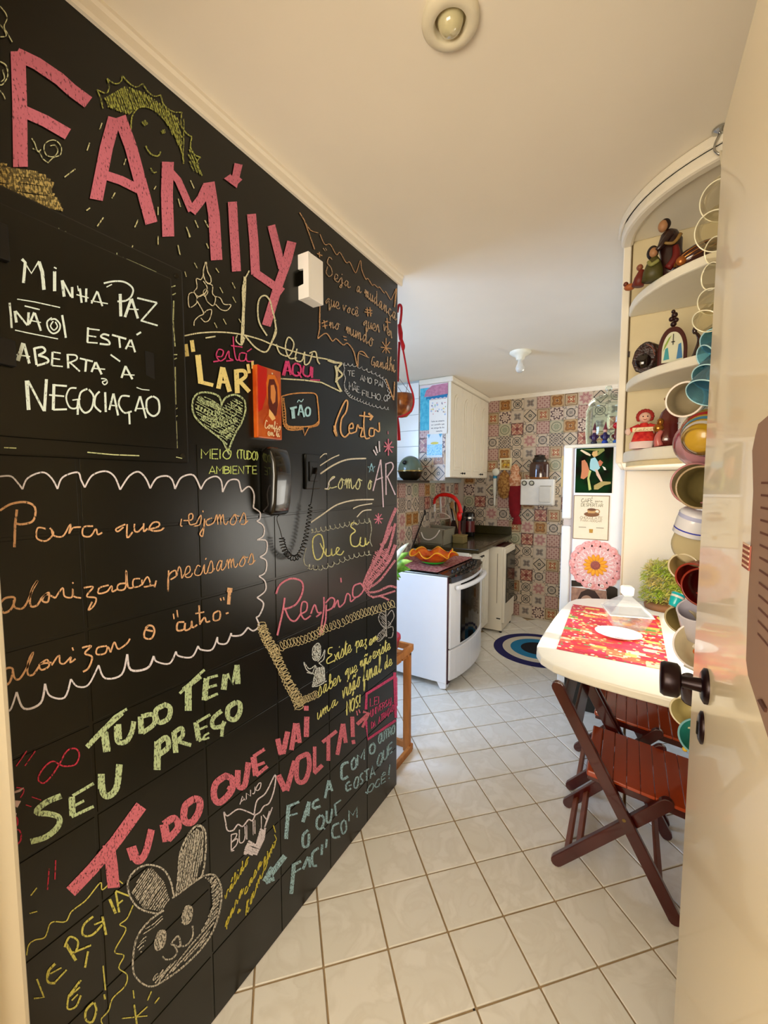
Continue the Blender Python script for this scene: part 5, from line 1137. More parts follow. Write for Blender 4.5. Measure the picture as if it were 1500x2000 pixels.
cup('mug', 'pale brown mug peeping out left of two dark red ones', 'mug', 1335, 1108, 28, .08, (-0.42, -0.9, -0.1), 'D8C8A0', 'A88C58', rb=.9, bands=('DCD0B0',), Y=1.26)
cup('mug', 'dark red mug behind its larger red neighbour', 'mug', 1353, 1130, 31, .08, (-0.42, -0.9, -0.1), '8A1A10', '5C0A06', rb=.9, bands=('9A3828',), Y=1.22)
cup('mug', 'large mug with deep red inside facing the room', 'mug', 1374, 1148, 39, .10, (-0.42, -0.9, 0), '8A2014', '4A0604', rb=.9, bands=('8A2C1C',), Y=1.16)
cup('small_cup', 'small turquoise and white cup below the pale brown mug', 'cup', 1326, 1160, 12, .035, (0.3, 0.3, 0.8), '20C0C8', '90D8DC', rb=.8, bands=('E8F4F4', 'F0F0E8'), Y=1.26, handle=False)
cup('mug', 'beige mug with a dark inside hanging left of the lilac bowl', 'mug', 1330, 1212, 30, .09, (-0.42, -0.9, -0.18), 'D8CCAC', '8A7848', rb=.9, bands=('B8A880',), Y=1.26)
cup('lilac_bowl', 'pale lilac cup hanging behind the dotted bowl', 'cup', 1366, 1190, 38, .08, (-0.2, -0.4, 0.88), 'D4D0DC', 'C8C4D4', rb=.9, bands=('E4E0EC',), Y=1.20, handle=False)
db = cup('dotted_bowl', 'bowl with orange and green dots inside, above the door knob', 'bowl', 1367, 1262, 47, .075, (-0.42, -0.9, 0.44), 'ECE4E4', 'CFC0A0', rb=.55, bands=('F4ECEC',), handle=False, Y=1.16)
c = at(1367, 1262, Y=1.16); ax3 = Vector((-.60, -.66, .44)).normalized(); u3, v3, _ = basis(ax3)
for k, (a, rr, cl) in enumerate(((20, .62, 'C86830'), (60, .66, 'B8A070'), (105, .60, '6A8A20'), (150, .6, 'C05828'), (200, .55, 'D8A070'), (250, .6, '8A9A30'), (300, .58, 'C87840'), (340, .3, '3A2A20'))):
    p = c+(u3*math.cos(R(a))+v3*math.sin(R(a)))*(.045*rr*1.2)-ax3*.050
    MB().lathe([(0, .001), (.0075, .001), (.0075, 0)], p+ax3*.006, ax3, 14).build('painted_dot', mat(cl, .4), db)
for k, (px, py) in enumerate(((1338, 1262), (1342, 1290), (1352, 1312))):
    cup('ruffled_cup', ('upper', 'middle', 'lowest')[k]+' of three white frilly cups stacked left of the door knob', 'cup', px+8, py, 26-2*k, .05, (-0.3, -0.3, -0.9), 'F0E8DC', 'E0D4C0', rb=.6, Y=1.25, handle=False, bands=('FAF6F0', 'D8C8B0'))
cup('brown_cup', 'dark plum cup hanging right under the door knob', 'cup', 1358, 1362, 24, .06, (0.3, 0.4, -0.85), '240A12', '1A080C', rb=.6, Y=1.12, handle=False)
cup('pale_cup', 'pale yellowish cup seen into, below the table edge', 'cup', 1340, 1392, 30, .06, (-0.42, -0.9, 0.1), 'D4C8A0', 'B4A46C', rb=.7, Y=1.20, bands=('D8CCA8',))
cup('teal_cup', 'teal pointed cup, lowest on the rope', 'cup', 1366, 1440, 36, .07, (-0.25, -0.72, 0.64), '2C8078', '2E8478', rb=.45, Y=1.16, bands=('7AB0B8',), handle=False)
e1 = at(1338, 1463, Y=1.165); tg = tag(MB().ball(e1, .006, 10, 7).build('yellow_bead', mat('E0B020', .4), smooth=True), 'tiny yellow bead at the rim of the teal cup', 'bead')

# ================================================================ FIXTURES ON THE BLACKBOARD WALL
WX = XL+.0031
def WP(px, py, X=XL+.0045): return at(px, py, X=X)
# door chime box
cb_ = thing('chime_box', 'white plastic door chime box mounted high on the blackboard wall', 'door chime', (XL, 1.08, 2.08))
wpl = mat('F2EEE6', .4, key='white_plastic', var=.01)
f0 = at(602, 487, X=-.90); f1 = at(629, 508, X=-.90); f2 = at(632, 590, X=-.90)
y0, y1 = f0.y, f2.y+.0; zt, zb_ = 2.232, 2.092
MB().prism([(-.90, y0, zt), (XL+.001, y0, zt), (XL+.001, y0, zt-.045), (-.922, y0, zt-.048), (-.922, y0, zb_+.045), (XL+.001, y0, zb_+.042), (XL+.001, y0, zb_), (-.90, y0, zb_)], (0, .010, 0)).build('side', wpl, cb_)
MB().box((-.922, y0+.01, zb_), (-.90, y1, zt)).build('cover', wpl, cb_, bevel=.002)
MB().box((XL+.001, y0+.012, zb_+.001), (-.922, y1-.001, zb_+.03)).build('base_block', wpl, cb_)
MB().box((XL+.001, y0+.012, zt-.03), (-.922, y1-.001, zt-.001)).build('base_block', wpl, cb_)
# plaque
pk = thing('wooden_plaque', 'red and orange glossy plaque with a haloed face, lettered Confio em ti', 'plaque', (XL, .9, 1.63))
PXF = XL+.020
c0_ = at(501, 712, X=PXF); c1_ = at(548, 858, X=PXF); ya, yb_ = c0_.y, at(550, 780, X=PXF).y
zt, zb_ = at(524, 718, X=PXF).z, at(527, 857, X=PXF).z
MB().box((XL+.0008, ya, zb_), (PXF, yb_, zt)).build('board', mat('A83A10', .2, key='plaque_orange', hex2='C05A18', scale=16, coat=.6), pk, bevel=.003)
W_, H_ = yb_-ya, zt-zb_
def PQ(pts, col, nm, off, rough=.25):
    MB().prism([(PXF+off, ya+W_*a, zb_+H_*b) for a, b in pts], (.0006, 0, 0)).build(nm, mat(col, rough), pk)
PQ([(.03, 1), (.4, .98), (.36, .62), (.18, .4), (.03, .35)], 'C01408', 'red_patch', .0002)
PQ([(.45, .9), (.72, .92), (.88, .8), (.92, .6), (.8, .42), (.5, .42), (.38, .6), (.36, .78)], 'D8741C', 'halo', .0003)
PQ([(.48, .84), (.68, .86), (.8, .76), (.82, .5), (.74, .34), (.5, .34), (.42, .5), (.42, .72)], '5A1A08', 'hair', .0010)
PQ([(.53, .76), (.66, .78), (.73, .68), (.70, .54), (.60, .50), (.52, .58)], 'D88A48', 'face', .0018)
PQ([(.40, .34), (.80, .34), (.92, .20), (.2, .18), (.28, .28)], 'B84A14', 'shoulders', .0014)
PQ([(.44, .42), (.60, .36), (.70, .30), (.56, .26), (.42, .32)], 'F0C078', 'light_fold', .0024)
m_ = MB(); write(m_, 'Confio', (PXF+.0034, ya+W_*.24, zb_+H_*.145), (0, 1, 0), (0, 0, 1), .022, .0028, (1, 0, 0), low=True, width=W_*.68)
write(m_, 'em ti', (PXF+.0034, ya+W_*.34, zb_+H_*.045), (0, 1, 0), (0, 0, 1), .020, .0028, (1, 0, 0), low=True, width=W_*.52)
m_.build('lettering', mat('F4D8A8', .4), pk)
MB().lathe([(.0012, 0), (.0028, .0012), (.0012, .0024)], (PXF+.001, ya+W_*.6, zb_+H_*.93), (1, 0, 0), 10).build('nail', mat('E8E0C8', .3, .8), pk)
# intercom handset
ic = thing('intercom', 'glossy black wall intercom handset on the blackboard wall', 'intercom', (XL, .91, 1.41))
XF = -.895
pts = []
hz = []
A_ = at(500, 880, X=-.91); 
ys0, ys1 = .858, .932; zt, zb_ = 1.612, 1.402
prof = [(XL+.001, zt-.02), (XL+.03, zt-.004), (XL+.05, zt-.012), (XL+.062, zt-.05), (XL+.064, zt-.09), (XL+.058, zb_+.04), (XL+.05, zb_+.006), (XL+.035, zb_), (XL+.001, zb_+.008)]
o = MB().prism([(x, ys0, z) for x, z in prof], (0, ys1-ys0, 0)).build('handset', mat('0A0806', .18, key='gloss_black', var=0, coat=.6), ic, bevel=.022, seg=5)
for p in o.data.polygons: p.use_smooth = True
MB().box((XL+.001, ys0+.008, zb_+.01), (XL+.018, ys1-.006, zt-.01)).build('wall_plate', mat('120E0A', .4), ic, bevel=.004)
# socket plate and coiled cord
sp_ = thing('socket_plate', 'black painted socket plate with the cord plugged in', 'socket', (XL, 1.09, 1.47))
a_ = at(592, 889, X=XL+.012); b_ = at(624, 957, X=XL+.012)
MB().box((XL+.0008, 1.048, 1.478), (XL+.012, 1.125, 1.598)).build('plate', BLACKBOARD, sp_, bevel=.004)
MB().box((XL+.012, 1.064, 1.505), (XL+.016, 1.108, 1.572)).build('module', BLACKBOARD, sp_, bevel=.002)
MB().box((XL+.016, 1.078, 1.53), (XL+.0175, 1.096, 1.555)).build('jack', BLACK, sp_)
MB().prism([(XL+.016, 1.082, 1.53), (XL+.016, 1.090, 1.553), (XL+.016, 1.098, 1.53)], (.012, 0, 0)).build('plug', BLACK, sp_, bevel=.002)
cd = thing('coiled_cord', 'black coiled cord looping between the intercom and the socket plate', 'cord', (XL, 1.0, 1.3))
XC = XL+.03
def CP(px, py): return at(px, py, X=XC)
path = catmull([CP(*p) for p in ((551, 1050), (552, 1062), (557, 1076), (564, 1085), (572, 1090), (582, 1087), (590, 1074), (596, 1056), (600, 1035), (604, 1010), (607, 985))], 6)
tot = sum((path[i+1]-path[i]).length for i in range(len(path)-1)); hel = []; s = 0; turns = 26
for i in range(len(path)-1):
    seg = (path[i+1]-path[i]); L_ = seg.length; dd = seg.normalized(); uu = Vector((1, 0, 0)); vv = dd.cross(uu).normalized(); m_n = max(3, int(L_/tot*turns*9))
    for k in range(m_n):
        f = k/m_n; t = 2*math.pi*turns*((s+L_*f)/tot)**.92; loose = max(0, ((s+L_*f)/tot-.55))*1.0
        hel.append(path[i]+seg*f+(uu*math.cos(t)+vv*math.sin(t))*(.0085-.005*loose))
    s += L_
MB().tube(hel, .0017, 5, smooth=1).build('coil', BLACK, cd)
MB().tube([Vector((XL+.04, .925, zb_+.006)), CP(541, 1010), CP(547, 1035), CP(551, 1050)], .0013, 6).build('lead', BLACK, cd)
MB().tube([CP(607, 985), CP(611, 960), CP(613, 945), Vector((XL+.026, 1.09, 1.54))], .0016, 6).build('lead', BLACK, cd)
# electrical panel
XP = XL+.022
ep = thing('electrical_panel', 'black painted metal fuse panel cover with a hinged lettered door', 'electrical panel', (XL, .42, 1.55))
MB().box((XL+.0008, .175, 1.548), (XP-.010, .625, 2.005)).build('frame', BLACKBOARD, ep, bevel=.004)
MB().box((XP-.010, .215, 1.580), (XP-.004, .592, 1.972)).build('door', BLACKBOARD, ep, bevel=.003)
door_p = bpy.data.objects['door.003'] if False else None
for za, zb2 in ((1.875, 1.935), (1.70, 1.745)):
    MB().box((XP-.012, .262, za), (XP+.006, .296, zb2)).build('hinge', mat('050403', .5), ep, bevel=.002)
h0 = at(284, 678, X=XP); 
MB().prism([(XP-.004, h0.y+.001, 1.79), (XP-.004, h0.y+.020, 1.79), (XP-.004, h0.y+.020, 1.732), (XP-.004, h0.y+.001, 1.738)], (.0012, 0, 0)).build('finger_slot', mat('030302', .6), ep)
for y, z in ((.608, 1.985), (.608, 1.565), (.20, 1.565)):
    MB().lathe([(0, .003), (.005, .003), (.006, 0)], (XP-.010, y, z), (1, 0, 0), 12).build('screw', mat('2A2416', .4, .6), ep)
# ornaments by the left door frame
tl = thing('tulle_bow', 'pinkish tulle bow sticking out from the left door frame', 'bow', (-.90, .27, .95))
bwm = mat('E0BCAC', .8, key='tulle', var=.1, trans=.0, alpha=.85)
tc_ = at(14, 1560, X=-.905)
for k, (a, b) in enumerate((((0, 0), (40, -22)), ((0, 6), (34, 4)), ((0, 10), (26, 28)))):
    p = at(6+a[0], 1555+a[1], X=-.915); q_ = at(6+b[0], 1560+b[1], X=-.93); r_ = at(6+b[0]*.8, 1572+b[1]*1.2, X=-.92)
    MB().prism([p, q_, r_], (.002, .0, 0)).build('tulle_fold', bwm, tl)
MB().ball(at(4, 1560, X=-.91), .012, 10, 7).build('knot', bwm, tl, smooth=True)
tt = thing('teal_trinket', 'small teal and pink trinket on the left door frame below the tulle', 'ornament', (-.90, .27, .8))
p = at(26, 1704, X=-.91); MB().ball(p, (.008, .008, .014), 12, 8).build('teal_bead', mat('30C0B0', .3), tt, smooth=True)
p = at(24, 1685, X=-.91); MB().ball(p, .006, 10, 7).build('pink_bead', mat('C87C98', .3), tt, smooth=True)

# ================================================================ CHALK ON THE WALL
PINK, WHT, CRM, GRN, ORG_, BLU, YEL, RED_ = 'CC7486', 'E4E8EC', 'E4DCA4', 'BCE09C', 'E0A468', '9CC8CC', 'DEDC78', 'C83C5C'
cnt_ = [0]
def chalk(name, label, col, txt, X=XL+.0038, parent=None, cover=.5):
    mb = MB(); sc_, ox, oy = 1.0, 0, 0
    def to(p): return (ox+p[0]/sc_, oy+p[1]/sc_)
    def rib(P, w):
        vs = []; fs = []; n = len(P); cnt_[0] += 1
        for i, p in enumerate(P):
            a = P[max(i-1, 0)]; b = P[min(i+1, n-1)]; dx, dy = b[0]-a[0], b[1]-a[1]; L_ = math.hypot(dx, dy) or 1
            nx, ny = -dy/L_*w/2, dx/L_*w/2
            for s in (1, -1): q = to((p[0]+nx*s, p[1]+ny*s)); vs.append(at(q[0], q[1], X=X+.00004*(cnt_[0] % 14)))
        for i in range(n-1): fs.append((2*i, 2*i+1, 2*i+3, 2*i+2))
        mb._add(vs, fs)
    for ln in txt.strip().split('\n'):
        f = ln.split()
        if f[0] == '@': sc_, ox, oy = map(float, f[1:4]); continue
        k = f[0]
        if k in 'sc':
            w = float(f[1]); P = [tuple(map(float, q.split(','))) for q in f[2:]]
            if k == 'c': P = [(v[0], v[1]) for v in catmull([Vector((a, b, 0)) for a, b in P], 5)]
            rib(P, w)
        elif k == 'f':      # hatched filling of a polygon
            w, step, ang = map(float, f[1:4]); P = [tuple(map(float, q.split(','))) for q in f[4:]]
            ca, sa = math.cos(R(ang)), math.sin(R(ang)); Q = [(x*ca+y*sa, -x*sa+y*ca) for x, y in P]
            y = min(q[1] for q in Q)+step/2; side = 0; line = []
            while y < max(q[1] for q in Q):
                xs = sorted(a[0]+(y-a[1])*(b[0]-a[0])/(b[1]-a[1]) for a, b in zip(Q, Q[1:]+Q[:1]) if (a[1]-y)*(b[1]-y) < 0)
                for i in range(0, len(xs)-1, 2):
                    j = random.uniform(-.35, .35)*step
                    rib([(u*ca-v*sa, u*sa+v*ca) for u, v in ((xs[i], y-j), ((xs[i]+xs[i+1])/2, y+j), (xs[i+1], y))], w)
                y += step*random.uniform(.8, 1.2)
        elif k == 'l':      # loops along a path
            w, r, turns = map(float, f[1:4]); P = [Vector((*map(float, q.split(',')), 0)) for q in f[4:]]; P = catmull(P, 8) if len(P) > 2 else [P[0]+(P[1]-P[0])*i/10 for i in range(11)]
            n = int(turns*9); m = len(P)-1; out = []
            for i in range(n+1):
                g = i/n*m; j = min(int(g), m-1); c = P[j]+(P[j+1]-P[j])*(g-j); t = 2*math.pi*turns*i/n; d = (P[j+1]-P[j]).normalized(); nn = Vector((-d.y, d.x, 0)); rr = r*random.uniform(.8, 1.15)
                c = c+nn*math.cos(t)*rr+d*math.sin(t)*rr*.55; out.append((c.x, c.y))
            rib(out, w)
        elif k in 'tT':
            h0, h1, w = map(float, f[1:4]); (x0, y0), (x1, y1) = (map(float, q.split(',')) for q in f[4:6]); sl = float(f[6]); s = ' '.join(f[7:]); low = k == 't'
            L_, tot = text_lines(s, low)
            for cur, pts in L_:
                P = []
                for a, b in (([(v.x, v.y) for v in catmull([Vector((p, q, 0)) for p, q in pts], 4)]) if cur else pts):
                    g = a/tot; h = h0+(h1-h0)*g; P.append((x0+(x1-x0)*g+b*h*sl, y0+(y1-y0)*g-b*h))
                rib(P, w)
    par = parent or wall_left
    return mb.build(name, chalk_mat(col, cover), par, label=label)

chalk('chalk_lettering', 'big pink chalk letters FAMÍLY slanting down the wall', PINK, '''
@ 2.5 0 0
s 72 88,250 96,500 100,815
s 62 80,262 180,310 290,385 350,440 432,500
s 58 120,545 220,590 332,655
s 64 560,575 520,720 470,975
s 60 585,570 640,720 740,1090
s 44 500,850 590,880 690,930
s 58 820,790 815,950 822,1155
s 34 825,830 870,880 910,970 935,1030
s 48 935,1035 985,970 1012,910
s 56 1020,890 1045,1050 1058,1270
s 40 1110,860 1142,905 1165,800
s 22 1120,860 1150,900 1175,870
s 44 1135,985 1142,1120 1155,1325
s 44 1228,1045 1240,1180 1248,1340
s 38 1245,1330 1310,1375 1380,1425
s 38 1325,1100 1350,1200 1378,1310
s 44 1425,1180 1400,1280 1360,1390 1300,1590
s 46 1425,1180 1400,1280
''', cover=.75)
chalk('chalk_drawing', 'yellow green chalk sun with a smiling face above the letters', 'A8AC58', '''
@ 2.5 0 0
c 6 503,530 490,475 473,437
c 6 473,437 520,455 533,420 523,383
c 6 523,383 560,408 590,400 597,368
c 6 597,368 630,405 665,425 697,408
c 6 697,408 725,450 755,470 785,463
c 6 785,463 800,510 845,545 888,548
c 6 888,548 885,610 910,650 937,668
c 6 937,668 930,720 950,755 980,768
c 6 980,768 962,790 975,830 988,858
c 7 640,635 645,570 680,525 740,530 800,580 850,650 885,730 898,800
s 5 898,580 897,700 893,780
f 7 9 70 505,480 560,450 610,420 700,450 790,510 870,580 895,700 880,720 800,580 740,525 680,520 630,560 600,550 520,520
f 6 10 65 925,710 960,770 985,855 940,830 920,770
c 7 712,712 735,750 770,762 785,740
c 6 735,820 750,842 765,840
l 5 9 3 700,590 715,610
l 5 8 3 795,635 800,650
''', cover=.28)
chalk('chalk_marks', 'short pale yellow chalk dashes scattered like rain', 'CCC898', '''
@ 2.5 0 0
s 6 498,600 487,632
s 6 438,697 425,735
s 6 368,825 315,865
s 6 562,940 547,968
s 6 440,1015 422,1028
s 6 505,1062 475,1105
s 6 675,1072 658,1110
s 6 648,1198 635,1240
s 5 772,1010 772,1050
s 5 772,1152 772,1195
s 5 870,970 882,1010
s 5 870,1200 878,1240
s 5 910,1108 930,1158
s 5 930,880 948,920
s 5 952,1075 968,1112
s 5 1000,1075 1018,1110
s 5 1008,1188 1018,1212
s 5 615,775 605,805
s 5 762,908 752,925
s 5 278,965 245,998
@ 3.333 340 450
s 6 25,95 40,160
s 5 90,0 100,45
s 5 132,210 152,248
s 5 212,85 225,118
s 5 70,268 80,302
s 5 272,245 292,275
s 5 378,338 398,378
s 5 298,370 318,408
s 5 382,432 402,470
s 5 320,575 340,612
s 5 262,600 280,635
s 5 422,575 435,600
''', cover=.5)
chalk('chalk_drawing', 'thin white chalk flower and curls at the upper left corner', 'C8C89C', '''
@ 2.5 0 0
c 5 155,675 170,700 185,740 200,730
c 5 160,725 190,740 210,775 235,795
c 5 235,795 260,770 295,755 298,715 270,685 235,690 215,715 225,755 260,765 282,740 270,710 245,712
c 5 0,30 25,60 35,90 20,130 38,165 60,205
c 5 0,120 20,145 30,175 0,180
c 6 0,300 30,320 38,370 15,410 0,415
c 5 0,440 18,465 25,485
c 5 12,340 22,380 5,400
''', cover=.4)
chalk('chalk_drawing', 'brownish yellow chalk shading strokes under the F', 'B8A468', '''
@ 2.5 0 0
f 14 13 8 0,795 60,815 215,850 265,895 250,930 285,975 310,1030 200,1010 60,965 0,940
''', cover=.1)
# fuse panel lettering
XD, XF_ = XP-.0032, XP-.0090
chalk('chalk_lettering', 'white chalk MINHA PAZ NÃO ESTÁ ABERTA À NEGOCIAÇÃO', 'D8E8E4', '''
@ 3.75 0 430
s 22 160,285 185,310 172,460
s 12 175,300 230,390 285,300
s 26 285,305 310,380 322,510
s 24 400,375 400,520
s 10 395,345 415,355
s 22 455,440 470,560
s 14 460,445 520,560
s 18 528,490 530,570
s 16 585,500 598,605
s 16 632,500 630,600
s 9 560,545 650,570
s 8 568,480 575,520
s 14 712,520 670,610
s 14 715,525 750,630
s 9 665,590 790,612
c 13 760,462 830,448 900,450 950,475 975,510 960,560 920,590 860,595
s 22 880,540 885,705
s 8 780,490 820,470
s 20 960,580 915,710
s 18 965,575 1010,720
s 9 940,650 1015,655
s 13 1005,570 1150,605
s 13 1150,605 1035,735
s 12 1030,735 1155,772
s 8 125,578 250,598 440,640
s 10 180,628 290,655
s 8 110,805 200,825 425,870
s 16 70,605 80,700 85,790
s 16 455,695 470,780 482,862
s 20 108,665 120,750
s 14 115,665 200,770
s 18 210,675 205,770
s 16 250,675 215,760
s 16 255,680 300,810
s 8 225,735 300,750
c 12 380,715 345,745 355,800 390,830 430,810 440,765 405,725 370,730
c 10 390,740 370,775 395,805 420,780 405,745
T 88 88 13 632,880 0 0 0 E
''' .replace('T 88 88 13 632,880 0 0 0 E', '''s 15 645,785 640,895
s 10 645,795 730,805
s 10 640,845 705,855
s 10 638,895 715,900
c 14 800,845 760,835 740,855 790,880 800,910 730,905
s 14 820,840 925,870
s 14 872,860 880,935
s 14 955,875 920,945
s 14 960,875 990,968
s 8 925,920 985,930
s 14 1000,840 1033,820
s 30 170,900 130,1030
s 20 175,905 215,1050
s 10 120,985 220,1000
s 18 250,935 268,1060
c 16 250,940 310,930 330,960 280,990
c 16 280,990 340,1010 350,1040 270,1065
s 16 385,965 380,1065
s 10 385,965 445,975
s 10 385,1012 440,1020
s 10 380,1065 460,1072
s 16 495,980 500,1085
c 12 495,985 555,990 560,1020 505,1045
s 12 510,1040 585,1108
s 13 585,1012 680,1035
s 16 632,1020 625,1110
s 16 700,1040 670,1112
s 16 702,1040 745,1130
s 9 680,1085 770,1092
s 12 810,985 880,1035
s 16 920,1068 890,1155
s 15 920,1070 970,1165
s 9 895,1130 985,1135
c 9 740,1160 775,1165 785,1190 765,1205 750,1185 775,1175
s 28 195,1175 210,1390
s 16 205,1175 320,1395
s 22 340,1165 325,1400
s 22 395,1200 390,1390
s 14 395,1208 490,1215
s 12 360,1280 470,1290
s 14 390,1388 490,1385
c 12 560,1230 510,1235 485,1300 510,1370 560,1375 570,1320
s 16 575,1310 568,1425
s 9 530,1318 590,1310
c 14 640,1235 590,1265 580,1350 620,1410 670,1380 685,1290 650,1240
c 14 730,1255 700,1290 695,1360 740,1405
s 16 770,1260 775,1405
s 14 830,1270 800,1390
s 15 832,1270 865,1430
s 9 805,1355 860,1360
c 13 950,1290 890,1290 870,1350 910,1410 965,1400
s 14 945,1400 950,1495
s 14 1025,1290 990,1400
s 14 1027,1290 1070,1450
s 9 1000,1380 1065,1380
c 14 1115,1290 1075,1320 1080,1400 1125,1435 1165,1400 1160,1320 1120,1290
s 7 1000,1225 1040,1240 1095,1245'''), X=XD, parent=ep, cover=.8)
chalk('chalk_drawing', 'pale green chalk dashes round the edge of the panel', 'C4CC9C', '''
@ 3.75 0 430
s 6 60,-65 130,-40 210,0
s 6 215,0 320,35
s 8 432,55 435,120
s 8 480,80 488,138
s 8 512,108 650,170 800,232
s 8 855,238 860,285
s 8 900,270 903,305
s 8 925,285 1040,335 1145,382
c 7 1230,435 1245,450 1235,465
s 8 1245,492 1285,480
s 8 1262,548 1288,535
s 10 1272,590 1268,760 1282,925
s 8 1255,985 1298,985
s 8 1262,1025 1295,1010
s 9 1283,1075 1287,1350
s 6 1272,1395 1300,1375
s 6 1275,1445 1300,1432
s 10 1290,1470 1297,1670
s 8 30,1666 120,1670
s 8 640,1700 830,1718 1020,1725
s 6 1290,1735 1335,1745
''', X=XF_, parent=ep, cover=.6)
# upper middle
chalk('chalk_drawing', 'white chalk curly flower spray on the wall', 'D8D0B0', '''
@ 3.333 340 450
c 7 205,205 190,270 205,330 235,345 240,310 218,265 210,205
c 6 190,290 175,320 145,315 150,370 130,400 160,430 200,410 215,370 190,330
c 6 215,345 250,360 250,410 270,440 255,490 215,460 200,410
c 6 200,410 150,440 145,475 100,500 95,420 130,405 150,440
c 6 150,460 185,520 190,545 160,560 133,590 130,620
c 6 190,545 215,520 245,520 230,580 200,595 175,570
c 6 265,430 300,440 325,480 370,485 345,520 305,515 270,480
c 5 205,380 190,400 200,430 220,400 205,380
''')
chalk('chalk_lettering', 'white chalk word Jesus in a banner drawn with a fish tail', 'D8D4B0', '''
@ 3.333 340 450
s 9 490,262 458,320
s 18 462,300 460,380 450,560 440,740
c 9 458,320 445,400 455,560 452,690 460,700
c 10 660,590 640,520 625,460 595,425 560,440 545,500 555,600 605,685
c 10 655,585 665,660 640,720 600,790 540,770 490,720 460,680
c 8 640,520 660,640 620,760
c 9 60,688 150,670 250,662 350,665 450,680 560,710 640,745
c 9 640,740 720,770 820,800 920,825 1000,840 1090,870
s 9 205,700 270,690
c 8 410,680 405,720 440,745 460,700
c 9 665,740 690,800 750,815 780,740 745,695 725,760 750,830 800,830
c 9 800,770 790,840 830,850 850,790
c 9 850,790 850,870 880,860 900,800
c 9 880,800 920,790 935,850 950,870
c 12 1000,845 1040,860 1090,865 1065,900 1095,940 1060,980 1090,1050
s 9 695,965 850,975 960,990 1085,1050
c 14 1050,880 1060,930 1055,990
''', cover=.6)
chalk('chalk_lettering', 'rose chalk words está and AQUI', 'D0487C', '''
@ 3.333 340 450
c 8 275,820 310,820 320,785 290,775 275,815 300,850 335,830
c 8 330,835 355,785 360,830 385,845 340,850
c 8 385,690 390,770 405,840 430,840
s 8 370,750 445,760
c 8 465,800 430,800 425,845 460,845 470,805
c 8 470,800 475,850 520,850
s 8 475,790 505,770
s 9 255,855 290,850
s 22 735,850 712,945
s 18 740,850 762,940
s 8 715,912 760,915
c 12 795,865 775,880 775,935 805,945 825,920 820,880 795,865
s 10 805,920 830,960
c 12 845,880 840,930 862,950 885,940 890,885
s 14 900,890 898,960
s 8 885,972 950,975
''', cover=.7)
chalk('chalk_lettering', 'cream chalk word LAR in quotation marks', 'E4D48C', '''
@ 3.333 340 450
s 26 75,740 85,820
s 26 115,715 125,790
s 36 155,810 175,995
s 24 165,985 255,1008
s 30 315,890 288,1030
s 30 318,895 362,1050
s 18 300,985 350,990
s 32 405,905 412,1060
c 24 405,915 455,915 465,950 420,985
s 26 430,985 490,1050
s 20 480,870 490,930
s 16 510,850 512,900
''', cover=.85)
chalk('chalk_drawing', 'pale green chalk heart filled with swirls', 'BCCC9C', '''
@ 3.333 340 450
c 12 310,1140 290,1080 220,1055 150,1065 120,1120 130,1200 190,1270 270,1330 345,1395
c 12 310,1140 335,1090 400,1070 455,1105 465,1170 440,1250 400,1320 370,1390 350,1450
s 12 320,1375 360,1460
l 6 16 12 160,1090 200,1120 250,1130 300,1160
l 6 17 12 150,1150 210,1180 280,1190 330,1170 420,1110
l 6 17 12 180,1220 250,1230 330,1220 440,1160
l 6 15 10 240,1270 320,1260 410,1230
l 6 14 8 300,1320 350,1300 390,1280
l 6 10 5 340,1350 370,1330
f 5 17 30 150,1080 230,1080 310,1150 400,1090 450,1130 440,1230 370,1360 330,1370 170,1240 135,1150
''', cover=.3)
chalk('chalk_lettering', 'green chalk words MEIO (TUDO) AMBIENTE', 'C4D880', '''
@ 3.333 340 800
T 62 62 7 178,318 370,322 0 MEIO
T 58 56 7 408,318 545,330 0 (TUDO)
T 50 50 7 228,418 540,418 0 AMBIENTE
''', cover=.6)
chalk('chalk_lettering', 'pale blue chalk word TÃO', 'A8D4E0', '''
@ 3.333 340 450
s 14 755,1160 800,1150
s 22 772,1160 778,1225
s 12 822,1135 808,1205
s 12 825,1135 848,1215
s 7 812,1180 842,1182
c 12 870,1150 855,1170 862,1205 882,1200 885,1165 870,1150
c 6 802,1120 812,1105 828,1115 842,1097
''', cover=.8)
chalk('chalk_drawing', 'orange chalk speech bubble round the word TÃO', 'D89C60', '''
@ 3.333 340 450
c 8 700,1080 760,1065 840,1058 920,1065 935,1120 942,1200 938,1265 885,1280
c 8 700,1080 705,1150 712,1240 735,1292 790,1300 838,1290
s 8 838,1285 850,1335 880,1275
c 8 712,1095 725,1180 735,1265 800,1278 900,1272 945,1240
l 5 10 22 708,1090 715,1180 725,1270 780,1290 840,1285
l 4 6 10 880,1282 938,1262
''', cover=.6)
chalk('chalk_lettering', 'peach chalk handwriting Certo with an arrow for its t bar', 'E0B07C', '''
@ 3.333 340 450
c 10 1040,1300 1060,1340 1050,1270 1080,1180 1115,1110 1130,1120 1120,1180 1090,1230 1085,1310 1110,1345 1140,1320
c 9 1140,1290 1165,1285 1160,1255 1140,1275 1145,1320 1185,1310
c 9 1185,1310 1195,1265 1205,1285 1225,1290 1215,1340 1240,1340
c 9 1240,1180 1235,1270 1245,1350 1275,1350
s 9 1205,1205 1290,1215
s 14 1265,1190 1292,1212 1275,1235
c 9 1300,1290 1275,1290 1272,1335 1300,1335 1305,1295 1335,1310 1335,1250
s 16 1045,1270 1050,1320
''', cover=.75)
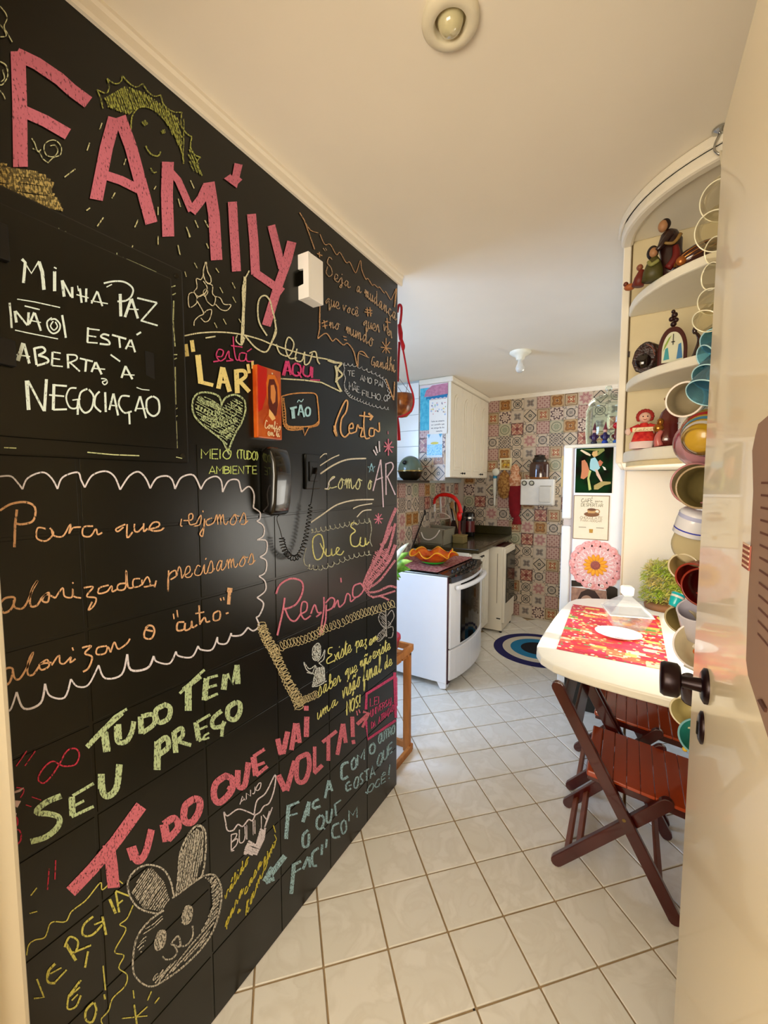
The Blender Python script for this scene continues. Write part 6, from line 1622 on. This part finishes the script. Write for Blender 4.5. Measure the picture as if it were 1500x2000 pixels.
chalk('chalk_lettering', 'faint orange chalk quotation Seja a mudança que você quer no mundo Gandhi', 'C8A884', '''
@ 3.333 340 450
c 6 1030,190 1010,175 998,210 1020,240 1030,280 1010,300 990,275 1000,235
t 88 70 6 1040,322 1150,378 0 eja
t 90 60 6 1185,398 1220,408 0 a
t 90 95 6 1240,425 1450,590 0 mudança
t 100 75 6 982,482 1080,512 0 que
t 70 70 6 1100,520 1200,560 0 você
t 90 80 6 1228,622 1340,665 0 quer
t 80 70 6 1365,650 1420,705 0 ver
t 80 80 6 1010,635 1080,645 0 no
t 85 110 6 1120,665 1300,760 0 mundo
t 60 100 6 1285,875 1440,925 0 Gandhi
s 5 1205,800 1270,830
s 5 970,115 985,135
s 5 985,115 995,130
''', cover=.35)
chalk('chalk_drawing', 'thin peach wavy chalk outline around the quotation', 'C89C70', '''
@ 5.77 560 330
s 10 145,490 200,580 315,905
c 9 200,590 270,690 355,720
c 8 375,735 430,850 490,850 560,965 600,940 670,1055 710,1050 760,1150 785,1160 832,1030 845,1130 890,1240 915,1235 965,1310 985,1300 1030,1340 1045,1330 1100,1400 1115,1380 1165,1465 1185,1460 1240,1345 1220,1540
s 10 375,1550 368,1731
@ 3.333 340 450
s 7 950,480 948,640 935,705
c 7 935,705 990,670 1030,720 1055,705 1100,745 1130,735 1170,790 1195,890 1200,800 1230,790 1260,825
s 8 1380,970 1430,1105
s 7 1430,1105 1435,985
s 7 1445,380 1435,500
s 7 1245,515 1290,522
s 7 1240,530 1290,540
s 7 1255,500 1262,560
s 7 1275,500 1280,560
s 7 960,605 1000,590
s 7 965,625 1000,618
s 7 975,585 985,640
s 7 1375,595 1410,600
s 7 1385,570 1392,640
s 6 1345,760 1415,770
s 6 1380,700 1380,800
s 6 1355,725 1405,800
s 6 1405,725 1355,795
s 7 930,150 965,165
s 7 945,140 948,175
s 6 1100,690 1125,695
s 6 1105,710 1125,715
''', cover=.5)
chalk('chalk_lettering', 'small white chalk note TE AMO PAI E MÃE, FILHO, CP in a cloud', 'C8CCD0', '''
@ 3.333 340 450
T 32 36 5 1130,945 1175,950 0 TE
T 36 38 5 1212,975 1285,1000 0 AMO
T 38 40 5 1308,1008 1360,1022 0 PAI
T 50 36 5 1140,1035 1215,1060 0 MÃE,
T 36 40 5 1225,1075 1355,1110 0 FILHO,
T 40 42 5 1365,1110 1405,1115 0 CP
c 5 1100,865 1110,900 1105,930 1115,960 1108,1000 1115,1035
l 4 9 16 1100,870 1180,880 1280,920 1360,960 1390,1010 1410,1090
l 4 9 16 1115,1035 1150,1080 1220,1110 1300,1140 1400,1160
''', cover=.35)
chalk('chalk_marks', 'three white chalk ticks and a pink star beside the word AR', 'D8D0D8', '''
@ 3.333 340 800
s 9 1297,262 1318,298
s 9 1312,238 1325,282
s 9 1335,205 1338,275
c 6 985,515 1000,510 1010,470 1045,440
''', cover=.7)
chalk('chalk_drawing', 'pink chalk star bursts near the wall edge', 'D07C90', '''
@ 3.333 340 800
s 8 1395,190 1395,300
s 8 1365,240 1430,245
s 8 1372,210 1420,280
s 8 1418,208 1372,275
s 5 1393,140 1393,160
s 7 1330,675 1330,745
s 7 1300,715 1360,710
s 6 1312,685 1350,740
s 6 1350,680 1310,740
''', cover=.6)
chalk('chalk_drawing', 'small pale blue chalk star', '98C8D8', '''
@ 3.333 340 800
s 6 1285,350 1298,405 1262,372 1308,370 1270,408 1285,350
''', cover=.8)
chalk('chalk_lettering', 'cream chalk words como o', 'D0D0A0', '''
@ 3.333 340 800
c 7 980,515 1010,515 1010,470 1045,440 1030,440 1005,480 1020,510 1060,500
t 130 130 7 1060,512 1225,515 0 omo
t 110 110 7 1258,515 1290,515 0 o
''', cover=.6)
chalk('chalk_lettering', 'pale violet chalk word AR with tall strokes', 'D0BCC8', '''
@ 3.333 340 800
s 8 1345,325 1295,530
s 8 1345,325 1355,480 1362,635
s 7 1310,460 1360,440
s 8 1378,350 1380,555
c 8 1378,355 1415,345 1425,380 1385,440
s 8 1390,440 1440,555
''', cover=.7)
chalk('chalk_drawing', 'white chalk sweeping curved lines around como o AR', 'D4CCB8', '''
@ 3.333 340 800
c 10 952,418 1040,360 1130,325 1245,318
c 7 950,365 1020,320 1075,295
c 6 945,318 975,290 995,288
s 9 1215,320 1250,318
c 9 890,735 970,680 1060,620 1170,590 1300,585
c 7 1165,645 1210,625 1290,612
c 7 1190,700 1230,660 1285,652
''', cover=.7)
chalk('chalk_lettering', 'pale yellow chalk words Que Eu', 'D4D088', '''
@ 3.333 340 800
c 8 940,810 905,840 905,920 925,975 960,960 975,890 960,820 935,812
c 7 950,870 965,900 985,945
c 7 990,905 990,950 1020,945 1025,905 1030,950 1060,930
c 7 1060,930 1075,905 1060,900 1055,935 1085,945 1105,920
c 8 1190,745 1165,735 1150,760 1180,790 1150,820 1155,880 1190,890 1215,860
c 8 1215,830 1210,880 1240,885 1245,835 1250,880 1270,860
''', cover=.7)
chalk('chalk_drawing', 'grey white scalloped chalk frame around Que Eu', 'B8B8A4', '''
@ 3.333 340 800
l 5 15 13 890,790 980,775 1080,755 1180,735 1280,720
l 5 15 13 870,1020 960,1030 1080,985 1180,950 1280,930
c 5 860,900 845,960 850,1005 870,1020
c 5 1275,720 1285,780 1275,850 1290,890
''', cover=.35)
chalk('chalk_lettering', 'pink chalk handwriting Respiro', 'D07C90', '''
@ 3.333 340 800
c 12 665,1200 690,1140 760,1100 830,1120 835,1190 790,1270 715,1300
c 12 720,1225 710,1300 690,1390 672,1470
c 11 720,1290 750,1360 790,1375 830,1320
c 10 820,1330 860,1310 865,1260 835,1255 825,1320 850,1365 890,1340
c 10 890,1330 915,1270 935,1320 960,1320 925,1350
c 10 975,1220 975,1300 960,1400 950,1470 985,1380 990,1270
c 10 985,1260 1020,1225 1045,1240 1030,1290 990,1310
c 9 1040,1290 1065,1240 1070,1270 1080,1285 1110,1255
s 9 1085,1095 1088,1125
c 9 1110,1255 1125,1200 1145,1210 1150,1250 1180,1225
c 10 1215,1130 1170,1150 1165,1215 1200,1215 1235,1170 1215,1130
''', cover=.7)
chalk('chalk_drawing', 'pink chalk flames streaming from the word Respiro to the wall edge', 'CC8490', '''
@ 3.333 340 800
c 20 1230,1150 1270,1050 1330,950 1370,850 1400,750 1445,640
c 16 1240,1160 1290,1060 1350,990 1400,900 1440,740
c 22 1235,1170 1290,1110 1340,1060 1400,980 1440,880
c 14 1240,1180 1330,1120 1380,1060 1440,980
c 14 1250,1190 1320,1185 1400,1150 1450,1160
c 12 1260,1200 1300,1220 1380,1200 1440,1180
c 12 1290,1225 1340,1215 1400,1240
f 8 12 40 1235,1130 1310,920 1400,900 1400,980 1320,1080 1260,1200
s 16 1340,880 1370,870 1420,760
''', cover=.35)
chalk('chalk_drawing', 'white scalloped chalk line enclosing the valorizados text', 'D8D4DC', '''
@ 2.778 0 880
c 9 0,140 60,140 100,180 122,210
c 9 122,210 150,150 230,118 280,150 312,208
c 9 312,208 340,145 420,118 440,160 460,200
c 9 460,200 500,135 570,112 620,140 652,212
c 9 652,212 700,140 750,115 790,150 815,205
c 9 815,205 850,150 905,138 935,160 950,208
c 9 950,208 980,150 1030,130 1060,145 1090,210
c 8 1090,210 1120,160 1170,140 1200,165 1208,225
c 8 1208,225 1240,165 1290,160 1305,205 1310,225
c 8 1310,225 1350,195 1378,235 1375,310
c 7 1375,310 1410,335 1410,370 1392,382
c 7 1392,382 1430,410 1430,460 1395,485
c 7 1395,485 1445,490 1445,550 1410,578
c 7 1410,578 1445,600 1440,660 1405,682
c 7 1405,682 1438,710 1440,760 1395,798
c 8 1395,798 1430,830 1410,890 1390,905
c 8 1390,905 1405,950 1375,978 1345,960
c 9 1345,960 1310,1000 1260,1005 1255,990
c 9 1255,990 1230,1045 1185,1045 1180,1012
c 9 1180,1012 1150,1080 1090,1080 1075,1060
c 9 1075,1060 1040,1120 970,1115 955,1090
c 9 955,1090 920,1155 850,1145 835,1115
c 12 835,1115 800,1180 710,1190 690,1105
c 10 690,1105 660,1215 570,1235 535,1165
c 9 535,1165 480,1270 420,1280 385,1240
c 10 385,1240 350,1340 270,1330 245,1265
c 12 245,1265 220,1370 130,1400 90,1310
c 10 90,1310 60,1400 30,1420 0,1440
''', cover=.75)
chalk('chalk_lettering', 'large orange chalk handwriting Para que sejamos valorizados, precisamos valorizar o "outro"!', 'D8AC84', '''
@ 2.778 0 880
c 12 0,325 60,290 140,280 190,310 180,380 120,400 85,395
s 14 92,320 82,400 78,525
c 9 250,425 205,420 200,475 250,490 290,450 270,420
c 9 280,425 290,460 340,465 375,410 385,405 375,450 395,420 440,415
c 9 505,410 455,415 450,460 490,465 520,425 530,455 555,445
t 88 88 9 610,448 890,432 0 que
c 6 985,370 980,405 990,410
c 7 995,380 1040,375 1045,345 1025,350 1030,400 1065,395
c 6 1065,395 1090,350 1085,400 1050,410
c 7 1110,370 1105,430 1098,465 1085,450 1110,410
s 6 1100,325 1102,335
c 7 1150,365 1120,380 1125,405 1155,395 1170,370
t 110 105 6 1165,402 1345,398 0 mos
@ 2.778 0 880
c 12 0,830 30,800 80,800 60,860 20,880 5,850
c 11 75,810 80,850 130,850 180,750 205,705 170,760 165,840 200,840 225,800
c 10 225,800 265,770 260,820 230,815 250,780 300,800
c 9 300,800 340,745 350,790 390,795 395,750 400,790 440,800
s 8 393,715 398,722
c 9 455,745 505,740 470,790 520,800 510,840 480,865 500,820
c 9 590,730 540,745 535,775 580,765 605,735 610,765 640,750
c 9 690,720 645,725 640,755 680,745 685,650 695,740 730,740
c 8 760,695 725,700 725,740 765,730 770,700
c 8 770,730 800,685 815,730 780,740 835,730
s 9 848,705 838,742
c 8 915,650 912,765 915,680 950,650 955,680 925,700
t 115 100 6 960,698 1130,665 0 reci
t 110 95 6 1125,665 1385,610 0 samos
@ 2.778 0 880
c 12 0,1215 40,1180 70,1190 50,1260 0,1280 -20,1250
c 11 70,1190 80,1235 110,1235 160,1150 180,1095 155,1140 150,1210 180,1215 215,1165
c 10 215,1160 255,1135 265,1170 225,1190 215,1160 280,1150
c 9 280,1165 320,1110 325,1150 350,1155 385,1120 380,1150 410,1130
s 8 392,1068 398,1085
c 10 445,1070 495,1060 460,1100 500,1120 480,1180 450,1200
c 9 580,1060 530,1070 525,1105 570,1100 585,1065 600,1095
c 9 600,1095 620,1040 635,1070 650,1075 690,1045 705,1020
c 10 805,950 785,980 785,1015 820,1020 838,985 830,955 805,950 790,970 830,980
s 7 940,885 945,915
s 7 960,865 965,905
c 10 1000,930 965,935 962,975 995,970 1005,935
c 9 1005,935 1005,975 1035,960 1040,925 1045,960 1070,945
s 9 1080,840 1085,945
s 8 1060,885 1110,875
c 9 1085,940 1110,905 1120,930 1140,925
c 9 1185,870 1160,885 1160,920 1190,915 1195,880 1185,870
s 9 1225,885 1240,880
s 7 1195,800 1200,815
s 7 1212,795 1216,812
s 28 1248,745 1245,770
s 18 1245,770 1240,835
''', cover=.65)
chalk('chalk_lettering', 'pale green chalk capitals TUDO TEM SEU PREÇO', 'B8CCA0', '''
@ 2.679 0 1280
s 26 455,480 530,400 640,300
s 14 470,460 600,320 665,280
s 40 545,400 560,505
s 28 620,360 625,440
c 26 610,370 615,450 660,450 690,400 700,345
s 30 735,320 740,410
c 24 740,320 800,310 805,360 745,405
c 26 860,260 815,290 830,350 880,330 890,275 855,255
s 14 940,200 1000,140 1070,75
s 24 960,180 1050,110
s 36 985,160 985,290
s 30 1080,120 1070,235
s 14 1085,120 1140,105
s 14 1080,170 1135,155
s 14 1070,232 1140,200
s 30 1180,100 1170,180
s 16 1190,95 1215,150 1235,60
s 28 1240,50 1245,150
c 30 320,735 240,770 190,820 260,830 310,850 300,900 240,950 160,975
s 34 375,740 380,840
s 16 380,735 490,670
s 14 385,790 440,760
s 16 375,845 490,790
s 36 530,620 530,700
c 34 530,640 540,720 570,735 610,690 625,570
s 36 825,450 822,600
c 28 825,460 870,430 880,480 830,520
s 28 910,400 920,510
c 22 910,405 950,380 955,420 920,450
s 20 930,450 1000,470
s 28 1025,350 1040,445
s 14 1030,350 1100,310
s 12 1035,390 1085,370
s 10 1040,450 1075,430
c 22 1160,290 1115,330 1115,375 1160,370 1175,345
s 18 1165,360 1160,425
c 10 1095,405 1070,420 1065,440 1095,430
c 26 1235,245 1195,275 1195,325 1230,335 1255,295 1255,255 1235,245
''', cover=.5)
chalk('chalk_lettering', 'pink chalk capitals TUDO QUE VAI VOLTA!', 'D07484', '''
@ 2.5 0 1550
s 58 345,480 450,370 560,240 690,60
s 60 530,250 545,350 555,460
s 50 640,260 660,320
c 34 640,265 670,330 710,290 740,175
s 42 800,150 815,235
c 34 800,150 850,120 870,165 820,225
c 34 950,25 905,60 900,130 935,140 970,90 975,35 945,25
@ 2.679 0 1280
c 34 1190,625 1130,670 1120,740 1150,770 1210,710 1215,650 1180,630
s 20 1190,690 1225,710
c 30 1245,600 1245,680 1280,680 1300,560
s 32 1325,530 1340,630
s 18 1325,530 1385,490
s 16 1335,580 1385,560
s 18 1340,630 1400,580
@ 4.286 450 1150
s 44 395,1255 425,1390
s 44 480,1195 440,1380
s 40 545,1125 510,1350
s 36 560,1125 580,1290
s 20 510,1280 590,1265
s 44 640,1070 635,1240
s 40 615,1000 655,1000
s 50 400,1560 460,1690
s 44 540,1440 470,1690
c 40 610,1395 560,1440 560,1600 620,1610 660,1500 650,1390 610,1395
s 30 705,1320 705,1540
s 34 700,1545 770,1475
s 30 770,1285 890,1190
s 32 820,1240 820,1440
s 34 940,1130 895,1390
s 34 945,1130 965,1290
s 16 915,1250 965,1230
s 34 1020,1070 1025,1240
s 34 1015,1285 1045,1280
s 14 1060,1130 1110,1100
s 30 1060,1135 1120,1080 1155,1045
s 22 1110,1030 1160,1040 1105,1160
s 10 1055,1020 1065,1060
s 10 1075,1010 1085,1040
''', cover=.6)
chalk('chalk_drawing', 'pink chalk box lettered LEI UNIVERSAL DA ATRAÇÃO', 'D0507C', '''
@ 4.286 450 1150
s 22 1135,1010 1140,880 1380,730
s 24 1375,700 1385,1080
s 22 1135,1110 1150,1260 1385,1100
s 16 1390,740 1392,980
T 68 60 7 1170,985 1245,960 0 LEI
T 60 50 7 1175,1075 1360,950 0 UNIVERSAL
T 55 50 7 1180,1170 1215,1150 0 DA
T 55 55 7 1240,1130 1365,1020 0 ATRAÇÃO
''', cover=.6)
chalk('chalk_drawing', 'cream chalk scribbled looping band around the angel', 'CCBC90', '''
@ 4.286 450 1150
l 7 40 28 260,290 290,400 350,500 420,640 480,780 540,900 580,1000
l 7 36 22 270,320 330,450 400,600 470,740 550,880 600,960
l 6 36 16 340,540 450,470 560,440 680,400 770,350
l 6 34 20 740,350 860,310 1000,250 1120,200 1240,170 1370,120
l 6 30 12 560,950 640,920 730,880
''', cover=.45)
chalk('chalk_drawing', 'white chalk angel with wings', 'D8DCD8', '''
@ 4.286 450 1150
f 8 11 60 705,480 750,460 755,520 735,590 695,600 690,540
c 8 720,460 690,500 690,580 720,600 750,560 755,490 735,455 710,470
c 7 715,500 705,530 720,560 735,530 720,505
c 8 710,640 660,670 615,615 640,680 690,710 640,700
c 8 740,620 780,590 790,510 770,560 730,610
c 7 715,640 690,700 705,720
s 8 720,650 685,820
f 7 9 75 725,660 780,650 795,770 690,820
c 9 685,820 740,810 805,770
s 8 740,620 785,660 790,760
''', cover=.35)
chalk('chalk_drawing', 'grey white chalk butterfly at the wall edge', 'B8B4B0', '''
@ 4.286 450 1150
c 7 1300,230 1260,200 1240,250 1270,310 1300,330
c 7 1310,230 1350,180 1370,230 1340,290 1315,320
c 7 1300,330 1240,380 1230,440 1270,420 1305,360
c 7 1315,330 1360,320 1355,400 1320,410
f 5 13 50 1250,220 1300,230 1310,400 1240,430 1240,380 1280,330
s 8 1300,180 1308,400
s 6 1320,290 1345,320
s 6 1320,270 1345,300
s 5 1290,200 1275,180
''', cover=.35)
chalk('chalk_lettering', 'yellow chalk handwriting Existe paz em saber que não existe uma visão final de nós!', 'D8D484', '''
@ 4.286 450 1150
c 9 855,490 825,500 820,540 850,550 810,590 815,625 870,600
t 130 110 7 870,612 1015,520 0 xiste
t 120 100 7 1045,500 1140,470 0 paz
t 90 80 7 1160,480 1235,420 0 em
t 140 100 7 735,905 925,775 0 saber
t 120 100 7 955,735 1065,690 0 que
t 110 90 7 1085,660 1185,600 0 não
t 110 90 7 1190,590 1340,500 0 existe
t 120 100 7 725,1100 900,960 0 uma
t 150 150 8 940,925 1090,800 0 visão
t 190 130 8 1110,790 1265,690 0 final
t 120 90 7 1285,680 1355,630 0 de
T 110 100 11 975,1050 1085,985 0 NÓS!
s 8 970,1010 975,1060
''', cover=.75)
chalk('chalk_lettering', 'pale blue chalk capitals FAÇA COM O OUTRO O QUE GOSTA QUE FAÇAM COM VOCÊ! with an arrow', 'A4C8D4', '''
@ 2.885 380 1500
s 22 530,210 515,400
s 14 530,215 590,190
s 10 530,270 580,255
s 20 645,190 610,305
s 14 648,190 640,270
s 9 615,250 645,240
c 14 700,175 670,195 670,225 710,215
s 10 690,215 680,235
s 14 755,70 735,170
s 14 758,70 775,130
s 9 738,125 772,115
c 15 640,350 612,380 612,440 640,435 645,370
c 13 710,265 690,290 690,335 715,340 730,290 715,265
s 8 715,325 735,345
c 12 745,240 745,300 765,300 775,230
s 12 790,205 798,270
s 8 790,205 825,180
s 22 560,540 545,710
s 16 560,545 600,525
s 10 560,590 600,565
s 16 640,500 610,570
s 14 645,500 650,560
c 14 700,450 665,480 665,545 690,550
s 14 720,430 715,490
s 12 745,400 740,450
c 12 815,310 780,330 780,390 820,385
c 10 845,290 825,320 835,370 855,345 850,295
T 60 60 8 870,300 915,280 0 M
s 30 510,495 430,600
s 30 440,560 395,640
s 26 400,645 450,620
@ 4.286 450 1150
c 22 990,1450 935,1480 935,1590 985,1570
c 16 1040,1410 1015,1450 1020,1510 1050,1490 1050,1420
T 90 90 13 1065,1480 1120,1430 0 M
c 16 1200,1290 1170,1320 1170,1375 1200,1370 1210,1320 1195,1290
T 80 70 12 1240,1300 1375,1205 0 OUTRO
c 16 1000,1610 970,1640 975,1690 1010,1670
s 10 990,1650 1015,1640
T 90 90 13 1035,1680 1210,1560 0 OSTA
T 100 80 13 1230,1500 1355,1360 0 QUE
T 60 60 10 1150,1714 1300,1610 0 OCÊ
s 14 1130,1700 1150,1714
s 12 1335,1470 1325,1560
s 12 1325,1580 1330,1590
''', cover=.4)
chalk('chalk_lettering', 'white chalk note ANJO BUNNY with a winged outline and filled heart', 'D8D0D8', '''
@ 2.679 0 1280
T 32 34 5 1255,780 1365,695 0 ANJO
c 7 1330,835 1300,820 1245,805 1190,840 1172,820 1180,870 1190,915 1220,915 1245,885 1270,895 1300,860 1320,865 1335,835
c 7 1330,830 1345,760 1390,720 1440,625 1435,700 1410,770 1380,790 1360,820 1335,835
T 82 66 6 1210,1020 1410,880 0 BUNNY
s 6 1208,1025 1225,1020
s 6 1425,795 1385,900
f 11 10 20 1280,1010 1300,970 1340,980 1360,910 1392,905 1385,960 1345,1045 1275,1040
''', cover=.7)
chalk('chalk_lettering', 'small yellow chalk handwriting válido para casa também', 'CCC050', '''
@ 2.5 0 1550
t 50 52 5 1098,520 1215,330 0 válido
t 52 50 5 1100,660 1190,470 0 para
t 30 30 5 1158,590 1175,570 0 a
t 52 50 5 1190,505 1280,340 0 casa
t 62 60 5 1200,600 1345,245 0 também
s 5 1335,155 1345,190
c 4 1340,200 1350,225 1335,240
''', cover=.6)
chalk('chalk_drawing', 'white chalk rabbit head with shaded ears and a smile', 'C8C4B8', '''
@ 2.5 0 1550
c 9 850,505 830,420 790,365 720,348 660,375 625,430 635,500 680,560 760,585 800,570
c 9 860,500 870,400 880,290 920,200 965,155 1000,180 1005,270 990,390 965,420
c 9 800,570 730,620 670,700 650,800 655,880 700,930 750,940 820,900 900,840 980,760 1040,670 1075,560 1080,460 1050,400 1000,400 950,430 870,490 840,510
f 6 9 -55 640,480 700,380 740,360 800,430 830,520 790,575 700,560
f 6 8 100 880,300 920,210 960,170 990,190 990,300 960,420 870,480
f 7 10 -50 1000,410 1050,405 1078,470 1060,600 1000,720 870,850 760,930 740,900 880,800 990,660 1040,540 1030,440
f 5 14 -40 665,760 720,650 790,590 800,620 720,690 690,780
f 9 9 70 890,590 905,555 935,550 935,590 915,640 890,630
f 9 9 70 755,720 775,675 805,665 808,700 790,750 765,765
c 7 890,600 910,550 938,560 930,620 900,638 890,600
c 7 755,730 775,675 808,675 800,740 765,765 755,730
c 9 835,735 870,695 880,745 850,740 835,735
c 8 875,745 910,740 940,700 940,645
c 8 850,740 865,775 840,805 810,810 793,795
c 6 960,160 990,180 985,330
''', cover=.3)
chalk('chalk_marks', 'red chalk infinity sign, loops and dashes by the left door frame', 'B8384C', '''
@ 2.679 0 1280
c 8 310,570 270,555 220,600 200,650 230,668 270,630 310,570 350,500 395,488 415,520 395,570 340,580 310,570
s 6 140,500 85,580
s 6 185,500 130,578
s 5 165,740 215,757
s 5 135,782 165,792
c 7 0,430 40,425 55,460 30,500 0,520
c 7 15,555 45,570 40,600 15,600
s 6 50,645 20,665
@ 2.5 0 1550
c 8 45,120 80,115 85,150 60,175
c 8 55,175 95,180 100,230 60,265
s 6 240,365 232,470
s 6 272,325 268,420
c 6 100,20 118,-20 80,-30
''', cover=.6)
chalk('chalk_lettering', 'yellow chalk capitals ENERGIA E O! inside a wavy line at the bottom left', 'CCC868', '''
@ 2.5 0 1550
s 9 180,905 215,995 165,1000
s 10 240,860 235,890
c 12 270,830 235,870 235,920 270,925
s 7 245,880 300,850
s 8 265,925 325,860
s 16 320,730 370,815
c 10 315,750 340,700 380,720 370,770 345,775
s 9 350,780 445,740
s 10 430,770 415,850
c 10 455,600 410,640 405,690 450,690 500,640
s 12 500,600 518,690
s 8 460,640 510,620
s 14 535,515 565,585
s 10 565,480 582,580
s 9 565,475 630,500
s 8 575,540 600,520
s 11 395,910 335,990
s 8 390,945 340,990
c 9 335,990 330,1050 370,1040 395,985
s 7 350,1010 380,980
c 11 455,1020 420,1060 420,1105 450,1115 470,1060 460,1020
s 7 503,840 515,960
s 10 510,980 512,1005
c 6 130,790 140,740 170,715 220,700 250,630 320,625 350,575 420,520 490,435 500,470 560,420 600,440
c 6 650,545 620,610 585,640 615,665 560,770 605,790 580,850 620,885 610,940 550,1000 530,1060 495,1100 500,1125
s 6 180,460 150,498
s 6 145,585 182,575
s 6 105,540 95,555
s 6 650,960 655,1000
s 6 740,965 720,1010
s 6 778,995 755,1025
s 9 655,1030 668,1125
s 6 595,1098 720,1085
s 6 720,1040 665,1090
''', cover=.6)
